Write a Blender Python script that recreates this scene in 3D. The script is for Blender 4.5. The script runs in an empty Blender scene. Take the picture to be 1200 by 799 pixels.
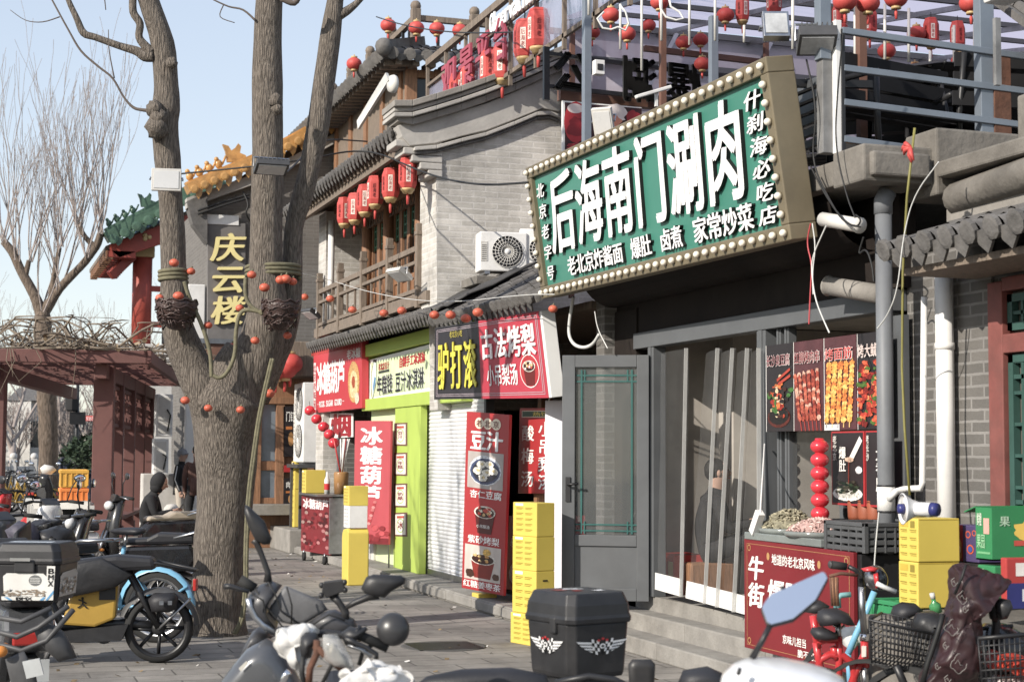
import bpy, bmesh, math, random
from mathutils import Vector as V, Matrix, noise
rnd = random.Random(11)
S = bpy.context.scene
COL = S.collection
R = math.radians
# camera, sky, sun, exposure
YAW, PITCH, ROLL, FPX, CAMH = R(18.6), R(4.0), R(0.35), 1900.0, 1.6
fw = V((math.sin(YAW)*math.cos(PITCH), math.cos(YAW)*math.cos(PITCH), math.sin(PITCH)))
rt0 = V((math.cos(YAW), -math.sin(YAW), 0)); up0 = rt0.cross(fw)
RT = rt0*math.cos(ROLL) + up0*math.sin(ROLL)
UP = up0*math.cos(ROLL) - rt0*math.sin(ROLL)
CAM = V((0, 0, CAMH))
cd = bpy.data.cameras.new("camera"); cam = bpy.data.objects.new("camera", cd); COL.objects.link(cam)
cam.matrix_world = Matrix(((RT.x, UP.x, -fw.x, 0), (RT.y, UP.y, -fw.y, 0), (RT.z, UP.z, -fw.z, CAMH), (0, 0, 0, 1)))
cd.sensor_width = 36; cd.lens = 36*FPX/1200; cd.clip_end = 2000; cd.clip_start = .05
cd.dof.use_dof = True; cd.dof.focus_distance = 14.5; cd.dof.aperture_fstop = 5.0
S.camera = cam
SUN_AZ, SUN_EL = R(66), R(28)          # the way the light travels (from +Y towards +X) and the sun's height
w = bpy.data.worlds.new("World"); S.world = w; w.use_nodes = True
nt = w.node_tree; sky = nt.nodes.new('ShaderNodeTexSky'); sky.sky_type = 'NISHITA'; sky.sun_disc = False
sky.sun_elevation = SUN_EL; sky.sun_rotation = SUN_AZ + math.pi
sky.air_density = 1.0; sky.dust_density = .7; sky.ozone_density = 1.0
bg = nt.nodes['Background']; bg.inputs[1].default_value = .15
hs = nt.nodes.new('ShaderNodeHueSaturation'); hs.inputs['Saturation'].default_value = 1.1; hs.inputs['Hue'].default_value = .512
ga = nt.nodes.new('ShaderNodeGamma'); ga.inputs[1].default_value = .42; hs.inputs['Value'].default_value = 2.05
nt.links.new(sky.outputs[0], ga.inputs[0]); nt.links.new(ga.outputs[0], hs.inputs['Color']); nt.links.new(hs.outputs[0], bg.inputs[0])
ld = bpy.data.lights.new("sun", 'SUN'); ld.energy = 3.65; ld.angle = R(.55); ld.color = (1, .93, .83)
sun = bpy.data.objects.new("sun", ld); COL.objects.link(sun)
sdir = V((math.sin(SUN_AZ)*math.cos(SUN_EL), math.cos(SUN_AZ)*math.cos(SUN_EL), -math.sin(SUN_EL)))
sun.rotation_euler = sdir.to_track_quat('-Z', 'Y').to_euler()
S.view_settings.view_transform = 'Standard'; S.view_settings.look = 'None'
S.view_settings.exposure = .66; S.view_settings.gamma = 1
S.render.engine = 'CYCLES'; S.cycles.max_bounces = 7; S.cycles.transparent_max_bounces = 24
S.cycles.use_denoising = True; S.cycles.caustics_reflective = False; S.cycles.caustics_refractive = False
# measuring: a pixel of the photograph onto a real plane
def ray(u, v): return fw + RT*((u-600)/FPX) + UP*((399.5-v)/FPX)
def gx(u, v, X): d = ray(u, v); return CAM + d*(X/d.x)
def gy(u, v, Y): d = ray(u, v); return CAM + d*(Y/d.y)
def gz(u, v, Z=0.): d = ray(u, v); return CAM + d*((Z-CAMH)/d.z)
def dp(u, v, D): return CAM + ray(u, v)*D
# materials
MATS = {}
def mute(c, k=.13): l = .3*c[0]+.6*c[1]+.1*c[2]; return tuple(x*(1-k)+l*k for x in c)
def mat(name, c=(.5, .5, .5), r=.6, m=0., var=.12, vs=4., bump=0., bs=60., alpha=1., trans=0., ior=1.45, emit=None, st=(1, 1, 1), spec=.5, dirt=0., coat=0.):
    if name in MATS: return MATS[name]
    M = bpy.data.materials.new(name); M.use_nodes = True; N = M.node_tree.nodes; L = M.node_tree.links
    c = mute(c); B = N['Principled BSDF']; B.inputs['Roughness'].default_value = r; B.inputs['Metallic'].default_value = m
    B.inputs['IOR'].default_value = ior; B.inputs['Specular IOR Level'].default_value = spec
    if coat: B.inputs['Coat Weight'].default_value = coat
    tc = N.new('ShaderNodeTexCoord'); mp = N.new('ShaderNodeMapping'); mp.inputs['Scale'].default_value = st
    L.new(tc.outputs['Object'], mp.inputs['Vector'])
    n1 = N.new('ShaderNodeTexNoise'); n1.inputs['Scale'].default_value = vs; n1.inputs['Detail'].default_value = 6; n1.inputs['Roughness'].default_value = .65
    L.new(mp.outputs[0], n1.inputs['Vector'])
    cr = N.new('ShaderNodeValToRGB'); e = cr.color_ramp.elements
    e[0].position = .3; e[1].position = .7
    e[0].color = tuple(max(0, x*(1-var)) for x in c)+(1,); e[1].color = tuple(min(1, x*(1+var)) for x in c)+(1,)
    L.new(n1.outputs[0], cr.inputs[0]); out = cr.outputs[0]
    if dirt:
        n2 = N.new('ShaderNodeTexNoise'); n2.inputs['Scale'].default_value = vs*.35; n2.inputs['Detail'].default_value = 9; n2.inputs['Roughness'].default_value = .7
        L.new(mp.outputs[0], n2.inputs['Vector'])
        r2 = N.new('ShaderNodeMapRange'); r2.inputs[1].default_value = .48; r2.inputs[2].default_value = .75; r2.inputs[4].default_value = dirt
        L.new(n2.outputs[0], r2.inputs[0])
        mx = N.new('ShaderNodeMix'); mx.data_type = 'RGBA'; mx.inputs['B'].default_value = (.075, .066, .056, 1)
        L.new(r2.outputs[0], mx.inputs['Factor']); L.new(out, mx.inputs['A']); out = mx.outputs['Result']
    L.new(out, B.inputs['Base Color'])
    if r > .15:
        rr = N.new('ShaderNodeMapRange'); rr.inputs[3].default_value = max(.03, r-.1); rr.inputs[4].default_value = min(1, r+.12)
        L.new(n1.outputs[0], rr.inputs[0]); L.new(rr.outputs[0], B.inputs['Roughness'])
    if bump:
        n3 = N.new('ShaderNodeTexNoise'); n3.inputs['Scale'].default_value = bs; n3.inputs['Detail'].default_value = 5
        L.new(mp.outputs[0], n3.inputs['Vector'])
        bp = N.new('ShaderNodeBump'); bp.inputs['Strength'].default_value = bump; bp.inputs['Distance'].default_value = .01
        L.new(n3.outputs[0], bp.inputs['Height']); L.new(bp.outputs[0], B.inputs['Normal'])
    B.inputs['Transmission Weight'].default_value = trans; B.inputs['Alpha'].default_value = alpha
    if emit:
        B.inputs['Emission Color'].default_value = emit+(1,); B.inputs['Emission Strength'].default_value = 1
    MATS[name] = M; return M
def brick_mat(name, c1, c2, mortar, bw, bh, ms=.012, off=.5, bump=.5, var=.25, r=.9, stain=.35, stainc=(.06, .055, .05)):
    M = bpy.data.materials.new(name); M.use_nodes = True; N = M.node_tree.nodes; L = M.node_tree.links
    B = N['Principled BSDF']; B.inputs['Roughness'].default_value = r
    uv = N.new('ShaderNodeUVMap'); uv.uv_map = 'UVMap'
    nz = N.new('ShaderNodeTexNoise'); nz.inputs['Scale'].default_value = 9; L.new(uv.outputs[0], nz.inputs['Vector'])
    va = N.new('ShaderNodeVectorMath'); va.operation = 'MULTIPLY_ADD'; va.inputs[1].default_value = (.012, .012, 0)
    L.new(nz.outputs['Color'], va.inputs[0]); L.new(uv.outputs[0], va.inputs[2])
    bt = N.new('ShaderNodeTexBrick'); bt.offset = off; bt.inputs['Scale'].default_value = 1
    bt.inputs['Brick Width'].default_value = bw; bt.inputs['Row Height'].default_value = bh
    bt.inputs['Mortar Size'].default_value = ms; bt.inputs['Mortar Smooth'].default_value = .2; bt.inputs['Bias'].default_value = 0
    bt.inputs['Color1'].default_value = c1+(1,); bt.inputs['Color2'].default_value = c2+(1,); bt.inputs['Mortar'].default_value = mortar+(1,)
    L.new(va.outputs[0], bt.inputs['Vector'])
    n1 = N.new('ShaderNodeTexNoise'); n1.inputs['Scale'].default_value = 1.3; n1.inputs['Detail'].default_value = 9; n1.inputs['Roughness'].default_value = .72
    L.new(uv.outputs[0], n1.inputs['Vector'])
    mr = N.new('ShaderNodeMapRange'); mr.inputs[1].default_value = .35; mr.inputs[2].default_value = .68; mr.inputs[3].default_value = 1+var*.5; mr.inputs[4].default_value = 1-var
    L.new(n1.outputs[0], mr.inputs[0])
    ml = N.new('ShaderNodeMix'); ml.data_type = 'RGBA'; ml.blend_type = 'MULTIPLY'; ml.inputs['Factor'].default_value = 1
    L.new(bt.outputs['Color'], ml.inputs['A']); L.new(mr.outputs[0], ml.inputs['B'])
    n2 = N.new('ShaderNodeTexNoise'); n2.inputs['Scale'].default_value = .55; n2.inputs['Detail'].default_value = 10; n2.inputs['Roughness'].default_value = .75
    L.new(uv.outputs[0], n2.inputs['Vector'])
    m2 = N.new('ShaderNodeMapRange'); m2.inputs[1].default_value = .52; m2.inputs[2].default_value = .72; m2.inputs[4].default_value = stain
    L.new(n2.outputs[0], m2.inputs[0])
    mx = N.new('ShaderNodeMix'); mx.data_type = 'RGBA'; mx.inputs['B'].default_value = stainc+(1,)
    L.new(m2.outputs[0], mx.inputs['Factor']); L.new(ml.outputs['Result'], mx.inputs['A']); L.new(mx.outputs['Result'], B.inputs['Base Color'])
    n3 = N.new('ShaderNodeTexNoise'); n3.inputs['Scale'].default_value = 55; n3.inputs['Detail'].default_value = 4; L.new(uv.outputs[0], n3.inputs['Vector'])
    ad = N.new('ShaderNodeMath'); ad.operation = 'MULTIPLY_ADD'; ad.inputs[1].default_value = -1.0
    L.new(bt.outputs['Fac'], ad.inputs[0]); L.new(n3.outputs[0], ad.inputs[2])
    bp = N.new('ShaderNodeBump'); bp.inputs['Strength'].default_value = bump; bp.inputs['Distance'].default_value = .008
    L.new(ad.outputs[0], bp.inputs['Height']); L.new(bp.outputs[0], B.inputs['Normal'])
    MATS[name] = M; return M
def print_mat(name, r=.45, busy=False):
    M = bpy.data.materials.new(name); M.use_nodes = True; N = M.node_tree.nodes; L = M.node_tree.links
    B = N['Principled BSDF']; B.inputs['Roughness'].default_value = r
    a = N.new('ShaderNodeVertexColor'); a.layer_name = 'Col'
    tc = N.new('ShaderNodeTexCoord'); n = N.new('ShaderNodeTexNoise'); n.inputs['Scale'].default_value = 5; n.inputs['Detail'].default_value = 6
    L.new(tc.outputs['Object'], n.inputs['Vector'])
    mr = N.new('ShaderNodeMapRange'); mr.inputs[1].default_value = .3; mr.inputs[2].default_value = .7; mr.inputs[3].default_value = .82; mr.inputs[4].default_value = 1.08
    if busy: n.inputs['Scale'].default_value = 55; mr.inputs[3].default_value = .35; mr.inputs[4].default_value = 1.35
    L.new(n.outputs[0], mr.inputs[0])
    ml = N.new('ShaderNodeMix'); ml.data_type = 'RGBA'; ml.blend_type = 'MULTIPLY'; ml.inputs['Factor'].default_value = 1
    L.new(a.outputs[0], ml.inputs['A']); L.new(mr.outputs[0], ml.inputs['B']); L.new(ml.outputs['Result'], B.inputs['Base Color'])
    MATS[name] = M; return M
PRINT = print_mat('print'); PICT = print_mat('printed_picture', .35, True)
# mesh builder
def srgb(h):
    h = h.lstrip('#'); o = []
    for i in (0, 2, 4):
        x = int(h[i:i+2], 16)/255; o.append(x/12.92 if x <= .04045 else ((x+.055)/1.055)**2.4)
    return tuple(o)
GLY = {}
def glyph(ch, bold):
    k = (ch, bold)
    if k in GLY: return GLY[k]
    c = bpy.data.curves.new("g", 'FONT'); c.body = ch; c.offset = bold; c.resolution_u = 3
    o = bpy.data.objects.new("g", c); COL.objects.link(o)
    me = bpy.data.meshes.new_from_object(o.evaluated_get(bpy.context.evaluated_depsgraph_get()))
    vs = [(v.co.x, v.co.y) for v in me.vertices]; fs = [tuple(p.vertices) for p in me.polygons]
    from collections import Counter
    ec = Counter(); ed = {}
    for f in fs:
        for i in range(len(f)):
            a, b = f[i], f[(i+1) % len(f)]; ec[frozenset((a, b))] += 1; ed[frozenset((a, b))] = (a, b)
    be = [ed[k2] for k2, n in ec.items() if n == 1]
    bpy.data.objects.remove(o); bpy.data.curves.remove(c); bpy.data.meshes.remove(me)
    GLY[k] = (vs, fs, be); return GLY[k]
class Panel:
    """a flat board given by its four real corners, seen from its front"""
    def __init__(s, TL, TR, BR, BL):
        s.c = [V(TL), V(TR), V(BR), V(BL)]
        s.n = ((s.c[3]-s.c[0]).cross(s.c[1]-s.c[0])).normalized()
        s.W = ((s.c[1]-s.c[0]).length+(s.c[2]-s.c[3]).length)/2; s.H = ((s.c[3]-s.c[0]).length+(s.c[2]-s.c[1]).length)/2
    def at(s, u, v, d=0.):
        a, b, c, e = s.c
        return a*(1-u)*(1-v)+b*u*(1-v)+c*u*v+e*(1-u)*v+s.n*d
    def uv(s, px, py):
        d = ray(px, py); t = (s.c[0]-CAM).dot(s.n)/d.dot(s.n); P = CAM+d*t; u = v = .5
        for _ in range(8):
            ex = (s.c[1]-s.c[0])*(1-v)+(s.c[2]-s.c[3])*v; ey = (s.c[3]-s.c[0])*(1-u)+(s.c[2]-s.c[1])*u
            q = P-s.at(u, v); a, b, c2 = ex.dot(ex), ex.dot(ey), ey.dot(ey); e, f = q.dot(ex), q.dot(ey)
            D = a*c2-b*b; u += (e*c2-f*b)/D; v += (a*f-b*e)/D
        return u, v
    def box(s, x0, y0, x1, y1):
        a = s.uv(x0, y0); b = s.uv(x1, y1); return (a[0], a[1], b[0], b[1])
class MB:
    def __init__(s): s.v = []; s.f = []; s.m = []; s.c = []; s.s = []; s.mats = []; s.hc = False; s.cuts = []
    def mi(s, M):
        if isinstance(M, str): M = MATS[M]
        if M not in s.mats: s.mats.append(M)
        return s.mats.index(M)
    def add(s, vs, fs, M, col=None, smooth=False):
        o = len(s.v); s.v += [tuple(p) for p in vs]; k = s.mi(M)
        for f in fs: s.f.append(tuple(i+o for i in f)); s.m.append(k); s.c.append(col); s.s.append(smooth)
        if col is not None: s.hc = True
        return s
    def bb(s, x0, y0, z0, x1, y1, z1, M, col=None):
        p = [(x, y, z) for z in (z0, z1) for y in (y0, y1) for x in (x0, x1)]
        return s.add(p, [(0, 2, 3, 1), (4, 5, 7, 6), (0, 1, 5, 4), (2, 6, 7, 3), (0, 4, 6, 2), (1, 3, 7, 5)], M, col)
    def box(s, c, sz, M, rot=None, col=None):
        c = V(c); q = rot or Matrix.Identity(3)
        p = [c+q@V((x*sz[0]/2, y*sz[1]/2, z*sz[2]/2)) for z in (-1, 1) for y in (-1, 1) for x in (-1, 1)]
        return s.add(p, [(0, 2, 3, 1), (4, 5, 7, 6), (0, 1, 5, 4), (2, 6, 7, 3), (0, 4, 6, 2), (1, 3, 7, 5)], M, col)
    def beam(s, a, b, w, h, M, up=(0, 0, 1), col=None):
        a, b = V(a), V(b); d = b-a; y = d.normalized(); u = V(up)
        if abs(u.dot(y)) > .98: u = V((1, 0, 0))
        x = y.cross(u).normalized(); z = x.cross(y)
        return s.box((a+b)/2, (w, d.length, h), M, Matrix((x, y, z)).transposed(), col)
    def tube(s, pts, r, M, seg=8, cap=True, col=None, smooth=True, wob=0., sq=1.):
        pts = [V(p) for p in pts]; n = len(pts); rs = r if isinstance(r, (list, tuple)) else [r]*n
        t = [(pts[min(i+1, n-1)]-pts[max(i-1, 0)]).normalized() for i in range(n)]
        ref = V((0, 0, 1)) if abs(t[0].z) < .9 else V((1, 0, 0))
        x = t[0].cross(ref).normalized(); vs = []
        for i in range(n):
            x = (x-t[i]*x.dot(t[i])).normalized(); y = t[i].cross(x)
            for k in range(seg):
                a = 2*math.pi*k/seg; d = x*math.cos(a)+y*math.sin(a)*sq
                rr = rs[i]*(1+(wob*noise.noise((pts[i]+d*rs[i])*(3.0))) if wob else 1)
                vs.append(pts[i]+d*rr)
        fs = [(i*seg+k, i*seg+(k+1) % seg, (i+1)*seg+(k+1) % seg, (i+1)*seg+k) for i in range(n-1) for k in range(seg)]
        if cap: fs += [tuple(range(seg))[::-1], tuple(range((n-1)*seg, n*seg))]
        return s.add(vs, fs, M, col, smooth)
    def lathe(s, o, ax, prof, M, seg=16, col=None, smooth=True, cap=True):
        o = V(o); ax = V(ax).normalized(); ref = V((0, 0, 1)) if abs(ax.z) < .9 else V((1, 0, 0))
        x = ax.cross(ref).normalized(); y = ax.cross(x); vs = []
        for (t, r) in prof:
            for k in range(seg):
                a = 2*math.pi*k/seg; vs.append(o+ax*t+(x*math.cos(a)+y*math.sin(a))*r)
        n = len(prof)
        fs = [(i*seg+k, i*seg+(k+1) % seg, (i+1)*seg+(k+1) % seg, (i+1)*seg+k) for i in range(n-1) for k in range(seg)]
        if cap: fs += [tuple(range(seg))[::-1], tuple(range((n-1)*seg, n*seg))]
        return s.add(vs, fs, M, col, smooth)
    def ell(s, c, r, M, seg=14, rings=9, col=None, rot=None, wob=0., rib=None):
        c = V(c); q = rot or Matrix.Identity(3); r = r if isinstance(r, (tuple, list)) else (r, r, r); vs = []
        for i in range(rings+1):
            th = math.pi*i/rings
            for k in range(seg):
                a = 2*math.pi*k/seg; d = V((math.sin(th)*math.cos(a), math.sin(th)*math.sin(a), math.cos(th)))
                f = 1.0
                if wob: f += wob*noise.noise(d*2.3+c*7)
                if rib: f *= 1-rib[1]*abs(math.sin(a*rib[0]/2))**.5*0-rib[1]*(abs(math.cos(a*rib[0]/2)) < .25)*math.sin(th)
                vs.append(c+q@V((d.x*r[0]*f, d.y*r[1]*f, d.z*r[2]*f)))
        fs = [(i*seg+k, (i+1)*seg+k, (i+1)*seg+(k+1) % seg, i*seg+(k+1) % seg) for i in range(rings) for k in range(seg)]
        return s.add(vs, fs, M, col, True)
    def prism(s, pts, ext, M, col=None, smooth=False):
        pts = [V(p) for p in pts]; e = V(ext); n = len(pts)
        nn = V((0, 0, 0))
        for i in range(n): nn += pts[i].cross(pts[(i+1) % n])
        if nn.dot(e) > 0: pts = pts[::-1]
        vs = pts+[p+e for p in pts]
        fs = [tuple(range(n)), tuple(range(2*n-1, n-1, -1))]+[(i, i+n, (i+1) % n+n, (i+1) % n) for i in range(n)]
        return s.add(vs, fs, M, col, smooth)
    def quad(s, a, b, c, d, M, col=None): return s.add([a, b, c, d], [(0, 1, 2, 3)], M, col)
    def poly(s, pts, M, col=None): return s.add(pts, [tuple(range(len(pts)))], M, col)
    def pillow(s, pts, thick, M, rings=4, wob=0., ws=6., col=None, back=True, flat=0.):
        """a rounded solid with the given outline: domed in front and behind along its normal"""
        pts = [V(p) for p in pts]; n = len(pts); c = sum(pts, V())/n; nn = V()
        for i in range(n): nn += (pts[i]-c).cross(pts[(i+1) % n]-c)
        nn.normalize()
        if nn.dot(CAM-c) < 0: pts = pts[::-1]; nn = -nn
        vs = []; lay = []
        for sg in ((1, -1) if back else (1,)):
            for j in range(rings+1):
                a = math.pi/2*j/rings; sc = math.cos(a)*(1-flat)+flat if j < rings else max(flat, .02); h = math.sin(a)*thick/2*sg
                if sg == -1 and j == 0: lay.append(lay[0]); continue
                row = []
                for p in pts:
                    q = c+(p-c)*sc+nn*h
                    if wob: q = q+nn*wob*noise.noise(q*ws)+(p-c).normalized()*wob*.5*noise.noise(q*ws*1.3+V((9, 3, 1)))
                    row.append(len(vs)); vs.append(q)
                lay.append(row)
        fs = []
        for sg in range(2 if back else 1):
            for j in range(rings):
                A, Bq = lay[sg*(rings+1)+j], lay[sg*(rings+1)+j+1]
                for i in range(n):
                    k = (i+1) % n; fs.append((A[i], A[k], Bq[k], Bq[i]) if sg == 0 else (A[k], A[i], Bq[i], Bq[k]))
            top = lay[sg*(rings+1)+rings]; fs.append(tuple(top) if sg == 0 else tuple(top[::-1]))
        return s.add(vs, fs, M, col, True)
# flat printing on a panel
    def rect(s, P, u0, v0, u1, v1, M, d=.002, col=None):
        return s.add([P.at(u0, v1, d), P.at(u1, v1, d), P.at(u1, v0, d), P.at(u0, v0, d)], [(0, 1, 2, 3)], M, col)
    def oval(s, P, u, v, ru, rv, M, d=.002, col=None, seg=24, wob=0., ph=0., a0=0, a1=2*math.pi):
        pts = []
        for k in range(seg):
            a = a0+(a1-a0)*k/(seg if a1-a0 > 6.2 else seg-1); f = 1+wob*noise.noise(V((math.cos(a)*1.7+ph, math.sin(a)*1.7, u*31+v*17)))
            pts.append(P.at(u+ru*f*math.cos(a), v-rv*f*math.sin(a), d))
        return s.poly(pts, M, col)
    def ring(s, P, u, v, ru, rv, k, M, d=.002, col=None, seg=28):
        vs = []
        for i in range(seg):
            a = 2*math.pi*i/seg
            vs += [P.at(u+ru*math.cos(a), v-rv*math.sin(a), d), P.at(u+ru*k*math.cos(a), v-rv*k*math.sin(a), d)]
        return s.add(vs, [(2*i, 2*((i+1) % seg), 2*((i+1) % seg)+1, 2*i+1) for i in range(seg)], M, col)
    def line(s, P, pts, wd, M, d=.003, col=None):
        """a stroke through panel points (u,v), wd in metres"""
        q = [P.at(u, v, d) for u, v in pts]
        for a, b in zip(q, q[1:]):
            t = (b-a).normalized(); o = P.n.cross(t)*wd/2; s.add([a-o, b-o, b+o, a+o], [(0, 1, 2, 3)], M, col)
        return s
    def text(s, P, st, reg, M, d=.004, vert=False, bold=.02, depth=0., side=None, col=None, gap=.06, slant=0.):
        u0, v0, u1, v1 = reg; n = len(st); s.cuts.append((len(s.v), len(s.f)))
        for i, ch in enumerate(st):
            if ch == ' ': continue
            a, b = (i+gap/2)/n, (i+1-gap/2)/n
            if vert: cu0, cu1, cv0, cv1 = u0, u1, v0+(v1-v0)*a, v0+(v1-v0)*b
            else: cu0, cu1, cv0, cv1 = u0+(u1-u0)*a, u0+(u1-u0)*b, v0, v1
            vs, fs, be = glyph(ch, 0)
            if not vs: continue
            if ord(ch) > 0x2e80: lx, hx, ly, hy = .03, .97, -.09, .86
            else:
                lx = min(p[0] for p in vs); hx = max(p[0] for p in vs); ly, hy = -.02, .74
                if hx-lx < .3: lx, hx = lx-.14, hx+.14
            def pp(x, y, dd):
                fy = (y-ly)/(hy-ly); fx = (x-lx)/(hx-lx)+slant*(fy-.5)
                return P.at(cu0+(cu1-cu0)*fx, cv1+(cv0-cv1)*fy, dd)
            sh = bold*.8; q = [(0, 0)]
            if sh > .004: q = [(sh, sh*.35), (-sh, -sh*.35), (sh*.5, -sh*.45), (-sh*.5, sh*.45), (0, 0)]
            for k, (sx, sy) in enumerate(q):
                e = d+k*.00018
                front = [pp(x+sx, y+sy, e+depth) for x, y in vs]
                s.add(front, fs, M, col)
                if depth:
                    bk = [pp(x+sx, y+sy, e) for x, y in vs]; m = len(vs)
                    s.add(front+bk, [(x2, x1, x1+m, x2+m) for x1, x2 in be], side or M, col)
        return s
    def build(s, name, parent=None, bev=0., seg=2, loc=None, autosm=None):
        if name == 'lettering' and len(s.cuts) > 1 and s.cuts[0] == (0, 0):   # one mesh per phrase
            for (a, b), (c, d) in zip(s.cuts, s.cuts[1:]+[(len(s.v), len(s.f))]):
                if d == b: continue
                q = MB(); q.v = s.v[a:c]; q.f = [tuple(i-a for i in f) for f in s.f[b:d]]; q.m, q.c, q.s, q.mats, q.hc = s.m[b:d], s.c[b:d], s.s[b:d], s.mats, s.hc; o = q.build(name, parent)
            return o
        me = bpy.data.meshes.new(name)
        me.from_pydata(s.v, [], s.f)
        for M in s.mats: me.materials.append(M)
        me.polygons.foreach_set('material_index', s.m); me.polygons.foreach_set('use_smooth', s.s)
        nl = len(me.loops)
        uvl = me.uv_layers.new(name='UVMap'); uv = [0.]*(2*nl); cols = [1.]*(4*nl) if s.hc else None
        vc = s.v
        for p in me.polygons:
            n = p.normal; ax = 0 if abs(n.x) > abs(n.y) and abs(n.x) > abs(n.z) else (1 if abs(n.y) > abs(n.z) else 2)
            c = s.c[p.index]
            for li in p.loop_indices:
                x, y, z = vc[me.loops[li].vertex_index]
                a, b = (y, z) if ax == 0 else ((x, z) if ax == 1 else (x, y))
                uv[2*li] = a; uv[2*li+1] = b
                if cols is not None and c is not None: cols[4*li:4*li+3] = c[:3]
        uvl.data.foreach_set('uv', uv)
        if cols is not None:
            ca = me.color_attributes.new('Col', 'FLOAT_COLOR', 'CORNER'); ca.data.foreach_set('color', cols)
        me.validate()
        o = bpy.data.objects.new(name, me); COL.objects.link(o)
        if bev:
            md = o.modifiers.new('bevel', 'BEVEL'); md.width = bev; md.segments = seg; md.limit_method = 'ANGLE'; md.angle_limit = R(40); md.harden_normals = False
        if parent is not None: adopt(o, parent)
        if loc is not None: o.location = loc
        return o
def adopt(o, parent):
    o.parent = parent
    if parent.type == 'EMPTY':
        o.matrix_parent_inverse = (Matrix.Translation(parent.location) @ parent.rotation_euler.to_matrix().to_4x4() @ Matrix.Diagonal(parent.scale.to_4d())).inverted()
def tag(o, label=None, cat=None, group=None, kind=None):
    if label: o['label'] = label
    if cat: o['category'] = cat
    if group: o['group'] = group
    if kind: o['kind'] = kind
    return o
def thing(name, label, cat, loc=(0, 0, 0), group=None, rz=0.):
    o = bpy.data.objects.new(name, None); COL.objects.link(o); o.location = loc; o.rotation_euler = (0, 0, rz); o.empty_display_size = .1
    return tag(o, label, cat, group)
def struct(mb, name): o = mb.build(name); o['kind'] = 'structure'; return o
def copy_tree(o, loc=None, rz=None, label=None, sc=None, parent=None):
    c = o.copy(); COL.objects.link(c)
    if parent is not None: c.parent = parent
    for ch in list(o.children): copy_tree(ch, parent=c)
    if loc is not None: c.location = loc
    if rz is not None: c.rotation_euler = (0, 0, rz)
    if sc is not None: c.scale = (sc, sc, sc) if not isinstance(sc, tuple) else sc
    if label: c['label'] = label
    return c
ORD = ['first', 'second', 'third', 'fourth', 'fifth', 'sixth', 'seventh', 'eighth', 'ninth', 'tenth', 'eleventh', 'twelfth', 'thirteenth', 'fourteenth', 'fifteenth', 'sixteenth', 'seventeenth', 'eighteenth']
def lerp(a, b, t): return a+(b-a)*t
def sag(a, b, h, n=12):
    a, b = V(a), V(b); return [a.lerp(b, i/n)-V((0, 0, 4*h*(i/n)*(1-i/n))) for i in range(n+1)]
# common materials
mat('black_plastic', (.022, .022, .024), .42, var=.3, vs=9, bump=.08, bs=300, dirt=.25)
mat('grey_plastic', (.06, .06, .063), .5, var=.25, vs=7, dirt=.3)
mat('rubber', (.02, .02, .02), .8, var=.3, vs=12)
mat('black_metal', (.02, .02, .022), .4, var=.2)
mat('steel', (.42, .43, .45), .35, 1., var=.15, vs=12, dirt=.3)
mat('chrome', (.7, .7, .72), .14, 1., var=.05)
mat('white_paint', (.74, .73, .71), .55, var=.07, vs=5, dirt=.22)
mat('offwhite', (.6, .58, .54), .7, var=.1, dirt=.3)
mat('glass_dark', (.03, .035, .04), .08, var=.1, spec=.7)
mat('gold_letter', (.78, .6, .2), .45, var=.08)
mat('white_letter', (.82, .82, .82), .45, var=.04)
mat('yellow_letter', (.8, .72, .08), .45, var=.06)
mat('letter_side', (.012, .012, .012), .6)
mat('wood', (.27, .13, .062), .6, var=.35, vs=6, st=(6, 6, .8), bump=.2, bs=30, dirt=.25)
mat('wood_grey', (.2, .155, .118), .75, var=.35, vs=6, st=(6, 6, .8), bump=.3, bs=40, dirt=.3)
mat('cable', (.018, .018, .018), .6); mat('white_cable', (.6, .6, .58), .6)
mat('tile_grey', (.125, .118, .112), .85, var=.35, vs=7, bump=.5, bs=45, dirt=.45)
mat('stone', (.26, .245, .222), .88, var=.25, vs=3, bump=.6, bs=50, dirt=.6)
mat('old_concrete', (.17, .155, .135), .95, var=.35, vs=2.5, bump=.7, bs=25, dirt=.7)
mat('concrete', (.27, .25, .225), .9, var=.2, vs=2.5, bump=.4, bs=40, dirt=.5)
mat('plaster_grey', (.42, .4, .37), .9, var=.22, vs=1.6, bump=.35, bs=30, dirt=.4)
mat('grey_frame', (.105, .112, .12), .45, var=.12, vs=3, dirt=.15)
mat('red_lantern', (.55, .055, .045), .55, var=.12, vs=8)
mat('gold', (.55, .38, .16), .45, var=.15, vs=10)
mat('red_plastic', (.55, .02, .025), .35, var=.1)
mat('yellow_box', (.66, .5, .045), .55, var=.05, vs=3)
mat('yellow_dark', (.42, .33, .02), .6, var=.05)
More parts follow.
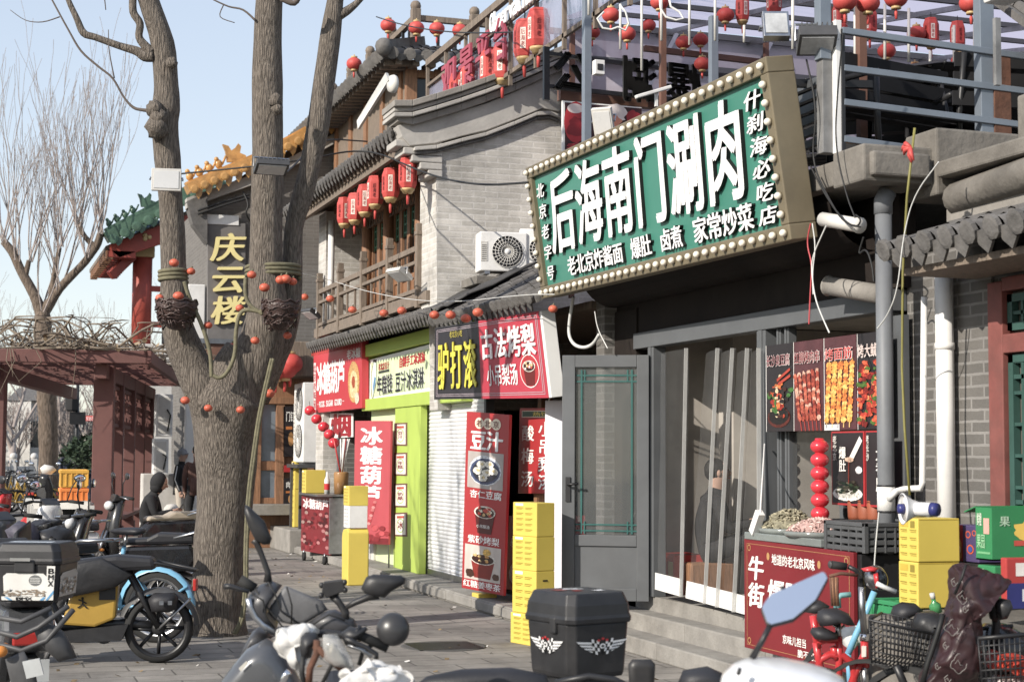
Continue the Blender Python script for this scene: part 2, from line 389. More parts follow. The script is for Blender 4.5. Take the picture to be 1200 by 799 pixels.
# the setting
brick_mat('paving', (.27, .25, .225), (.21, .196, .178), (.1, .093, .083), .6, .3, ms=.008, bump=.35, var=.45, stain=.6)
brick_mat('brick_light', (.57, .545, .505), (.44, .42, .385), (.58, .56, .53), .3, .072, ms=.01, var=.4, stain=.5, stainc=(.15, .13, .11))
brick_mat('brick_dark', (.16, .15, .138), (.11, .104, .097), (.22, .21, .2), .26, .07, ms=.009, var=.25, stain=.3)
brick_mat('brick_far', (.17, .158, .145), (.14, .13, .12), (.19, .18, .17), .3, .075, ms=.008, var=.15, stain=.2)
mat('asphalt', (.085, .083, .08), .9, var=.2, vs=2, bump=.4, bs=80, dirt=.3)
g = MB(); g.quad((-300, -60, -.006), (300, -60, -.006), (300, 600, -.006), (-300, 600, -.006), 'asphalt'); struct(g, 'ground')
g = MB(); g.quad((-3.2, -3, 0), (7, -3, 0), (7, 52, 0), (-3.2, 52, 0), 'paving'); struct(g, 'pavement')
g = MB(); g.bb(-3.42, -3, -.05, -3.2, 52, .012, 'stone'); struct(g, 'kerb')
g = MB(); mat('leaf_litter', (.2, .14, .07), .9, var=.4, vs=30); ql = random.Random(4)
for k in range(420): c = V((ql.uniform(-2.5, 5.0), ql.uniform(9, 30), .006)); a = ql.uniform(0, 6.3); l = ql.uniform(.015, .04); d = V((math.cos(a)*l, math.sin(a)*l, .004)); e = V((-math.sin(a)*l*.5, math.cos(a)*l*.5, .008)); g.poly([c-d, c+e, c+d, c-e], 'leaf_litter' if k % 4 else 'offwhite')
tag(g.build('leaf_litter'), 'scattered dry leaf scraps and litter on the paving', 'litter', kind='stuff')
# plinth and steps along the shop fronts
g = MB(); g.bb(5.02, 14.2, 0, 5.5, 25.6, .13, 'stone')
for k in range(12): g.bb(5.0, 14.25+k*.95, .02, 5.03, 14.25+k*.95+.93, .115, 'stone')
tag(g.build('stone_plinth', bev=.012), 'low worn stone plinth running under the shutter and the green shop front', 'step')
t = thing('stone_steps', 'worn grey stone steps rising to the glazed restaurant doorway', 'steps', (5.2, 11, 0))
for i, (x0, z1) in enumerate(((5.16, .14), (5.4, .28))):
    g = MB(); y = 8.0
    while y < 13.6:
        y2 = min(13.6, y+1.1+.3*((y*7) % 1)); g.bb(x0+.004*((y*5) % 1), y, 0 if i == 0 else .1, x0+.42, y2-.006, z1-.002*((y*3) % 1), 'stone'); y = y2
    g.build('step', t, bev=.012)
def tile_roof(A0, A1, B0, B1, M, sp=.2, r=.06, rows=8, drip=True, base=True, curve=0., jit=.004):
    mb = MB(); A0, A1, B0, B1 = map(V, (A0, A1, B0, B1)); L = (A1-A0).length; n = max(2, int(L/sp)); ax = (A1-A0).normalized()
    sl = ((B0+B1)/2-(A0+A1)/2).normalized(); up = ax.cross(sl).normalized()
    if up.z < 0: up = -up
    def P(s, t): return A0.lerp(A1, s).lerp(B0.lerp(B1, s), t)-up*curve*4*t*(1-t)
    if base:
        vs = []; m = 6
        for dz in (0, -.05):
            for j in range(m+1):
                for s in (0, 1): vs.append(P(s, j/m)+up*dz)
        fs = [(2*j, 2*j+1, 2*j+3, 2*j+2) for j in range(m)]; o = 2*(m+1)
        fs += [(o+2*j, o+2*j+2, o+2*j+3, o+2*j+1) for j in range(m)]+[(0, o, o+1, 1), (2*m, 2*m+1, o+2*m+1, o+2*m)]
        fs += [(2*j, 2*j+2, o+2*j+2, o+2*j) for j in range(m)]+[(2*j+1, o+2*j+1, o+2*j+3, 2*j+3) for j in range(m)]
        mb.add(vs, fs, M)
    for k in range(n):
        s = (k+.5)/n; vs = []; fs = []; q = 6
        jz = (rnd.random()-.5)*jit*2
        for j in range(rows):
            for e, t in enumerate((j/rows, (j+1)/rows)):
                rr = r*(1.0 if e == 0 else .84); o = len(vs)
                for i in range(q+1):
                    a = math.pi*i/q; vs.append(P(s, t)+ax*(math.cos(a)*rr)+up*(math.sin(a)*rr+.004+jz))
                if e:
                    b = o-q-1; fs += [(b+i, b+i+1, o+i+1, o+i) for i in range(q)]
        mb.add(vs, fs, M, None, True)
        c = P(s, 0); mb.lathe(c-sl*.02+up*.02, -sl, [(0, r*1.05), (.03, r*1.1), (.035, r*.8)], M, 10, smooth=False)
        if drip and k < n-1:
            c = P((k+1)/n, 0)-sl*.012; w2 = sp/2-r*.35
            mb.prism([c-ax*w2+up*.015, c+ax*w2+up*.015, c+ax*w2*.75-up*.06, c-up*.115, c-ax*w2*.75-up*.06], -sl*.02, M)
            for t in [j/rows for j in range(rows)]:
                pass
    return mb
# two-storey grey brick building
YG = 18.4
bk = thing('brick_building', 'two-storey grey brick building with carved gable end and wooden upper windows', 'building', (5.3, YG, 0))
G = lambda u, v, Y=YG: gy(u, v, Y)
g = MB(); pts = [G(*p) for p in ((513, 480), (511, 172), (540, 162), (570, 153), (604, 141), (636, 128), (654, 131), (700, 128), (980, 140), (980, 480))]
g.prism(pts, (0, .35, 0), 'brick_light'); g.build('gable_wall', bk)
g = MB()
low = [(466, 148), (471, 160), (481, 171), (511, 168), (540, 160), (570, 153), (604, 140), (636, 127), (655, 131), (700, 113)]; hi = [(466, 147), (490, 142), (513, 138), (540, 130), (570, 121), (604, 107), (636, 92), (665, 78), (700, 66)]
g.prism([G(*p, YG-.05) for p in low]+[G(*p, YG-.05) for p in hi[::-1]], (0, .4, 0), 'plaster_grey'); g.build('frieze', bk, bev=.01)
def band(name, line, hgt, out, M, parent, th=.4, bev=.008):
    g = MB(); top = [G(u, v, YG-out) for u, v in line]
    for a, b in zip(top, top[1:]):
        for_ = V((0, 0, -hgt)); g.prism([a, b, b+for_, a+for_], (0, th+out, 0), M)
    return g.build(name, parent, bev=bev)
vl = [(462, 119), (484, 119), (512, 111), (541, 102), (570, 92), (604, 79), (636, 65), (665, 53), (700, 40)]
off = lambda d: [(u, v+d) for u, v in vl]
band('coping', [(u, v-2) for u, v in vl], .075, .2, 'concrete', bk)
band('moulding', off(6.5), .05, .14, 'plaster_grey', bk); band('moulding', off(12.5), .05, .17, 'plaster_grey', bk)
band('moulding', [(466, 134)]+off(19)[1:], .085, .11, 'concrete', bk)
ul = [(486, 172), (512, 170), (541, 162), (570, 155), (604, 142), (630, 131), (645, 130), (656, 134)]
band('moulding', ul, .045, .09, 'plaster_grey', bk); band('moulding', [(u, v+6) for u, v in ul], .03, .06, 'tile_grey', bk)
# corbel under the eave end
g = MB()
for i in range(5): g.bb(4.72+i*.1, YG-.02-.004*i, 5.22-i*.085, 5.3, YG+.42, 5.3-i*.085, 'plaster_grey')
g.build('corbel', bk, bev=.012)
# street side: pillar, upper wall, windows
YE = 25.3
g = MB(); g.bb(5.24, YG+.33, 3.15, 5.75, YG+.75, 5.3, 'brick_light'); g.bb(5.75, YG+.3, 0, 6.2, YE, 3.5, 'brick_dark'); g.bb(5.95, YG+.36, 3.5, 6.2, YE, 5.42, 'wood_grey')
g.bb(5.3, YE-.35, 0, 6.2, YE+.2, 5.4, 'brick_light'); g.build('street_wall', bk)
g = MB(); g.bb(5.2, YG+.3, 3.42, 5.95, YE, 3.56, 'wood_grey'); g.build('balcony_floor', bk)
mat('pane_blue', (.16, .2, .24), .15, var=.3, vs=2); mat('pane_deep', (.035, .04, .042), .12, var=.3)
mat('green_lattice', (.06, .22, .13), .5)
ws = YG+.8; n = 11; dy = (24.0-ws)/n
for k in range(n):
    y0 = ws+k*dy; big = k in (4,)
    f = MB(); z0, z1 = 3.6, 5.15
    f.bb(5.8, y0, z0, 5.9, y0+.075, z1, 'wood'); f.bb(5.8, y0+dy-.075, z0, 5.9, y0+dy-.004, z1, 'wood')
    for za, zb in ((z0, z0+.1), (z0+.42, z0+.5), (z1-.09, z1)): f.bb(5.81, y0+.075, za, 5.89, y0+dy-.075, zb, 'wood')
    f.bb(5.83, y0+.075, z0+.1, 5.87, y0+dy-.075, z0+.42, 'wood')
    fo = f.build('window', bk, bev=.006)
    p = MB(); p.bb(5.845, y0+.075, z0+.5, 5.865, y0+dy-.075, z1-.09, 'pane_blue' if k in (0, 1, 2) else 'pane_deep'); p.build('pane', fo)
    l = MB(); yc, zc = y0+dy/2, z1-.32
    for a in range(3):
        l.bb(5.828, yc-.13, zc-.12+a*.12, 5.84, yc+.13, zc-.1+a*.12, 'green_lattice'); l.bb(5.824, yc-.12+a*.11, zc-.17, 5.836, yc-.1+a*.11, zc+.2, 'green_lattice')
    l.build('lattice', fo)
for k in range(4): g = MB(); y = (ws-.06, ws+4*dy, ws+8*dy, 24.02)[k]; g.tube([(5.74, y, 3.5), (5.74, y, 5.35)], .085, 'wood', 12); g.build('column', bk)
g = MB(); g.bb(5.7, YG+.76, 5.16, 5.92, YE, 5.4, 'wood')
for k in range(40):
    y = YG+.85+k*.16; g.beam((5.72, y, 5.0), (5.72, y+.1, 5.15), .012, .012, 'wood_grey'); g.beam((5.72, y+.1, 5.0), (5.72, y, 5.15), .012, .012, 'wood_grey')
g.build('lintel_beam', bk)
# balcony railing
rl = thing('balcony_railing', 'weathered grey wooden railing along the upper balcony', 'railing', (5.22, 19, 3.5))
def railrun(a, b, nb):
    a, b = V(a), V(b); g = MB()
    for z, h in ((.62, .07), (.45, .045), (.1, .05), (-.06, .06)): g.beam(a+V((0, 0, z)), b+V((0, 0, z)), .06, h, 'wood_grey')
    d = (b-a)
    for i in range(nb*3+1):
        p = a+d*(i/(nb*3)); g.beam(p+V((0, 0, .12)), p+V((0, 0, .43)), .035, .03, 'wood_grey')
        if i % 2 == 0: g.beam(p+V((0, 0, .47)), p+V((0, 0, .59)), .03, .05, 'wood_grey')
        if i < nb*3:
            q = a+d*((i+.5)/(nb*3)); g.beam(q+V((0, 0, -.04)), q+V((0, 0, .08)), .05, .03, 'wood_grey')
    g.build('rail', rl, bev=.004)
    for i in range(0 if nb > 1 else 1, nb+1):
        p = a+d*(i/nb); g = MB(); g.box(p+V((0, 0, .33)), (.09, .09, .9), 'wood_grey'); g.box(p+V((0, 0, .8)), (.11, .11, .05), 'wood_grey'); g.box(p+V((0, 0, .87)), (.085, .085, .1), 'wood_grey')
        g.build('post', rl, bev=.008)
railrun((5.22, 19.1, 3.5), (5.22, 25, 3.5), 4); railrun((5.22, 19.1, 3.5), (5.62, 18.98, 3.5), 1)
# roof
mb = tile_roof((4.75, YG+.1, 5.42), (4.75, 25.7, 5.42), (6.9, YG+.1, 6.3), (6.9, 25.7, 6.3), 'tile_grey', sp=.19, r=.058, rows=10); ro = mb.build('roof', bk)
g = MB()
for k in range(34):
    y = YG+.5+k*.21; g.beam((4.82, y, 5.31), (5.9, y, 5.72), .07, .07, 'wood_grey')
g.bb(4.86, YG+.42, 5.2, 4.92, 25.7, 5.3, 'wood_grey'); g.beam((5.5, YG+.4, 5.44), (5.5, 25.6, 5.44), .16, .16, 'wood'); g.build('rafters', bk, bev=.006)
# parapet terrace above
g = MB(); g.bb(6.9, YG+.4, 5.9, 10, 25.8, 6.05, 'concrete'); g.build('terrace_floor', bk)
# lean-to shop row with tiled pent roofs
sh = thing('shop_row', 'row of low shops under grey tiled pent roofs', 'building', (5.4, 19, 0))
mb = tile_roof((4.93, 17.35, 3.16), (4.93, 24.3, 3.22), (5.75, 17.35, 3.5), (5.75, 24.3, 3.5), 'tile_grey', sp=.145, r=.05, rows=6, jit=.02); mb.build('roof', sh)
mb = tile_roof((4.9, 13.9, 3.03), (4.9, 17.3, 3.06), (6.3, 13.9, 3.75), (6.3, 18.1, 3.8), 'tile_grey', sp=.17, r=.055, rows=9, jit=.03); mb.build('roof', sh)
g = MB(); g.bb(5.42, 24.0, .1, 8, 24.2, 3.15, 'brick_dark'); g.bb(5.5, 13.7, .1, 8, 13.9, 3.05, 'brick_dark')
g.bb(7.6, 14, .1, 7.8, 24, 3.1, 'plaster_grey'); g.bb(5.45, 13.9, 2.95, 7.6, 24, 3.02, 'wood_grey'); g.build('wall', sh)
mat('felt', (.055, .054, .055), .8, var=.4, vs=3, dirt=.5)
g = MB()
for (a, b, c) in (((560, 372), (520, 350), .05), ((600, 345), (560, 338), .06), ((632, 335), (590, 325), .05)):
    pass
N_ = 14; vs = []
for i in range(N_+1):
    for j in range(5):
        y = 17.0+1.35*i/N_; x = 4.98+.26*j; vs.append((x, y, 3.1+.5*(x-4.9)+.05*noise.noise(V((x*3, y*3, 0)))+.075))
g.add(vs, [(i*5+j, (i+1)*5+j, (i+1)*5+j+1, i*5+j+1) for i in range(N_) for j in range(4)], 'felt', None, True)
o = g.build('roofing_felt', sh); md = o.modifiers.new('s', 'SOLIDIFY'); md.thickness = .02
# restaurant (ground floor) with terrace above
rs = thing('restaurant_building', 'single-storey restaurant with grey frames and an open roof terrace', 'building', (5.6, 11, .4))
XF = 5.6
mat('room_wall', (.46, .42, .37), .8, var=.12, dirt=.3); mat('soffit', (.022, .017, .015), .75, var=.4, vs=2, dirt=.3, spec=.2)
brick_mat('room_brick', (.4, .37, .33), (.36, .33, .29), (.5, .48, .44), .3, .09, ms=.008, var=.15, stain=.15)
g = MB(); g.bb(XF, 9.0, .1, 9.6, 13.7, .4, 'stone'); g.build('floor', rs)
g = MB(); g.bb(9.4, 9.0, .4, 9.5, 13.6, 2.75, 'room_wall'); g.bb(XF+.1, 13.45, .4, 9.4, 13.6, 2.75, 'room_wall'); g.bb(XF+.1, 9.0, .4, 9.4, 9.1, 2.75, 'room_wall'); g.bb(XF+.15, 8.95, 2.75, 9.5, 13.65, 2.85, 'room_wall')
g.bb(XF+.9, 13.1, .4, 9.4, 13.4, 2.74, 'room_wall'); g.build('interior_wall', rs)
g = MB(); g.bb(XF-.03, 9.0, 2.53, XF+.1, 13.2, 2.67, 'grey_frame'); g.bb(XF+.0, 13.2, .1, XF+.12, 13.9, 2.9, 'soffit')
g.build('lintel', rs, bev=.006)
def jamb(y0, y1, z0=.4, z1=2.53, x0=XF-.02, x1=XF+.1): g = MB(); g.bb(x0, y0, z0, x1, y1, z1, 'grey_frame'); g.bb(x0-.012, y0+(y1-y0)*.3, z0, x0+.01, y0+(y1-y0)*.7, z1, 'grey_frame'); g.build('door_jamb', rs, bev=.005)
jamb(12.78, 12.9); jamb(10.72, 10.86)
for y in (10.62, 10.5): jamb(y-.06, y, z0=1.0, x0=XF+.02, x1=XF+.09)
jamb(9.05, 9.16, z0=.9)
g = MB(); g.bb(XF, 9.05, .4, XF+.12, 10.7, .98, 'grey_frame'); g.build('sill_wall', rs)
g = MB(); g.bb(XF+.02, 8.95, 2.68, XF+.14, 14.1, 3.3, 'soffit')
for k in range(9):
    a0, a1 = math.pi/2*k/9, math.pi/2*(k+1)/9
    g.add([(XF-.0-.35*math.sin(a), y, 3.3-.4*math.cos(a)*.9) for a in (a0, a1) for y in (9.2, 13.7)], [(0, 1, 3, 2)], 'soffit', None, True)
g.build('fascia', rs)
g = MB(); g.bb(5.15, 8.9, 3.3, 9.6, 14.2, 3.46, 'old_concrete'); g.build('terrace_slab', rs, bev=.01)
g = MB(); g.bb(5.12, 8.55, 3.27, 5.62, 8.92, 3.5, 'old_concrete'); g.bb(5.16, 8.5, 3.3, 5.56, 8.56, 3.45, 'old_concrete'); g.bb(5.6, 8.5, 3.2, 7.4, 8.85, 3.62, 'old_concrete'); g.build('slab_end', rs, bev=.015)
# low brick house at the right with red window
rh = thing('brick_house', 'low dark brick house with red window frame and tiled eave', 'building', (5.7, 7.5, 0))
XR = 5.7
g = MB(); g.bb(XR, 8.1, 0, XR+.3, 9.05, 3.0, 'brick_dark'); g.bb(XR, 5.0, 0, XR+.3, 8.1, 1.2, 'brick_dark'); g.bb(XR+.02, 5.0, 2.62, XR+.3, 8.1, 3.0, 'brick_dark'); g.build('wall', rh)
mat('red_frame', (.21, .06, .05), .6, var=.25, vs=6, dirt=.35); mat('teal', (.03, .085, .07), .5, var=.2)
mat('curtain_pane', (.12, .115, .1), .3, var=.25, vs=2)
g = MB(); g.bb(XR-.03, 7.96, 1.2, XR+.1, 8.1, 2.62, 'red_frame'); g.bb(XR-.03, 6.2, 1.2, XR+.1, 6.3, 2.62, 'red_frame'); g.bb(XR-.03, 6.3, 2.2, XR+.1, 7.96, 2.31, 'red_frame'); g.bb(XR-.03, 6.3, 2.56, XR+.1, 7.96, 2.64, 'red_frame'); g.bb(XR-.05, 6.2, 1.14, XR+.1, 8.1, 1.2, 'red_frame')
wf = g.build('window', rh, bev=.006)
g = MB(); g.bb(XR+.05, 6.3, 1.2, XR+.07, 7.96, 2.2, 'curtain_pane'); g.bb(XR+.05, 6.3, 2.31, XR+.07, 7.96, 2.56, 'curtain_pane'); g.build('pane', wf)
g = MB(); x = XR
for y0, y1, z0, z1 in ((7.0, 7.95, 1.22, 2.19), (7.0, 7.95, 2.33, 2.54), (6.32, 6.95, 1.22, 2.19)):
    for a, b in ((y0, y0+.045), (y1-.045, y1)): g.bb(x, a, z0, x+.045, b, z1, 'teal')
    for a, b in ((z0, z0+.045), (z1-.045, z1)): g.bb(x, y0, a, x+.045, y1, b, 'teal')
    if z1-z0 > .5:
        g.bb(x+.005, y1-.14, z0, x+.04, y1-.115, z1, 'teal'); g.bb(x+.005, y0, z1-.14, x+.04, y1, z1-.115, 'teal'); g.bb(x+.005, y0, z0+.115, x+.04, y1, z0+.14, 'teal')
        for zz in [z0+.2+.18*i for i in range(5)]: g.bb(x+.006, y1-.14, zz, x+.038, y1-.04, zz+.02, 'teal')
        for yy in [y0+.1+.2*i for i in range(4)]: g.bb(x+.006, yy, z1-.14, x+.038, yy+.02, z1-.04, 'teal')
    else:
        for yy in (y0+.12, y1-.14): g.bb(x+.006, yy, z0, x+.038, yy+.02, z1, 'teal')
        g.bb(x+.006, y0, z0+.09, x+.038, y1, z0+.11, 'teal')
g.build('lattice', wf)
mb = tile_roof((5.12, 5.2, 2.8), (5.12, 8.36, 2.8), (5.72, 5.2, 3.0), (5.72, 8.36, 3.0), 'tile_grey', sp=.2, r=.062, rows=3); mb.build('roof', rh)
g = MB(); g.bb(5.2, 5.2, 2.66, 5.7, 8.25, 2.7, 'wood_grey'); g.build('soffit', rh)
g = MB(); g.bb(5.66, 5, 3.0, 6.3, 8.5, 3.12, 'concrete'); g.tube([(5.66, 5, 3.2), (5.66, 7.6, 3.2), (5.7, 8.45, 3.17)], .1, 'old_concrete', 12); g.bb(5.58, 5, 3.3, 6.3, 8.48, 3.4, 'old_concrete'); g.bb(5.75, 5, 3.4, 6.3, 7.9, 3.7, 'old_concrete'); g.build('parapet', rh, bev=.015)
g = MB(); g.bb(5.69, 8.1-.012, 1.2, 5.72, 8.1+.012, 2.62, 'white_paint'); g.build('caulk_strip', rh)
# far grey building carrying the name 庆云楼
YQ = 33.0
q = thing('tiled_gable_building', 'grey building with yellow glazed tile verge and a gold-lettered plaque', 'building', (5, YQ, 0))
Q = lambda u, v, Y=YQ: gy(u, v, Y)
g = MB(); g.prism([Q(*p) for p in ((243, 640), (243, 232), (300, 196), (350, 170), (418, 128), (470, 100), (470, 640))], (0, 6, 0), 'brick_far')
g.build('gable_wall', q)
mat('glaze_yellow', (.5, .255, .06), .3, var=.35, vs=5, dirt=.25); mat('glaze_green', (.07, .14, .09), .35, var=.35, vs=5, dirt=.25)
def glazed_verge(line, Y, M, parent, drop, tip=.22, beasts=4, hgt=.17):
    g = MB(); P = [gy(u, v, Y) for u, v in line]
    for a, b in zip(P, P[1:]):
        g.beam(a, b, .5, hgt, M); g.beam(a+V((0, .25, hgt*.75)), b+V((0, .25, hgt*.75)), .2, hgt*.5, M)
        n = max(1, int((b-a).length/tip))
        for i in range(n):
            p = a.lerp(b, (i+.5)/n)-V((0, .3, hgt*.55)); g.lathe(p, (0, -1, 0), [(0, tip*.36), (.1, tip*.4), (.11, tip*.25)], M, 10, smooth=False)
            p = a.lerp(b, (i+1)/n)-V((0, .3, hgt*.8)); g.prism([p+V((-tip*.4, 0, .05)), p+V((tip*.4, 0, .05)), p+V((tip*.25, 0, -.12)), p+V((0, 0, -.2)), p+V((-tip*.25, 0, -.12))], (0, -.03, 0), M)
    g.build('verge_tiles', parent)
    g = MB(); a, b = P[0], P[1]
    for i in range(beasts):
        p = a.lerp(b, .06+.14*i)+V((0, .25, hgt)); g.ell(p+V((0, 0, .1)), (.08, .05, .1), M, 8, 6); g.ell(p+V((-.05, 0, .2)), .05, M, 8, 6); g.tube([p+V((.07, 0, .1)), p+V((.14, 0, .28))], .025, M, 6)
    p = a.lerp(b, .06+.14*beasts+.1)+V((0, .25, hgt)); g.prism([p+V(x) for x in ((-.16, 0, 0), (-.2, 0, .22), (-.26, 0, .36), (-.14, 0, .33), (-.08, 0, .24), (.0, 0, .3), (.06, 0, .4), (.12, 0, .34), (.1, 0, .2), (.22, 0, .16), (.26, 0, 0))], (0, .1, 0), M)
    g.build('ridge_ornament', parent)
glazed_verge([(219, 222), (300, 188), (340, 167), (418, 124), (470, 96)], YQ-.1, 'glaze_yellow', q, 0)
g = MB(); L0 = [(219, 232), (300, 203), (345, 182), (418, 142)]; g.prism([Q(u, v, YQ-.2) for u, v in L0]+[Q(u, v+12, YQ-.2) for u, v in L0[::-1]], (0, .3, 0), 'plaster_grey')
g.prism([Q(*p, YQ-.25) for p in ((219, 236), (243, 225), (243, 285), (232, 270), (226, 262))], (0, .4, 0), 'tile_grey'); g.build('corbel', q)
g = MB(); mat('brown_band', (.16, .075, .05), .6, var=.2); g.bb(*Q(243, 440, YQ-.1), *(Q(290, 403, YQ-.1)+V((0, .2, 0))), 'brown_band'); g.bb(*Q(234, 402, YQ-.15), *(Q(292, 398, YQ-.15)+V((0, .3, 0))), 'steel'); g.build('band', q)
mat('plaque_grey', (.16, .15, .145), .7, var=.15, dirt=.2)
pq = thing('name_plaque', 'tall grey plaque with three gold characters on the far gable', 'sign', tuple(Q(265, 400)))
P = Panel(Q(243, 262, YQ-.12), Q(288, 262, YQ-.12), Q(288, 400, YQ-.12), Q(243, 400, YQ-.12))
g = MB(); g.prism(P.c, -P.n*.1, 'plaque_grey'); g.build('board', pq, bev=.01)
g = MB(); mat('gold_plate', (.85, .72, .28), .4, var=.06); g.text(P, '庆云楼', (.12, .07, .96, .87), 'gold_plate', d=.02, vert=True, bold=.035, depth=.05, side='gold', gap=.1, slant=.12); g.build('lettering', pq)
g = MB(); g.bb(*Q(236, 262, YQ-.14), *(Q(280, 253, YQ-.14)+V((0, .04, 0))), 'white_paint'); tag(g.build('white_strip', bev=.004), 'blank white strip board above the grey name plaque', 'board')
# green glazed pavilion with the red column
pv = thing('red_pavilion', 'red pavilion with green glazed tile roof and a red column', 'building', (4.6, 45, 0))
glazed_verge([(124, 279), (192, 243), (260, 207)], 44.9, 'glaze_green', pv, 0, tip=.34, beasts=4, hgt=.28)
mat('red_lacquer', (.36, .05, .03), .5, var=.2, vs=2, dirt=.2); mat('stone_white', (.55, .53, .5), .8, var=.1, dirt=.3); mat('blue_paint', (.06, .12, .2), .6, var=.4, vs=6)
K = lambda u, v, Y=45.: gy(u, v, Y)
g = MB(); g.prism([K(*p) for p in ((128, 287), (192, 262), (250, 240), (250, 262), (192, 285), (140, 302), (128, 292))], (0, .15, 0), 'red_lacquer'); g.build('bargeboard', pv, bev=.01)
g = MB()
for k in range(3):
    c = K(170+5*(k % 2), 280-2*k); g.lathe(c-V((0, .01, 0)), (0, -1, 0), [(0, .07), (.02, .05)], 'gold', 8)
g.build('stud', pv)
g = MB(); c = K(165, 404, 46); top = K(167, 300, 46); g.tube([c, V((c.x, c.y, top.z))], .27, 'red_lacquer', 20)
g.build('column', pv)
g = MB(); g.bb(c.x-.3, 45.72, top.z-.05, c.x+.3, 46.28, top.z+.35, 'gold'); g.bb(c.x-.25, 45.8, top.z+.35, c.x+3, 46.2, top.z+1.0, 'blue_paint'); g.bb(c.x+.6, 46.1, 0, c.x+4, 46.3, top.z+.3, 'brick_far'); g.bb(c.x+.2, 45.9, c.z+.5, c.x+2, 46.05, c.z+.65, 'red_lacquer'); g.bb(c.x+.2, 45.9, c.z+1.5, c.x+2, 46.05, c.z+1.65, 'red_lacquer'); g.build('beam', pv)
g = MB(); e = K(124, 290)
for k in range(12): y = 45.0+k*.5; g.bb(e.x+.05, y, e.z-.25, e.x+.8, y+.2, e.z-.08, 'red_lacquer'); g.bb(e.x, y+.02, e.z-.3, e.x+.2, y+.22, e.z-.08, 'wood')
g.prism([(e.x, 45.1, e.z+.05), (e.x+3.5, 45.1, e.z+1.8), (e.x+3.5, 45.1, e.z+1.6), (e.x, 45.1, e.z-.06)], (0, 6, 0), 'wood_grey'); g.beam((e.x+.2, 45.6, e.z-.7), (c.x, 46, top.z+.3), .2, .25, 'red_lacquer'); g.build('eave', pv)
g = MB(); g.bb(c.x-.9, 45.5, 0, c.x+3, 47, c.z, 'stone_white'); g.build('base', pv, bev=.02)
# upper pavilion with wooden room and roof railing beyond the gable
up = thing('roof_pavilion', 'wooden roof pavilion with curved grey tile eaves and rooftop railing', 'building', (6.7, 26.5, 6))
YP = 26.5; J = lambda u, v, Y=YP: gy(u, v, Y)
e0 = J(450, 62); e1 = J(560, 72)
mb = tile_roof((e0.x, YP, e0.z), (11.5, YP, e0.z), (e0.x+.9, YP+1, e0.z+.38), (11.5, YP+1, e0.z+.38), 'tile_grey', sp=.3, r=.1, rows=4); mb.build('roof', up)
mb = tile_roof((e0.x, 36, e0.z), (e0.x, YP, e0.z), (e0.x+.9, 36, e0.z+.38), (e0.x+.9, YP+1, e0.z+.38), 'tile_grey', sp=.3, r=.1, rows=4); mb.build('roof', up)
g = MB(); g.beam(V(e0)+V((0, 0, .12)), (e0.x+.9, YP+1, e0.z+.5), .22, .2, 'tile_grey'); g.ell(V(e0)+V((0, 0, .1)), .16, 'tile_grey', 8, 6)
for k in range(30): g.beam((e0.x+.08, YP+.3+k*.3, e0.z-.1), (e0.x+.7, YP+.3+k*.3, e0.z-.06), .1, .1, 'wood_grey')
for k in range(14): g.beam((e0.x+.3+k*.3, YP+.1, e0.z-.1), (e0.x+.3+k*.3, YP+.7, e0.z-.06), .1, .1, 'wood_grey')
g.build('rafters', up)
g = MB(); x0 = e0.x+.55; g.bb(x0, YP+.6, 5.6, x0+.16, 36, e0.z-.1, 'wood_grey'); g.bb(x0+.16, YP+.6, 5.6, 11.5, YP+.75, e0.z-.1, 'pane_deep'); g.build('wall', up)
g = MB()
for xx in (x0-.02, x0+.5, x0+1.35, x0+2.3, x0+3.2): g.bb(xx, YP+.5, 5.6, xx+.2, YP+.62, e0.z-.08, 'wood')
for zz in (6.9, e0.z-.25): g.bb(x0, YP+.53, zz, 11.4, YP+.61, zz+.14, 'wood')
for k in range(7): g.bb(x0-.05, YP+.8+k*1.3, 5.6, x0+.02, YP+1.0+k*1.3, e0.z-.1, 'wood')
g.build('window_frame', up, bev=.01)
tr = thing('rooftop_railing', 'dark balustrade on top of the curved-eave roof pavilion', 'railing', (e0.x, YP, e0.z+.4))
zt = e0.z+.45; xa = e0.x+.75
g = MB(); g.bb(xa, YP+.9, zt+.42, 11, YP+1.0, zt+.52, 'wood_grey'); g.bb(xa, YP+1, zt+.42, xa+.1, 36, zt+.52, 'wood_grey')
for k in range(14): g.bb(xa+.45+k*.32, YP+.93, zt-.1, xa+.5+k*.32, YP+.98, zt+.42, 'black_metal')
for k in range(20): g.bb(xa+.02, YP+1.3+k*.45, zt-.1, xa+.07, YP+1.35+k*.45, zt+.42, 'black_metal')
g.build('rail', tr)
for x, y in [(xa, YP+.88)]+[(xa+.0, YP+2.6+k*1.7) for k in range(5)]+[(xa+1.1+k*1.1, YP+.9) for k in range(3)]:
    g = MB(); g.box((x+.05, y+.05, zt+.25), (.16, .16, .75), 'wood_grey'); g.ell((x+.05, y+.05, zt+.68), (.1, .1, .1), 'wood_grey', 10, 6); g.build('post', tr, bev=.01)
g = MB(); a, b = J(432, 105, 24), J(445, 150, 24); sg = J(440, 105, 25)
tg = thing('side_signboard', 'slanted white signboard under the curved eave of the roof pavilion', 'sign', tuple(sg))
g.prism([J(422, 152, 28.), J(421, 142, 28.), J(455, 86, 25.), J(458, 95, 25.)], (-.05, -.02, 0), 'white_paint'); g.build('board', tg)
g = MB(); g.lathe(J(463, 99, 25), (-.98, -.18, 0), [(0, .14), (.04, .15), (.09, .13), (.1, .03)], 'offwhite', 20); tag(g.build('round_sign'), 'small round cream sign hanging beside the slanted white signboard', 'sign')
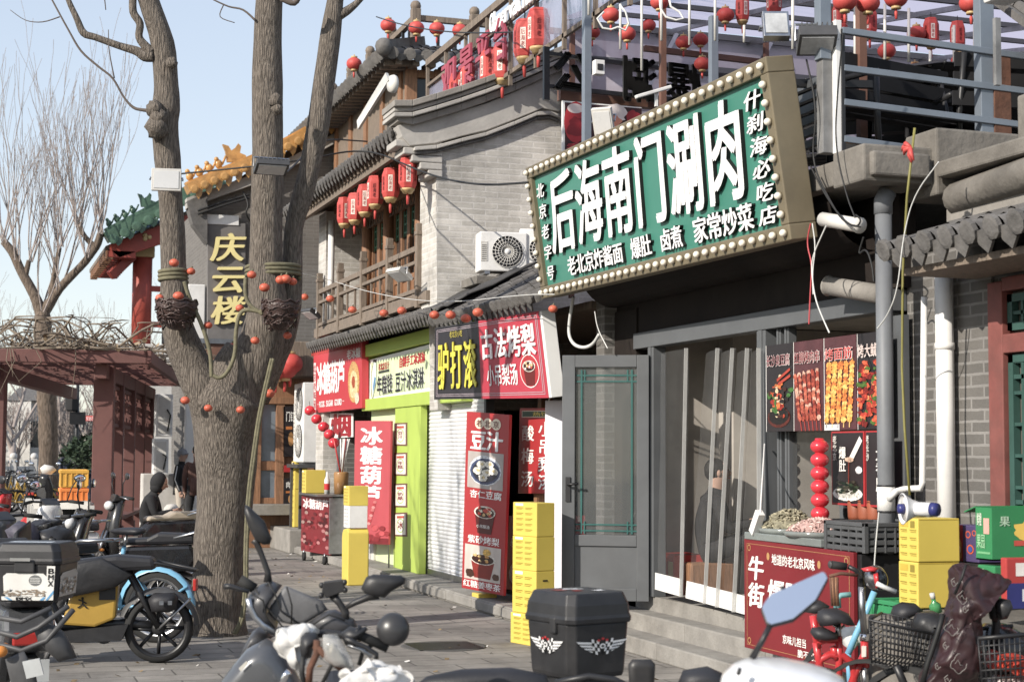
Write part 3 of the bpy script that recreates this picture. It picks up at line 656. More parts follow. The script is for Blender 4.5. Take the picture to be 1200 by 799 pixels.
# the big green restaurant sign
XS = 4.97
BL, BR = gx(637, 350, XS), gx(930, 281, XS); TL = gy(618, 197, BL.y); TR = gy(900, 66, BR.y)
P = Panel(TL, TR, BR, BL)
bs = thing('shop_sign', 'huge tilted green signboard with white letters and a gold frame of bulbs', 'sign', tuple(BL.lerp(BR, .5)))
mat('sign_green', (.042, .225, .165), .38, var=.06, vs=1.2, dirt=.12); mat('sign_gold', (.2, .163, .1), .5, .2, var=.15, vs=3, dirt=.25); mat('bulb_glass', (.8, .74, .62), .25, var=.03)
back = lambda u, v, d=-.24: P.at(u, v, d)
g = MB(); g.prism([P.at(u, v, -.02) for u, v in ((.01, .02), (.99, .02), (.99, .98), (.01, .98))], -P.n*.14, 'sign_green'); g.build('board', bs)
g = MB(); fu, fv = .105/P.W, .105/P.H
def fr(u0, v0, u1, v1): g.prism([P.at(u0, v0, .02), P.at(u1, v0, .02), P.at(u1, v1, .02), P.at(u0, v1, .02)], -P.n*.2, 'sign_gold')
fr(0, 0, 1, fv); fr(0, 1-fv, 1, 1); fr(0, fv, fu, 1-fv); fr(1-fu, fv, 1, 1-fv)
g.build('frame', bs, bev=.008)
def bulb(u, v):
    g = MB(); c = P.at(u, v, .02); g.lathe(c, P.n, [(0, .026), (.012, .026)], 'sign_gold', 10); g.ell(c+P.n*.02, .0245, 'bulb_glass', 12, 8); g.build('bulb', bs)
nt_, ns_ = 33, 9
for i in range(nt_):
    u = fu/2+(1-fu)*i/(nt_-1); bulb(u, fv/2); bulb(u, 1-fv/2)
for i in range(1, ns_):
    v = fv/2+(1-fv)*i/ns_; bulb(fu/2, v); bulb(1-fu/2, v)
g = MB(); kw = dict(d=-.018, side='letter_side')
a = P.uv(652, 330); b = P.uv(888, 235)
g.text(P, '后海南门涮肉', (.095, .12, .905, .70), 'white_letter', bold=.038, depth=.032, gap=.1, slant=.16, **kw); g.build('lettering', bs)
g = MB(); g.text(P, '老北京炸酱面', (.155, .745, .42, .885), 'white_letter', bold=.035, depth=.03, gap=.04, **kw); g.text(P, '爆肚', (.455, .745, .54, .885), 'white_letter', bold=.035, depth=.03, gap=.04, **kw)
g.text(P, '卤煮', (.575, .745, .66, .885), 'white_letter', bold=.035, depth=.03, gap=.04, **kw); g.text(P, '家常炒菜', (.7, .735, .9, .89), 'white_letter', bold=.035, depth=.03, gap=.04, **kw); g.build('lettering', bs)
g = MB(); g.text(P, '北京老字号', (.042, .13, .082, .9), 'white_letter', vert=True, bold=.035, depth=.03, gap=.3, slant=.2, **kw); g.text(P, '什刹海必吃店', (.918, .13, .968, .9), 'white_letter', vert=True, bold=.035, depth=.03, gap=.2, slant=.2, **kw); g.build('lettering', bs)
for u in (.1, .4, .7, .93):
    for v, dx in ((.1, .75), (.9, .5)): g = MB(); g.beam(P.at(u, v, -.18), P.at(u, v, -.18)+V((dx, 0, .05)), .05, .05, 'black_metal'); g.build('bracket', bs)
# glazed door, strip curtain, things inside
hx, hy, z0, z1 = 5.55, 12.8, .36, 2.46; fx, fy = hx-.66, hy+.36
P = Panel((fx, fy, z1), (hx, hy, z1), (hx, hy, z0), (fx, fy, z0))
dr = thing('glazed_door', 'grey framed glazed door with teal lattice standing wide open', 'door', (hx, hy, z0))
g = MB()
def slab(u0, v0, u1, v1, d, th, M): g.prism([P.at(u0, v0, d), P.at(u1, v0, d), P.at(u1, v1, d), P.at(u0, v1, d)], -P.n*th, M)
slab(0, 0, .15, 1, 0, .06, 'grey_frame'); slab(.86, 0, 1, 1, 0, .06, 'grey_frame'); slab(.15, 0, .86, .05, 0, .06, 'grey_frame'); slab(.15, .735, .86, .78, 0, .06, 'grey_frame'); slab(.15, .95, .86, 1, 0, .06, 'grey_frame')
g.build('frame', dr, bev=.005)
g = MB(); slab(.15, .78, .86, .95, -.018, .03, 'grey_frame'); g.build('panel', dr)
mat('door_glass', (.16, .17, .17), .04, var=.1, alpha=.35, spec=.9)
g = MB(); slab(.15, .05, .86, .735, -.03, .01, 'door_glass'); g.build('glass', dr)
g = MB(); mat('teal_bar', (.02, .11, .1), .45)
for u in (.21, .79): slab(u, .06, u+.022, .73, -.02, .012, 'teal_bar')
for u in (.25, .745): slab(u, .06, u+.016, .11, -.021, .01, 'teal_bar'); slab(u, .68, u+.016, .73, -.021, .01, 'teal_bar')
for v in (.08, .105, .69, .715): slab(.15, v, .86, v+.006, -.022, .01, 'teal_bar')
g.build('lattice', dr)
g = MB(); c = P.at(.07, .52, .012); g.prism([P.at(.045, .5, .014), P.at(.1, .5, .014), P.at(.1, .6, .014), P.at(.045, .6, .014)], -P.n*.014, 'black_metal'); g.tube([P.at(.072, .53, .01), P.at(.072, .53, .05), P.at(.2, .527, .055)], .011, 'black_metal', 8); g.build('handle', dr)
mat('pvc', (.3, .3, .3), .1, var=.3, vs=2, alpha=.12, spec=.8, st=(1, 1, .2)); mat('pvc_seam', (.62, .62, .6), .3, alpha=.62)
cu = thing('strip_curtain', 'transparent plastic strip curtain with white seams hanging in the doorway', 'curtain', (5.56, 11.8, .45))
tops = [775, 808, 827, 846, 864, 882, 896]; bots = [771, 802, 807, 831, 846, 866, 897]
for i in range(6):
    a, b = gx(tops[i], 414, 5.57), gx(tops[i+1], 408, 5.57); c, e = gx(bots[i+1], 690+.28*(bots[i+1]-771), 5.54), gx(bots[i], 690+.28*(bots[i]-771), 5.54)
    if i == 1: continue
    g = MB(); vs = []; n, m = 9, 6
    for r_ in range(n):
        for k in range(m):
            p = a.lerp(b, k/(m-1)).lerp(e.lerp(c, k/(m-1)), r_/(n-1)); p.x += -.02*math.sin(math.pi*k/(m-1))-.006*(i % 2)+.012*noise.noise(p*2.2); vs.append(p)
    g.add(vs, [(r_*m+k, r_*m+k+1, (r_+1)*m+k+1, (r_+1)*m+k) for r_ in range(n-1) for k in range(m-1)], 'pvc', None, True); st = g.build('strip', cu)
    g = MB(); hv = .07
    q = [e.lerp(a, hv), c.lerp(b, hv), c, e]; g.prism([p+V((-.022, 0, 0)) for p in q], (-.006, 0, 0), 'white_paint'); g.build('hem', st)
    g = MB(); ln = [b.lerp(c, k/8)+V((-.03-.004*i, 0, 0)) for k in range(9)]
    for p, q in zip(ln, ln[1:]): g.beam(p, q, .006, .03, 'pvc_seam')
    g.build('seam', st)
# inside the restaurant
g = MB(); c = gx(820, 520, 6.4); g.bb(6.35, c.y-.05, .4, 6.45, c.y+.08, 2.7, 'wood'); tag(g.build('wooden_post', bev=.006), 'bare wooden post inside the restaurant behind the strip curtain', 'post')
g = MB(); c = gx(862, 520, 7.6); g.bb(7.5, c.y-.45, 1.55, 7.9, c.y+.4, 2.1, 'offwhite'); g.bb(7.48, c.y-.02, 1.56, 7.5, c.y, 2.09, 'steel'); tag(g.build('wall_cabinet', bev=.01), 'cream wall cabinet inside the restaurant above the row of hooks', 'cabinet')
t = thing('service_counter', 'brown counter with orange trays at the back of the restaurant', 'counter', (7.6, 12, .4))
g = MB(); c = gx(880, 590, 7.4); g.bb(7.3, c.y-1.2, .4, 7.9, c.y+.5, 1.15, 'wood'); g.build('body', t, bev=.01)
g = MB(); mat('orange_plastic', (.75, .22, .03), .45, var=.1)
for k in range(4): g.bb(7.4, c.y-.6+k*.28, 1.16, 7.75, c.y-.4+k*.28, 1.3, 'orange_plastic')
g.build('tray', t, bev=.01)
mat('red_card', (.45, .03, .025), .5, var=.1)
for k, (px, lb) in enumerate(((783, 'nearer the door post'), (797, 'beside the seated man'))):
    c = gx(px, 680, 5.95); t = MB(); t.bb(5.85, c.y-.1, .4, 6.15, c.y+.1, .74, 'red_card'); t.bb(5.846, c.y-.07, .48, 5.85, c.y+.02, .68, 'gold'); tag(t.build('carton', bev=.005), 'red carton behind the strip curtain, '+lb, 'carton', 'red cartons inside the doorway')
# printed food posters over the serving window
def C(h): return mute(srgb(h))
def food(g, P, kind, d=.003):
    rs_ = random.Random(hash(kind) % 999 if False else sum(map(ord, kind)))
    def blob(u, v, ru, rv, h, dd=0., wob=.5): g.oval(P, u, v, ru, rv, PICT, d=d+dd, col=C(h), seg=14, wob=wob, ph=rs_.random()*9)
    if kind == 'tofu':
        blob(.5, .82, .46, .13, '5a1f14', 0, .05); blob(.5, .8, .4, .11, '1d1412', .001, .1)
        for i in range(80): blob(.5+rs_.gauss(0, .16), .58+rs_.gauss(0, .11), .04+.07*rs_.random(), .015+.03*rs_.random(), rs_.choice(['c8441c', 'e0762a', '2b2220', 'e8c9a0', '3d6b2a', 'a02015', '181414', '452017']), .002+i*.00005)
        g.line(P, [(.45, .35), (.97, .22)], .02, PRINT, d+.005, C('b33a24')); g.line(P, [(.5, .4), (.98, .3)], .02, PRINT, d+.005, C('b33a24'))
    elif kind == 'skewer':
        for i in range(6):
            u0, u1 = .05+.16*i, .22+.14*i; v0, v1 = .22+.05*(5-i)/5, .95
            g.line(P, [(u0, v0+.2), (u1+.06, 1.)], .012, PRINT, d+.001, C('a83428'))
            for k in range(16):
                t_ = k/16; blob(lerp(u0, u1, t_)+rs_.uniform(-.015, .015), lerp(v0+.05, .88, t_), .062, .036, rs_.choice(['a8412c', '8c2d20', 'c76a4c', 'b8523a', 'e0a890']), .002+k*.0001)
    elif kind == 'gluten':
        for c_ in range(5):
            u0 = .12+.19*c_; g.line(P, [(u0+.06, .15), (u0-.06, .97)], .012, PRINT, d+.001, C('d9b56a'))
            for k in range(15): blob(u0+.05-.1*k/15, .22+.047*k, .085+rs_.uniform(-.015, .02), .034, rs_.choice(['e8902a', 'f2a93a', 'd9741c', 'f6bf5a']), .002+k*.0001)
        g.rect(P, .0, .93, .5, 1., PRINT, d+.001, C('cfd0d2'))
    elif kind == 'squid':
        for i in range(130): blob(.5+rs_.uniform(-.46, .46), .6+rs_.uniform(-.38, .36), .05+.07*rs_.random(), .018+.02*rs_.random(), rs_.choice(['c4361c', 'e0572a', 'a32414', 'f08a4a', '7a1810', '4b6b22']), .001+i*.00004)
    elif kind == 'tripe':
        blob(.5, .84, .46, .1, 'e6e6e0', 0, .02); blob(.5, .82, .38, .075, 'cfcfc6', .001, .03)
        for i in range(40): blob(.5+rs_.uniform(-.3, .3), .76+rs_.uniform(-.09, .07), .07, .018, rs_.choice(['1d2018', '3a3a30', '12251a', '5b5a4a', '2b3d2a']), .002+i*.00004)
        g.line(P, [(.93, .1), (.62, .38)], .045, PRINT, d+.003, C('f0ece4')); blob(.58, .38, .14, .035, 'd8b49a', .004, .1); g.line(P, [(.56, .4), (.55, .7)], .012, PRINT, d+.003, C('7a2c1c'))
        blob(.86, .52, .1, .05, 'e8e8ea', .003, .05)
    elif kind == 'cake':
        blob(.5, .5, .46, .42, 'd8dce2', 0, .05); blob(.5, .52, .42, .36, '3c4a72', .001, .05); blob(.5, .53, .36, .29, '242636', .0015, .05)
        for i, (u, v) in enumerate(((.4, .34), (.62, .32), (.3, .52), (.55, .55), (.74, .5), (.45, .7))): blob(u, v, .13, .1, 'ece7da', .002+i*.0002, .3); blob(u+.02, v-.01, .05, .04, 'd9c48e', .004, .3)
    elif kind in ('pear', 'soup', 'jujube'):
        body = {'pear': '5a1a16', 'soup': '6b120e', 'jujube': '8c2418'}[kind]
        g.poly([P.at(u, v, d) for u, v in ((.14, .36), (.86, .36), (.74, .93), (.26, .93))], PRINT, C(body)); blob(.5, .36, .38, .17, 'e4ddd0', .001, .03); blob(.5, .37, .33, .14, '3a1410', .0015, .03)
        pal = {'pear': ['e8e0c8', 'f0ead8', 'c83020', 'd8b070'], 'soup': ['f2efe6', 'c8442c', 'e8c890'], 'jujube': ['4a1c12', 'd89a40', 'e6c07a', '2a100a']}[kind]
        for i in range(16): blob(.5+rs_.uniform(-.24, .24), .34+rs_.uniform(-.09, .1), .06, .04, rs_.choice(pal), .002+i*.0001)
        if kind == 'jujube': blob(.62, .15, .12, .1, 'e8b84a', .004, .4); blob(.12, .82, .13, .12, '4a2a1c', .002, .4); blob(.9, .84, .1, .1, '5a3322', .002, .4)
    elif kind == 'rolls':
        blob(.5, .6, .45, .34, 'e8e4da', 0, .03)
        for i in range(10): blob(.5+rs_.uniform(-.28, .28), .58+rs_.uniform(-.2, .2), .11, .07, rs_.choice(['d9b070', 'c89850', 'e6c890']), .001+i*.0002)
    elif kind == 'peargold':
        blob(.5, .5, .42, .45, 'd8a860', 0, .05); blob(.5, .55, .3, .3, 'f0d8a0', .001, .1); blob(.5, .5, .12, .14, 'b8502c', .002, .3); blob(.75, .85, .16, .12, 'e8dcc0', .003, .2)
class Sub:
    """part of a panel as a panel of its own"""
    def __init__(s, P, u0, v0, u1, v1): s.P = P; s.q = (u0, v0, u1, v1); s.n = P.n
    def at(s, u, v, d=0.): a, b, c, e = s.q; return s.P.at(a+(c-a)*u, b+(e-b)*v, d)
def board(name, P, th, M, parent, bev=.003, d=0.): g = MB(); g.prism([P.at(0, 0, d), P.at(1, 0, d), P.at(1, 1, d), P.at(0, 1, d)], -P.n*th, M); return g.build(name, parent, bev=bev)
mat('poster_black', (.025, .02, .022), .4, var=.2); mat('poster_red', (.42, .018, .022), .42, var=.06, vs=2, dirt=.08); mat('poster_mauve', (.09, .03, .035), .4, var=.3)
XPp = 5.52
for i, (x0, x1, kind, bgm, tx, tc, lb) in enumerate((
        (897.5, 929, 'tofu', 'poster_black', '长沙臭豆腐', '8c3a46', 'black poster of a bowl of fried tofu with chopsticks'), (929.6, 964.5, 'skewer', 'poster_mauve', '红柳烤肉串', '9c3a40', 'dark poster of grilled meat on red willow skewers'),
        (965.2, 1003.5, 'gluten', 'poster_mauve', '烤面筋', 'd8362e', 'poster of rows of golden orange gluten skewers'), (1004.2, 1040, 'squid', 'poster_black', '烤大鱿鱼', 'e0c8c0', 'poster of red grilled squid partly behind the downpipe'))):
    TLp, BRp = gx(x0, 391-(x0-897)*.1, XPp), gx(x1, 494, XPp); P = Panel((XPp, TLp.y, 2.40), (XPp, BRp.y, 2.40), (XPp, BRp.y, 1.775), (XPp, TLp.y, 1.775))
    t = thing('food_poster', lb, 'poster', tuple(BRp), 'food posters over the serving window'); board('board', P, .02, bgm, t)
    g = MB(); g.rect(P, 0, 0, .02, 1, PRINT, .001, C('d8d4d0')); food(g, Sub(P, .03, .1, .97, 1), kind); g.build('picture', t)
    g = MB(); g.text(P, tx, (.05, .115, .95, .255), PRINT, d=.0095, bold=.035, col=C('e8dcd8')); g.text(P, tx, (.06, .118, .94, .25), PRINT, d=.0112, bold=.0, col=C(tc)); g.build('lettering', t)
for i, (x0, x1, tx, tx2, lb) in enumerate(((974, 1013, '爆肚', '老北京', 'red-edged black poster of a plate of boiled tripe'), (1014, 1042, '大香肠', '老长沙', 'red-edged black sausage poster half hidden by the downpipe'))):
    A, B = gx(x0, 496, XPp-.03), gx(x1, 573, XPp-.03); P = Panel((XPp-.03, A.y, 1.765), (XPp-.03, B.y, 1.765), (XPp-.03, B.y, 1.28), (XPp-.03, A.y, 1.28))
    t = thing('food_poster', lb, 'poster', tuple(B), 'lower food posters at the serving window'); board('board', P, .02, 'poster_red', t)
    g = MB(); g.rect(P, .03, .02, .97, .97, PRINT, .001, C('2b2628'))
    if i == 0: food(g, P, 'tripe')
    g.build('picture', t); g = MB(); g.text(P, tx, (.28, .2, .48, .55) if i == 0 else (.5, .2, .85, .8), PRINT, d=.009, vert=True, bold=.03, col=C('f0eee8')); g.text(P, tx2, (.08, .05, .2, .4), PRINT, d=.009, vert=True, bold=.02, col=C('e8e4da')); g.build('lettering', t)
# the dark red stall counter in front of the window
XB = 5.12
A, B = gx(872, 631, XB), gx(1000, 648, XB); zt, zb = A.z, .29
P = Panel((XB, A.y, zt), (XB, B.y, zt-.01), (XB, B.y, zb), (XB, A.y, zb))
st = thing('food_stall', 'stall counter with dark red front board lettered in white beneath the posters', 'stall', (XB, (A.y+B.y)/2, .28))
g = MB(); g.bb(XB+.03, B.y-.04, .285, XF-.01, A.y, zt-.02, 'black_metal'); g.build('body', st, bev=.006)
mat('board_red', (.2, .012, .018), .4, var=.1, vs=2, dirt=.15); board('front_board', P, .028, 'board_red', st)
g = MB(); kw = dict(d=.003, col=C('f0ece6'))
g.text(P, '牛街', (.05, .13, .2, .62), PRINT, vert=True, bold=.05, gap=.1, slant=.1, **kw); g.text(P, '爆肚', (.24, .33, .56, .56), PRINT, bold=.05, gap=.05, slant=.1, **kw); g.text(P, '地道的老北京风味', (.28, .1, .68, .2), PRINT, bold=.03, **kw)
g.text(P, '京味儿担当', (.38, .8, .6, .88), PRINT, bold=.025, **kw); g.text(P, '脆不可挡', (.52, .9, .72, .97), PRINT, bold=.025, **kw); g.build('lettering', st)
g = MB()
for (u0, v0, u1, v1) in ((.03, .035, .97, .04), (.03, .96, .97, .965), (.03, .035, .034, .965), (.966, .035, .97, .965)): g.rect(P, u0, v0, u1, v1, PRINT, .002, C('a87a4a'))
for u in (.04, .93):
    for v in (.05, .9): g.ring(P, u+.015, v+.025, .016, .03, .7, PRINT, .003, C('b88a50'))
g.oval(P, .245, .13, .014, .035, PRINT, .003, C('b88a50')); g.oval(P, .715, .14, .014, .035, PRINT, .003, C('b88a50')); g.build('border', st)
mat('tray_glass', (.25, .28, .27), .15, var=.15, alpha=.75); mat('herb', (.22, .2, .13), .8, var=.6, vs=40); mat('meat', (.42, .26, .23), .6, var=.4, vs=40)
g = MB(); g.bb(XB-.01, B.y+.38, zt, XF-.04, A.y-.02, zt+.05, 'tray_glass'); g.build('tray', st, bev=.006)
def heap(name, label, c, r, h, M, M2, n, L, sd):
    q = random.Random(sd); t = thing(name, label, 'food', c); g = MB(); g.lathe(c, (0, 0, 1), [(0, r), (.03, r*1.08), (.035, r)], 'tray_glass', 18); g.build('dish', t)
    g = MB(); g.ell(V(c)+V((0, 0, .03)), (r*.85, r*.85, h*.7), M, 14, 8, wob=.3)
    for i in range(n):
        a = q.uniform(0, 6.28); f = q.random()**.5; z = h*(1-f*f)*.8+.03; p = V(c)+V((math.cos(a)*r*.9*f, math.sin(a)*r*.9*f, z)); d = V((q.uniform(-1, 1), q.uniform(-1, 1), q.uniform(-.3, .8))).normalized()*L
        g.tube([p-d/2, p+V((0, 0, .01)), p+d/2], [L*.12, L*.16, L*.1], M if i % 3 else M2, 5)
    g.build('pile', t); return t
mat('herb2', (.4, .36, .24), .8, var=.3)
heap('tripe_heap', 'heap of grey-green shredded tripe on the stall top', (XB+.2, A.y-.28, zt+.05), .2, .15, 'herb', 'herb2', 260, .05, 4)
mat('meat2', (.6, .45, .4), .6, var=.3)
heap('meat_heap', 'heap of pale pink sliced meat on the stall top', (XB+.18, A.y-.72, zt+.05), .22, .1, 'meat', 'meat2', 220, .045, 5)
def slatted_crate(name, label, cat, c, sz, M, rot=None):
    t = thing(name, label, cat, c); q = rot or Matrix.Identity(3); sx, sy, sz_ = sz; c = V(c); g = MB()
    for a, s2 in (((0, -sy/2, 0), (sx, .014, 1)), ((0, sy/2, 0), (sx, .014, 1)), ((-sx/2, 0, 0), (.014, sy, 1)), ((sx/2, 0, 0), (.014, sy, 1))):
        for k in range(4): g.box(c+q@V((a[0], a[1], sz_*(.12+k*.25))), (s2[0], s2[1], sz_*.17), M, q)
    for sx_ in (-1, 1):
        for sy_ in (-1, 1): g.box(c+q@V((sx_*sx/2, sy_*sy/2, sz_/2)), (.03, .03, sz_), M, q)
    for k in (-.3, -.1, .1, .3): g.box(c+q@V((sx*k, 0, sz_/2)), (.012, sy+.02, sz_), M, q); g.box(c+q@V((0, sy*k, sz_/2)), (sx+.02, .012, sz_), M, q)
    g.box(c+V((0, 0, .01)), (sx, sy, .015), M, q); g.build('basket', t, bev=.003); g = MB()
    for s_ in (-1, 1): g.box(c+q@V((0, s_*sy/2, sz_)), (sx+.03, .03, .025), M, q); g.box(c+q@V((s_*sx/2, 0, sz_)), (.03, sy+.03, .025), M, q)
    g.build('rim', t, bev=.004); return t
mat('crate_grey', (.075, .078, .082), .5, var=.2, dirt=.2); mat('crate_green', (.02, .24, .085), .5, var=.15)
slatted_crate('plastic_crate', 'dark grey plastic crate standing on the red stall counter', 'crate', (XB+.2, B.y+.14, zt-.01), (.34, .46, .17), 'crate_grey')
mat('terracotta', (.3, .075, .03), .5, var=.15)
for k, yy in enumerate((gx(1003, 600, 5.54).y, gx(1015, 600, 5.54).y, gx(1026, 600, 5.54).y)):
    g = MB(); c = V((XF-.06, yy, zt+.16)); t = thing('clay_pot', ('lidded terracotta pot behind the grey crate, '+('nearest the sausage poster column', 'in the middle of three', 'right against the downpipe')[k]), 'pot', c, 'terracotta pots')
    g.lathe(c, (0, 0, 1), [(0, .048), (.02, .052), (.11, .056), (.12, .05)], 'terracotta', 18); g.build('body', t); g = MB(); g.lathe(c+V((0, 0, .12)), (0, 0, 1), [(0, .058), (.015, .048), (.022, .014), (.035, .018), (.04, .008)], 'terracotta', 18); g.build('lid', t)
g = MB(); c = V((XF-.06, (B.y+.12), zt+.0)); g.bb(c.x-.1, 9.18, zt, c.x+.08, 9.7, zt+.155, 'black_metal'); tag(g.build('pot_shelf', bev=.005), 'low black shelf under the terracotta pots', 'shelf')
mat('skewer_red', (.62, .012, .03), .22, var=.06, vs=3, coat=.5)
def ball_column(name, label, c, r, n, M):
    t = thing(name, label, 'display', c, 'red ball columns at the window'); g = MB(); g.tube([V(c), V(c)+V((0, 0, n*r*1.45))], r*.5, M, 10); g.build('core', t)
    for k in range(n): g = MB(); g.ell(V(c)+V((0, 0, r*.75+k*r*1.42)), (r, r, r*.78), M, 18, 10); g.build('ball', t)
c = gx(961, 607, 5.35); ball_column('ball_column', 'tall column of shiny red balls rising from the stall counter', (c.x, c.y, zt+.06), .062, 7, 'skewer_red')
mat('skewer_dark', (.09, .01, .014), .3); c = gx(929, 600, 6.0); ball_column('ball_column', 'dim dark red column of balls behind the window glass', (c.x, c.y, 1.0), .062, 8, 'skewer_dark')
mat('win_glass', (.1, .1, .1), .03, alpha=.16, spec=.9)
g = MB(); g.bb(XF+.05, 9.75, 1.0, XF+.056, 10.5, 1.77, 'win_glass'); g.bb(XF+.03, 9.7, .98, XF+.08, 9.75, 1.77, 'grey_frame'); g.bb(XF+.03, 9.3, .98, XF+.08, 9.34, 1.77, 'grey_frame'); g.build('window', rs)
g = MB(); g.bb(5.75, 9.2, .9, 6.25, 10.4, .985, 'wood'); g.lathe((6., 10.0, .985), (0, 0, 1), [(0, .06), (.16, .06), (.165, .05)], 'steel', 14); tag(g.build('inner_shelf', bev=.004), 'wooden shelf with a steel can behind the serving window', 'shelf')
g = MB(); c = gx(888, 613, XB-.02); p0 = dp(889, 598, 11.3); g.beam(gx(883, 624, XB+.0), gx(891, 600, XB), .05, .06, 'white_paint'); g.tube([gx(891, 600, XB), gx(896, 520, XF-.05)], .006, 'white_paint'); tag(g.build('price_tag', bev=.004), 'small white tag hanging by a cord at the corner of the red stall', 'tag')
# left shops: signs and fronts
XL = 5.3
def panelx(tl, tr, br, bl, X): return Panel(gx(*tl, X), gx(*tr, X), gx(*br, X), gx(*bl, X))
P = panelx((367.5, 411), (424, 398), (424, 478), (367.5, 484), XL-.05)
t = thing('shop_sign', 'red candied-fruit sign with four white characters and a pear picture', 'sign', tuple(P.at(.5, 1)))
mat('sign_red', (.55, .035, .05), .4, var=.05, vs=1.5, dirt=.1); board('board', P, .1, 'sign_red', t)
g = MB(); kw = dict(col=C('f4f0ee')); g.text(P, '冰糖葫芦', (.08, .22, .68, .72), PRINT, bold=.06, d=.004, gap=.02, **kw); g.text(P, 'ROCK SUGAR GOURD', (.14, .82, .62, .92), PRINT, bold=.04, d=.004, gap=0, **kw)
g.rect(P, .09, .865, .13, .872, PRINT, .003, **kw); g.rect(P, .63, .86, .67, .867, PRINT, .003, **kw); g.rect(P, .01, .2, .055, .95, PRINT, .003, C('f0e8e4')); g.text(P, '北京老味道', (.012, .22, .053, .93), PRINT, d=.0045, vert=True, bold=.03, col=C('b81c2c')); g.text(P, '老冰糖', (.72, .1, .98, .25), PRINT, bold=.04, d=.004, **kw); g.build('lettering', t)
g = MB(); food(g, Sub(P, .72, .25, .98, .95), 'peargold'); g.build('picture', t)
g = MB(); mat('fringe_red', (.4, .05, .035), .7)
a, b = gx(367, 409, XL-.02), gx(424, 396, XL-.02)
g.beam(a+V((0, 0, -.03)), b+V((0, 0, -.03)), .03, .17, 'fringe_red')
for k in range(34): p = a.lerp(b, (k+.5)/34); g.box(p+V((-.02, 0, -.04)), (.03, .03, .15), 'fringe_red')
tag(g.build('roof_fringe'), 'red slatted fringe board tucked under the pent roof above the candied-fruit sign', 'board')
# green shop front
mat('lime', (.4, .54, .06), .5, var=.05, vs=2, dirt=.06); mat('lime_pale', (.62, .74, .42), .5, var=.04)
gs = thing('green_shopfront', 'lime green shop front frame with white sign recess and ridged edges', 'shopfront', (XL, 20.8, .13))
yA, yB = gx(424.5, 440, XL).y, 19.16-.0; y2 = gx(490, 560, XL).y; zTop, zBot = 3.12, 2.19
yR = 17.55
g = MB(); zi1, zi0, zBot = gx(450, 413, XL).z, gx(450, 465, XL).z, gx(450, 479, XL).z
g.bb(XL, yR, zi1, XL+.25, yA, zTop, 'lime'); g.bb(XL, yR, zBot, XL+.25, yA, zi0, 'lime'); g.bb(XL, yA-.14, zi0, XL+.25, yA, zi1, 'lime'); g.bb(XL, yR, zi0, XL+.25, yR+.1, zi1, 'lime'); g.bb(XL+.18, yR+.1, zi0, XL+.24, yA-.14, zi1, 'white_paint')
g.build('header', gs, bev=.006)
g = MB(); pz = gx(460, 600, XL).y; g.bb(XL+.02, y2, .13, XL+.11, pz, zBot, 'lime'); g.build('pillar', gs, bev=.006)
g = MB(); g.bb(XL+.14, pz, .13, XL+.3, yA, zBot, 'lime_pale'); g.build('side_wall', gs)
P = Panel((XL+.06, yA-.2, zi1-.04), (XL+.06, yR+.9, zi1-.01), (XL+.06, yR+.9, zi0-.03), (XL+.06, yA-.2, zi0-.06))
sg = thing('shop_sign', 'pale green sticky-cake sign set in the lime green header', 'sign', tuple(P.at(.5, 1)))
mat('pale_green', (.6, .68, .42), .5, var=.04); mat('sign_white', (.78, .78, .76), .5, var=.03); board('board', P, .02, 'sign_white', sg)
g = MB(); g.rect(P, .02, .08, .99, .86, PRINT, .002, C('d6e6b4')); g.text(P, '年糕钱', (.13, .42, .36, .85), PRINT, bold=.05, d=.006, depth=.01, side='white_letter', col=C('20242a')); g.text(P, '豆汁冰淇淋', (.4, .42, .78, .85), PRINT, bold=.05, d=.006, depth=.01, side='white_letter', col=C('20242a'))
g.text(P, '老北京豆汁', (.14, .14, .3, .3), PRINT, bold=.05, d=.006, col=C('b01820')); g.text(P, '自制手工冰淇淋', (.44, .12, .78, .34), PRINT, bold=.06, d=.006, col=C('c01c28')); g.rect(P, .14, .31, .3, .37, PRINT, .004, C('3a4238'))
g.build('lettering', sg); g = MB()
for (pts, h) in ((((.03, .3), (.06, .02), (.11, .04), (.11, .55), (.05, .98), (.03, .7)), '1c2a26'), (((.037, .32), (.063, .08), (.103, .1), (.103, .53), (.052, .9), (.037, .68)), 'dff0e0'), (((.08, .4), (.1, .45), (.09, .6), (.055, .8), (.06, .6)), '4a90c0')): g.poly([P.at(u, v, .003 if h == '1c2a26' else (.004 if h == 'dff0e0' else .005)) for u, v in pts][::-1], PRINT, C(h))
g.build('emblem', sg)
# cards on the pillar
for k, (v0, v1) in enumerate(((495, 522), (530, 557), (566, 594), (600, 628))):
    tag_ = ('topmost', 'second from the top', 'third from the top', 'lowest')[k]
    xx = XL+.015; P = panelx((462, v0+.6), (477, v0), (477, v1+.4), (462, v1), xx); t = thing('menu_card', 'framed menu card on the lime pillar, '+tag_+' of four', 'card', tuple(P.at(.5, 1)), 'menu cards on the green pillar')
    board('frame', P, .014, 'brown_band', t); g = MB(); g.rect(P, .1, .07, .9, .93, PRINT, .002, C('ece6da')); g.ring(P, .5, .55, .3, .3, .86, PRINT, .003, C('9cc060')); g.rect(P, .22, .14, .78, .24, PRINT, .003, C('c05040')); g.text(P, ('豆汁', '年糕', '奶酪', '冰')[k], (.3, .36, .7, .7), PRINT, vert=True, bold=.03, d=.004, col=C('8c3a3a')); g.build('print', t)
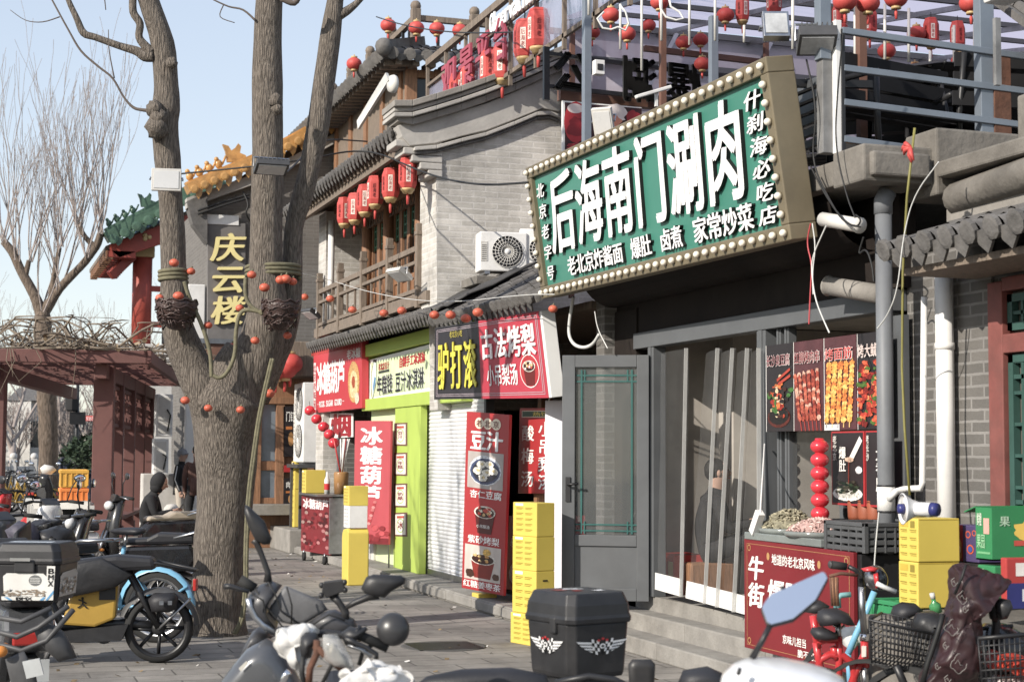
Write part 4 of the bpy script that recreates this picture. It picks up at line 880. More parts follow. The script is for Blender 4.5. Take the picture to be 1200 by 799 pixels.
# roller shutter
mat('shutter_white', (.7, .7, .71), .45, var=.05, vs=2, dirt=.12)
t = thing('roller_shutter', 'closed white corrugated roller shutter beside the lime pillar', 'shutter', (5.45, 18.4, .13))
g = MB(); ya, yb, n = 17.0, 19.5, 46; vs = []; q = 5
for k in range(n):
    for j in range(q): a = j/(q-1); z = .16+(2.35-.16)*(k+a)/n; x = 5.45-.013*math.sin(math.pi*a); vs += [(x, ya, z), (x, yb, z)]
g.add(vs, [(2*i, 2*i+1, 2*i+3, 2*i+2) for i in range(len(vs)//2-1)], 'shutter_white'); g.build('curtain', t)
g = MB(); g.bb(5.4, ya-.07, .13, 5.5, ya, 2.4, 'grey_frame'); g.bb(5.42, ya, .13, 5.49, yb, .2, 'steel'); g.build('rail', t, bev=.004)
# two-tone projecting sign
Pl = [gx(510, 384, 4.82), gx(634, 364, 5.02), gx(646, 466, 5.07), gx(509, 468, 4.9)]
P = Panel(*Pl)
t = thing('shop_sign', 'projecting shop sign half black with yellow characters and half red with white', 'sign', tuple(P.at(.5, 1)))
board('board', P, .14, 'sign_white', t, bev=.006)
mat('sign_black', (.03, .028, .035), .4, var=.1, dirt=.12); mat('sign_crimson', (.5, .025, .055), .4, var=.06, vs=2, dirt=.1)
g = MB(); g.rect(P, 0, 0, .45, 1, 'sign_black', .003); g.rect(P, .45, 0, .985, 1, 'sign_crimson', .003)
for o in (.02, .032):
    for (u0, v0, u1, v1) in ((o, o*2, .985-o, o*2+.008), (o, 1-o*2-.008, .985-o, 1-o*2), (o, o*2, o+.004, 1-o*2), (.985-o-.004, o*2, .985-o, 1-o*2)): g.rect(P, u0, v0, u1, v1, PRINT, .005, C('b8a8b0'))
g.build('face', t)
g = MB(); g.text(P, '老北京小吃', (.16, .08, .29, .17), PRINT, d=.006, bold=.02, col=C('c8b83a')); g.text(P, '驴打滚', (.04, .22, .43, .86), PRINT, d=.006, bold=.032, gap=.14, depth=.012, side='yellow_dark', col=C('e6dc22'))
kw = dict(d=.006, col=C('f4f0ee')); g.text(P, '古法烤梨', (.47, .12, .94, .5), PRINT, bold=.032, gap=.1, depth=.01, **kw); g.text(P, '小吊梨汤', (.51, .57, .77, .84), PRINT, bold=.03, **kw); g.build('lettering', t)
g = MB(); g.oval(P, .865, .68, .075, .2, PRINT, .006, C('f0e6e2')); g.oval(P, .865, .68, .07, .187, PRINT, .0065, C('b8242c')); food(g, Sub(P, .8, .48, .93, .88), 'soup', .008); g.build('picture', t)
# banners and boards at the open snack shop
P = Panel(gx(547, 482, 5.0), gx(597, 486, 5.12), gx(590, 690, 5.12), gx(541, 688, 5.0)); P.c[2].z = P.c[3].z = .2
t = thing('standing_banner', 'tall red banner with three food pictures leaning beside the shutter', 'banner', tuple(P.at(.5, 1))); board('board', P, .03, 'poster_red', t)
g = MB(); kw = dict(bold=.03, col=C('f2eeea'))
for i, ch in enumerate('老北京'): g.oval(P, .32+.2*i, .06, .105, .032, PRINT, .003+.0005*i, C('ead9c0')); g.text(P, ch, (.25+.2*i, .04, .39+.2*i, .08), PRINT, d=.006, bold=.03, col=C('6a2a20'))
g.text(P, '豆汁', (.12, .1, .88, .21), PRINT, d=.004, gap=.04, bold=.06, col=C('f2eeea')); g.text(P, '杏仁豆腐', (.14, .435, .9, .48), PRINT, d=.004, **kw); g.text(P, '紫砂烤梨', (.12, .69, .88, .735), PRINT, d=.004, **kw); g.text(P, '红糖姜枣茶', (.04, .945, .94, .985), PRINT, d=.004, **kw); g.build('lettering', t)
g = MB(); g.rect(P, .07, .22, .91, .425, PRINT, .003, C('b0a6a0')); food(g, Sub(P, .07, .22, .91, .425), 'cake', .004); food(g, Sub(P, .18, .48, .85, .69), 'pear', .004); g.text(P, '小吊梨汤', (.34, .625, .66, .645), PRINT, d=.012, bold=.02, col=C('f0ece6')); g.rect(P, .06, .745, .92, .94, PRINT, .003, C('cfc2b8')); food(g, Sub(P, .1, .75, .9, .94), 'jujube', .004); g.build('picture', t)
g = MB(); mat('orange_box', (.78, .33, .03), .5); p = P.at(.35, 1); g.bb(p.x, p.y-.1, .002, p.x+.2, p.y+.14, .17, 'yellow_box'); tag(g.build('yellow_block', bev=.008), 'small yellow block under the foot of the tall red food banner', 'block')
P = panelx((609, 478), (648, 478), (648, 578), (607, 578), 5.35)
t = thing('hanging_banner', 'red hanging drinks banner with white characters in two columns', 'banner', tuple(P.at(.5, 1))); board('board', P, .015, 'poster_red', t)
g = MB(); g.rect(P, .08, .03, .98, .11, PRINT, .003, C('e8d8c0')); g.rect(P, .1, .04, .98, .1, PRINT, .004, C('1e4a34')); g.text(P, '热饮', (.42, .045, .9, .095), PRINT, d=.006, bold=.03, col=C('e0c850')); g.text(P, '酸梅汤', (.1, .16, .46, .96), PRINT, d=.004, vert=True, bold=.03, gap=.3, col=C('f0ece8')); g.text(P, '小吊梨汤', (.6, .14, .98, .97), PRINT, d=.004, vert=True, bold=.03, gap=.15, col=C('f0ece8')); g.build('lettering', t)
P = panelx((597, 604), (640, 604), (640, 697), (592, 690), 5.28)
t = thing('snack_counter', 'red-fronted snack counter with a plate picture behind the yellow box stack', 'counter', tuple(P.at(.5, 1))); board('front', P, .4, 'poster_red', t)
g = MB(); g.text(P, '驴打滚', (.08, .3, .8, .42), PRINT, d=.004, bold=.04, col=C('f0ece8')); g.text(P, '老北京', (.1, .12, .5, .2), PRINT, d=.004, bold=.03, col=C('e8d8c8')); g.build('lettering', t); g = MB(); food(g, Sub(P, .05, .42, .75, 1), 'rolls', .004); g.build('picture', t)
g = MB(); g.ell(gx(625, 598, 5.45), (.17, .2, .06), 'offwhite', 14, 8); tag(g.build('bread_bag'), 'pale cloth-covered basket on the red snack counter', 'basket')
mat('white_panel', (.68, .66, .72), .5, var=.05, dirt=.1)
g = MB(); a = gx(641, 480, 5.3); b = gx(661, 480, 5.42); g.prism([(5.28, a.y, .13), (5.42, b.y, .13), (5.42, b.y, 2.12), (5.28, a.y, 2.12)], (.08, .1, 0), 'white_panel'); tag(g.build('partition', bev=.006), 'tall pale partition at the right end of the snack shop next to the open door', 'panel')
g = MB(); g.bb(5.5, 15.4, .13, 5.62, 15.52, 2.2, 'wood'); g.bb(5.42, 14.6, 1.1, 5.5, 15.4, 1.35, 'wood'); tag(g.build('shop_post', bev=.006), 'brown wooden post and low board inside the open snack shop front', 'post')
# shop interior filler: shelves
t = thing('snack_shelf', 'dim wooden shelf unit inside the snack shop', 'shelf', (7.0, 15.6, .1))
g = MB()
for z in (.5, 1.0, 1.5, 2.0): g.bb(6.9, 14.3, z, 7.4, 17.3, z+.04, 'wood')
for y in (14.3, 15.8, 17.26): g.bb(6.9, y, .13, 7.4, y+.04, 2.3, 'wood')
g.build('frame', t)
for k in range(9):
    g = MB(); y = 14.5+.32*k; g.lathe((7.1, y, 1.04), (0, 0, 1), [(0, .08), (.18, .09), (.22, .05), (.26, .05)], ('steel', 'red_card', 'offwhite')[k % 3], 12); g.build('jar', t)
# candied-fruit shop: vertical banner, cigarette sign, air conditioner, boxes, cart
P = Panel(gx(416, 493, 5.14), gx(458, 493, 5.22), gx(455, 638, 5.22), gx(414, 636, 5.14))
t = thing('standing_banner', 'faded pink-red vertical banner with four white characters', 'banner', tuple(P.at(.5, 1))); mat('faded_red', (.48, .06, .075), .6, var=.1, vs=1.5); board('board', P, .03, 'faded_red', t)
g = MB(); g.text(P, '冰糖葫芦', (.2, .04, .78, .68), PRINT, vert=True, d=.004, bold=.06, gap=.08, col=C('f2ecec')); g.build('lettering', t)
g = MB(); q = random.Random(3)
for k in range(9): g.oval(P, .62-.02*k, .66+.022*k, .05, .012, PRINT, .004+k*.0003, C(('c86a6a', 'b03038', 'd88a88')[k % 3]))
for k in range(20): g.oval(P, q.uniform(.05, .95), q.uniform(.86, .97), .08, .02, PRINT, .004+k*.0003, C(('8c1c24', 'c84a50', 'a02830')[k % 3]))
g.rect(P, 0, .95, 1, 1, PRINT, .003, C('7a141c')); g.build('picture', t)
g = MB(); a, b = P.at(.02, 0, -.02), P.at(.02, 1, -.02); g.tube([a, V((b.x, b.y, .13))], .012, 'steel'); a, b = P.at(.98, 0, -.02), P.at(.98, 1, -.02); g.tube([a, V((b.x, b.y, .13))], .012, 'steel'); g.build('pole', t)
P = panelx((382, 484), (413, 484), (413, 512), (382, 514), 5.4); t = thing('shop_sign', 'white sign with one red character 烟 under the candied-fruit sign', 'sign', tuple(P.at(.5, 1))); board('board', P, .02, 'sign_white', t); g = MB(); g.text(P, '烟', (.2, .02, .98, .98), PRINT, d=.004, bold=.06, col=C('a01828')); g.build('lettering', t)
def ac_unit(name, label, c, w_, h_, d_, ax, two=False, group='air conditioner units'):
    """outdoor unit, front facing -ax side; c = bottom centre of the front"""
    t = thing(name, label, 'air conditioner', c, group); c = V(c); n = V(ax).normalized(); s_ = V((0, 0, 1)).cross(n)*-1; g = MB(); rot = Matrix((s_, n, V((0, 0, 1)))).transposed()
    g.box(c-n*(d_/2)+V((0, 0, h_/2)), (w_, d_, h_), 'white_paint', rot); g.build('case', t, bev=.015)
    k = 2 if two else 1
    for i in range(k):
        cc = c+V((0, 0, h_*(.5 if k == 1 else .27+.46*i)))-s_*w_*.08+n*.004; rr = min(w_*.36, h_*(.4 if k == 1 else .21))
        g = MB(); g.lathe(cc, n, [(0, rr), (.012, rr*.97), (.004, rr*.9), (-.0, rr*.3)], 'black_plastic', 28); fb = g.build('fan', t)
        g = MB()
        for f in (1, .8, .6, .4, .2):
            pts = [cc+n*.018+(s_*math.cos(a)+V((0, 0, 1))*math.sin(a))*rr*f for a in [2*math.pi*j/28 for j in range(29)]]; g.tube(pts, .003, 'white_paint', 4, False)
        for j in range(24): a = 2*math.pi*j/24; d1 = s_*math.cos(a)+V((0, 0, 1))*math.sin(a); d2 = s_*math.cos(a+.35)+V((0, 0, 1))*math.sin(a+.35); g.tube([cc+n*.018+d1*rr*.18, cc+n*.02+d2*rr*.97], .0035, 'offwhite', 4)
        g.lathe(cc+n*.015, n, [(0, rr*.2), (.01, rr*.18)], 'white_paint', 16); g.build('grille', t)
    g = MB(); e = c+s_*w_*.41; g.box(e+n*.003+V((0, 0, h_*.5)), (w_*.14, .006, h_*.5), 'offwhite', rot)
    for j in range(8): g.box(e+n*.008+V((0, 0, h_*(.3+.05*j))), (w_*.1, .004, .006), 'grey_plastic', rot)
    g.build('side_vent', t); g = MB()
    for s2 in (-1, 1): g.box(c+s_*s2*w_*.35-n*d_*.5+V((0, 0, -.02)), (.06, d_+.06, .035), 'steel', rot)
    g.build('foot', t); return t
c = gy(590, 318, 17.75); ac_unit('air_conditioner', 'white air conditioner outdoor unit on the tiled roof against the brick gable', tuple(c), .56, .46, .3, (-.12, -1, 0))
g = MB(); c = gy(615, 322, 17.7); g.bb(c.x-.62, 17.6, c.z-.14, c.x+.4, 18.2, c.z-.04, 'old_concrete'); tag(g.build('roof_ledge', bev=.01), 'concrete ledge on the pent roof carrying the air conditioner', 'ledge')
c = gy(634, 318, 17.7); ac_unit('air_conditioner', 'second white outdoor unit partly hidden by the left end of the green sign', tuple(c), .5, .5, .28, (-.3, -1, 0))
ac_unit('air_conditioner', 'tall white double-fan air conditioner left of the candied-fruit shop', (5.2, 26.45, 1.45), .8, 1.3, .35, (-1, 0, 0), True)
t = thing('unit_stand', 'grey metal stand under the tall white air conditioner', 'stand', (5.3, 26.4, .1)); g = MB()
for x in (5.15, 5.55):
    for y in (26.05, 26.8): g.bb(x, y, .12, x+.05, y+.05, 1.42, 'grey_plastic')
g.bb(5.1, 26, 1.36, 5.65, 26.9, 1.42, 'grey_plastic'); g.bb(5.15, 26.05, .7, 5.6, 26.1, .76, 'grey_plastic'); g.build('frame', t, bev=.004)
g = MB(); g.bb(5.4, 24.3, .13, 5.5, 24.42, 2.9, 'grey_frame'); g.bb(5.4, 22.0, .13, 5.46, 24.3, 1.0, 'offwhite'); tag(g.build('low_shopfront', bev=.005), 'grey and white low front of the candied-fruit shop', 'shopfront')
# lanterns string of five shiny balls
for k, (u, v) in enumerate(((363, 481), (371, 491), (379, 500), (386, 509), (391, 519))):
    g = MB(); p = gx(u, v, 5.12); g.ell(p, (.085, .085, .078), 'skewer_red', 14, 9, rib=(10, .04)); g.tube([p+V((0, 0, .07)), p+V((0, .05, .15))], .004, 'cable', 5); tag(g.build('red_ball'), 'shiny red ball, '+ORD[k]+' from the top of five strung under the candied-fruit sign', 'ornament', 'string of red balls')
def stripes_print(g, P, col='9a8418', rows=5, cols=2, u0=.12, u1=.88, v0=.1, v1=.9, h=.02):
    for i in range(rows):
        for j in range(cols):
            a = u0+(u1-u0)*(j+.08)/cols; b = u0+(u1-u0)*(j+.86)/cols; v = v0+(v1-v0)*(i+.3)/rows
            g.rect(P, a, v, b, v+h, PRINT, .0015, C(col)); g.rect(P, a, v+h*2, a+(b-a)*.8, v+h*2.8, PRINT, .0015, C(col))
def carton(name, label, c, sz, M, rz=0., group=None, cat='box', prt='9a8418', slot=False, front=None, handle=False):
    """a closed card box; c = bottom centre"""
    t = thing(name, label, cat, c, group, rz); g = MB(); w_, d_, h_ = sz; g.bb(-w_/2, -d_/2, 0, w_/2, d_/2, h_, M); o = g.build('body', bev=.006); o.parent = t
    g = MB(); Pf = Panel((-w_/2, -d_/2-.001, h_), (w_/2, -d_/2-.001, h_), (w_/2, -d_/2-.001, 0), (-w_/2, -d_/2-.001, 0)); Ps = Panel((-w_/2-.001, d_/2, h_), (-w_/2-.001, -d_/2, h_), (-w_/2-.001, -d_/2, 0), (-w_/2-.001, d_/2, 0))
    if front: front(g, Pf, Ps)
    else:
        stripes_print(g, Ps, prt); g.rect(Ps, .12, .03, .45, .1, PRINT, .002, C('f2efe0'))
        if slot: g.rect(Pf, .35, .2, .62, .24, PRINT, .0015, C('2a2408'))
        g.rect(Pf, 0, .98, 1, .985, PRINT, .0015, C(prt))
    o = g.build('print'); o.parent = t
    if name == 'stacked_box':
        g = MB(); g.bb(-w_/2+.01, -.02, h_+.0005, w_/2-.01, .02, h_+.0015, 'offwhite'); o = g.build('tape'); o.parent = t
    return t
# three-high yellow stack in front of the open shop
yx, yy = 4.62, 13.12
for k, (z, h, w_, lb) in enumerate(((.262, .36, .19, 'carton with a dark hand slot in the stack left of the open door'), (.623, .285, .19, 'middle carton of the yellow stack left of the open door'), (.909, .285, .185, 'topmost carton of the yellow stack left of the open door'))):
    carton('yellow_carton', 'yellow printed '+lb, (yx, yy, z), (w_, .36, h), 'yellow_box', R(15), 'yellow cartons stacked by the shop', slot=(k == 0))
carton('yellow_carton', 'tall yellow base carton standing on the ground left of the open door', (yx-.01, yy, 0), (.2, .36, .26), 'yellow_box', R(15), 'yellow cartons stacked by the shop')
g = MB(); mat('orange_crate', (.8, .32, .03), .5, var=.1); c = gz(652, 757); g.bb(c.x-.07, c.y-.0, 0, c.x+.1, c.y+.22, .3, 'orange_crate'); g.bb(c.x-.02, c.y-.004, .1, c.x+.05, c.y, .2, 'yellow_dark'); tag(g.build('orange_crate', bev=.008), 'small orange crate at the foot of the yellow carton stack', 'crate')
# left stacks by the candied-fruit cart
c = gz(409, 686); t = thing('yellow_bin', 'tall yellow box with a curved folded lid on the pavement by the cart', 'box', tuple(c))
g = MB(); prof = [(0, 0), (.32, 0), (.34, .56), (.32, .63), (.27, .67), (.05, .69), (0, .64)]
g.prism([c+V((-.02-.0*y, y, z)) for y, z in prof], (.26, 0, 0), 'yellow_box'); g.build('body', t, bev=.012); g = MB(); g.bb(c.x+.235, c.y+.02, .02, c.x+.246, c.y+.3, .6, 'yellow_dark'); g.build('side', t)
t2 = carton('white_carton', 'white carton with printed side standing on the curved yellow box', (c.x+.11, c.y+.17, .692), (.23, .3, .27), 'white_paint', 0, None, prt='8a8a8a'); carton('yellow_carton', 'yellow carton topmost on the white carton beside the pink banner', (c.x+.11, c.y+.17, .963), (.24, .3, .24), 'yellow_box', 0, 'yellow cartons near the cart')
c = gz(350, 617); c = gx(350, 617, 5.3); carton('yellow_carton', 'lower tall yellow carton standing on the stone block past the cart', (5.3, c.y, c.z), (.22, .3, .62), 'yellow_box', 0, 'yellow cartons near the cart', slot=True); carton('yellow_carton', 'upper yellow carton on the tall one past the cart', (5.3, c.y, c.z+.622), (.21, .3, .46), 'yellow_box', 0, 'yellow cartons near the cart')
g = MB(); g.bb(4.95, c.y-1, 0, 5.9, c.y+1, c.z-.003, 'stone'); tag(g.build('stone_block', bev=.02), 'rough stone block below the yellow cartons past the cart', 'block')
# candied fruit cart
c = gz(382, 662); ct = thing('snack_cart', 'small snack cart with red picture skirt and steel top', 'cart', tuple(c))
P = Panel((c.x-.12, c.y+1.25, .98), (c.x+.05, c.y+.0, .98), (c.x+.05, c.y, .14), (c.x-.12, c.y+1.25, .14))
board('skirt', P, .03, 'board_red', ct); g = MB(); q = random.Random(5); g.text(P, '冰糖葫芦', (.06, .06, .95, .24), PRINT, d=.003, bold=.06, col=C('f0e0e0'))
for k in range(70): g.oval(P, q.uniform(.05, .95), q.uniform(.28, .95), .06, .03, PRINT, .002+k*.0001, C(q.choice(['6c1018', '902830', 'b07070', '4a0a10', 'a08078', '801c24', '5c1018'])))
g.build('print', ct)
g = MB(); g.prism([P.at(0, 0, -.04), P.at(1, 0, -.04), P.at(1, 1, -.04), P.at(0, 1, -.04)], (.5, .06, 0), 'black_metal'); g.build('body', ct)
g = MB(); g.bb(c.x+.03, c.y-.05, .16, c.x+.3, c.y-.02, .96, 'steel'); g.bb(c.x-.16, c.y-.05, .98, c.x+.5, c.y+1.3, 1.01, 'steel'); g.build('top', ct, bev=.004)
for dx, dy in ((.0, .1), (-.1, 1.1), (.4, .1), (.32, 1.15)): g = MB(); g.lathe((c.x+dx, c.y+dy, .065), (1, 0, 0), [(-.02, .03), (-.02, .065), (.02, .065), (.02, .03)], 'rubber', 14); g.tube([(c.x+dx, c.y+dy, .06), (c.x+dx, c.y+dy, .16)], .012, 'steel'); g.build('caster', ct)
t = thing('straw_jar', 'amber glass jar holding red and white candied sticks on the cart', 'jar', (c.x+.25, c.y+.15, 1.01)); mat('amber', (.32, .16, .05), .2, var=.2)
b = V((c.x+.25, c.y+.2, 1.012)); g = MB(); g.lathe(b, (0, 0, 1), [(0, .1), (.3, .11), (.32, .1)], 'amber', 16); g.build('glass', t); q = random.Random(2)
for k in range(7): g = MB(); d = V((q.uniform(-.16, .16), q.uniform(-.14, .14), .6)); g.tube([b+V((0, 0, .25)), b+V((0, 0, .2))+d], .012, ('white_paint', 'red_plastic')[k % 2 if k < 4 else 0], 6); g.build('stick', t)
carton('yellow_carton', 'small pale yellow carton standing on the steel cart top', (c.x-.02, c.y+.85, 1.012), (.3, .28, .34), 'yellow_box', 0, 'yellow cartons near the cart')
t = thing('bottle', 'white squeeze bottle with red label on the cart', 'bottle', (c.x+.08, c.y+.3, 1.012)); b = V((c.x+.06, c.y+.28, 1.012)); g = MB(); g.lathe(b, (0, 0, 1), [(0, .04), (.2, .042), (.25, .02), (.32, .012)], 'white_paint', 12); g.build('body', t); g = MB(); g.lathe(b, (0, 0, 1), [(.06, .043), (.15, .043)], 'red_plastic', 12, cap=False); g.build('label_band', t)
# far brown wooden shop front with notices
W = thing('wooden_shopfront', 'brown wooden shop front with glazed door and notice boards', 'shopfront', tuple(gx(320, 600, 5.6)))
Yw = 27.5; U = lambda u, v, Y=Yw: gy(u, v, Y)
def ubox(g, u0, v0, u1, v1, M, d0=0., d1=.06): a, b = U(u0, v0), U(u1, v1); g.bb(a.x, Yw-d0-d1, b.z, b.x, Yw-d0, a.z, M)
g = MB(); a = U(285, 465); g.bb(a.x, Yw, 0, a.x+2.2, Yw+.2, a.z+.5, 'wood'); ubox(g, 295, 470, 304, 592, 'wood', 0, .1); ubox(g, 323, 470, 331, 598, 'wood', 0, .1); ubox(g, 295, 465, 350, 474, 'wood', 0, .12); ubox(g, 304, 540, 323, 551, 'wood', 0, .05); ubox(g, 295, 583, 331, 590, 'wood', 0, .07); ubox(g, 285, 590, 340, 602, 'stone', 0, .5); g.build('frame', W, bev=.008)
g = MB(); ubox(g, 304, 474, 323, 540, 'pane_blue', 0, .02); ubox(g, 304, 551, 323, 583, 'pane_blue', 0, .02); g.build('glass', W)
for k, (v0, v1, tx, lb) in enumerate(((476, 535, '门钉', 'black menu board with white characters and a round bread picture'), (560, 598, '肉饼', 'lower black menu board with white characters'))):
    P = Panel(U(332, v0, Yw-.1), U(347, v0, Yw-.1), U(347, v1, Yw-.1), U(332, v1, Yw-.1)); t = thing('menu_board', lb+' at the wooden shop front', 'sign', tuple(P.at(.5, 1))); board('board', P, .03, 'poster_black', t); g = MB(); g.text(P, tx, (.2, .1, .9, .3), PRINT, d=.004, bold=.04, col=C('f0ece6')); g.oval(P, .6, .65, .22, .14, PRINT, .004, C('c89050')); g.rect(P, .2, .4, .7, .46, PRINT, .004, C('c0702c')); g.build('print', t)
P = Panel(U(331, 545, Yw-.1), U(347, 545, Yw-.1), U(347, 553, Yw-.1), U(331, 553, Yw-.1)); g = MB(); g.prism(P.c, -P.n*.03, 'poster_red'); tag(g.build('notice_strip'), 'thin red notice strip between the two black menu boards', 'notice')
# lanterns
def make_hex_lantern(name, label, loc, group, r=.15, h=.42):
    t = thing(name, label, 'lantern', (0, 0, 0), group); g = MB()
    g.lathe((0, 0, -h), (0, 0, 1), [(0, r*.82), (h*.18, r), (h*.82, r), (h, r*.82)], 'red_lantern', 6, smooth=False); o = g.build('shade', bev=.008); o.parent = t
    g = MB(); g.lathe((0, 0, 0), (0, 0, 1), [(0, r*.8), (.025, r*.74), (.03, r*.4), (.04, r*.1)], 'red_lantern', 6, smooth=False); g.tube([(0, 0, .03), (0, 0, .11)], .006, 'cable', 6); o = g.build('cap'); o.parent = t
    g = MB(); g.lathe((0, 0, -h-.06), (0, 0, 1), [(0, r*.5), (.03, r*.62), (.035, r*.7), (.06, r*.75)], 'gold', 12); o = g.build('collar'); o.parent = t
    g = MB(); g.tube([(0, 0, -h-.06), (.004, 0, -h-.1), (0, 0, -h-.19)], [.008, .02, .014], 'red_lantern', 7); o = g.build('tassel'); o.parent = t
    g = MB(); a = r*.868
    for k in range(6):
        an = 2*math.pi*k/6; rot = Matrix.Rotation(an, 3, 'Z'); c = rot@V((a+.002, 0, -h/2)); s2 = rot@V((0, 1, 0))
        pl = Panel(c-s2*r*.24+V((0, 0, h*.3)), c+s2*r*.24+V((0, 0, h*.3)), c+s2*r*.24-V((0, 0, h*.3)), c-s2*r*.24-V((0, 0, h*.3)))
        if k % 2 == 0: g.rect(pl, 0, 0, 1, 1, PRINT, .001, C('e8ded2'))
        g.text(pl, '后海老店'[:3], (.12, .06, .88, .94), PRINT, vert=True, d=.002, bold=.02, col=C('a02018' if k % 2 == 0 else '6e0d0c'))
    o = g.build('print'); o.parent = t
    t.location = loc; t.rotation_euler = (0, 0, .35); return t
def make_round_lantern(name, label, loc, group, r=.2):
    t = thing(name, label, 'lantern', (0, 0, 0), group); g = MB(); g.ell((0, 0, 0), (r, r, r*.82), 'red_lantern', 28, 12, rib=(14, .06)); o = g.build('shade'); o.parent = t
    g = MB(); g.lathe((0, 0, r*.72), (0, 0, 1), [(0, r*.42), (.03, r*.42), (.035, r*.1), (.07, .008)], 'gold', 12); o = g.build('cap'); o.parent = t
    g = MB(); g.lathe((0, 0, -r*.72), (0, 0, -1), [(0, r*.42), (.03, r*.42), (.035, r*.1)], 'gold', 12); o = g.build('collar'); o.parent = t
    g = MB(); g.tube([(0, 0, -r*.72-.03), (0, .003, -r*.72-.07), (0, 0, -r*.72-.15)], [.006, .02, .015], 'red_lantern', 7); o = g.build('tassel'); o.parent = t
    t.location = loc; return t
# six under the second-floor eave
hexs = [(478, 188), (458, 200), (440, 209), (428, 219), (416, 229), (404, 234)]
proto = None
for k, (u, v) in enumerate(hexs):
    p = gx(u, v, 4.92); lb = 'red hexagonal lantern, '+ORD[k]+' from the brick corner under the second-floor eave'
    if proto is None: proto = make_hex_lantern('hexagonal_lantern', lb, p, 'lanterns under the second-floor eave', .112, .34)
    else: copy_tree(proto, p, rnd.uniform(0, 6), lb)
# hanging from the terrace rail above the gable
pa = []
for k, (u, v) in enumerate(((631, 14), (615, 27), (589, 54), (575, 60), (551, 78), (538, 89))):
    p = gx(u, v, 6.0); lb = 'red hexagonal lantern hanging from the observation rail, '+ORD[k]+' counted from the black metal letters'
    o = copy_tree(proto, p, rnd.uniform(0, 6), lb, sc=1.2); o['group'] = 'lanterns along the observation rail'
# on the roof terrace of the restaurant
tl = [(870, -2, 14, 'above the top right bulbs of the green sign'), (907, -12, 13.5, 'beside the glass floodlight'), (984, 8, 13.0, 'just right of the big steel post'), (1019, 13, 13, 'second right of the big steel post'), (1091, 24, 12.5, 'left one of the pair near the rusty post'), (1122, 28, 12.5, 'right one of the pair near the rusty post')]
for k, (u, v, Y, lb) in enumerate(tl):
    p = gy(u, v, Y); o = copy_tree(proto, p, rnd.uniform(0, 6), 'red hexagonal lantern over the terrace, '+lb, sc=.66); o['group'] = 'hexagonal lanterns over the roof terrace'
rp = None
for k, (u, v, Y, lb) in enumerate(((415, 75, 28, 'on the leftmost railing of the roof pavilion'), (455, 30, 26.9, 'beside the corner post of the roof pavilion railing'), (488, 33, 26.9, 'second behind the roof pavilion railing'), (512, 34, 26.9, 'third behind the roof pavilion railing'), (539, 36, 26.9, 'nearest the deck rail behind the pavilion railing'))):
    p = gy(u, v, Y); lb = 'round red lantern '+lb
    if rp is None: rp = make_round_lantern('round_lantern', lb, p, 'round lanterns by the rooftop railing', .14)
    else: copy_tree(rp, p, 0, lb)
zs = [(716, 18, 14), (773, 3, 13.5), (735, 40, 14.5), (694, 38, 16), (823, 75, 15), (801, 50, 15.5), (850, 18, 14), (821, 47, 16), (1039, 60, 13), (1074, 40, 12.5), (1126, 72, 12), (1072, 83, 13), (1017, 4, 9.4), (990, 2, 9.4), (1050, -2, 9.4), (1138, 4, 9.2), (760, 30, 17), (950, 40, 13.5)]
nm = ['over the dark letters', 'over the middle of the green sign', 'beside the bent tube loop', 'far behind the thin steel post', 'low behind the green sign top edge', 'behind the white tubes', 'high between two white tubes', 'dim one deep behind the sign', 'deep inside the terrace above the tables', 'just right of the terrace roof post', 'low beside the rusty post', 'low over the dark parasol', 'on the roof edge beam above the hexagonal pair', 'on the roof edge beam nearest the steel post', 'on the roof edge beam, middle', 'on the roof edge at its right end', 'deepest under the purlins', 'dim behind the steel post']
for (u, v, Y), lb in zip(zs, nm):
    o = copy_tree(rp, gy(u, v, Y), 0, 'round red lantern '+lb, sc=.62 if Y > 10 else .58); o['group'] = 'round lanterns under the terrace roof'
# observation rail with banner
ob = thing('observation_railing', 'slanting deck railing with pink Chinese characters and white words Observation Deck', 'railing', (6.0, 18, 6))
g = MB(); ya, yb = 14.3, 21.6; zr = 7.05
g.beam((6, ya, zr), (6, yb, zr), .07, .09, 'wood_grey'); g.beam((6, ya, zr-.32), (6, yb, zr-.32), .035, .04, 'wood_grey'); g.beam((6, ya, zr-.95), (6, yb, zr-.95), .04, .05, 'wood_grey'); g.build('rail', ob)
for k in range(9): g = MB(); y = ya+(yb-ya)*k/8; g.bb(5.98, y-.025, 5.95, 6.02, y+.025, zr, 'wood_grey'); g.build('post', ob)
P = Panel((5.95, 21.3, zr-.05), (5.95, 14.4, zr-.05), (5.95, 14.4, zr-.62), (5.95, 21.3, zr-.62))
a = P.uv(512, 110); mat('pink_letter', (.36, .05, .085), .5)
uq = lambda px, X=5.95: P.uv(px, 60)[0]
g = MB()
for i, ch in enumerate('观景平台'): g.text(P, ch, (uq(521+20*i), .35, uq(538+20*i), 1.3), 'pink_letter', d=.02, bold=.03, depth=.03)
g.build('lettering', ob)
g = MB(); g.text(P, 'Observation Deck', (uq(577), .1, uq(656), .55), 'white_letter', d=.02, bold=.04, depth=.02, gap=0); g.build('lettering', ob)
mat('violet_glass', (.33, .32, .42), .15, var=.15, vs=1.5, alpha=.42)
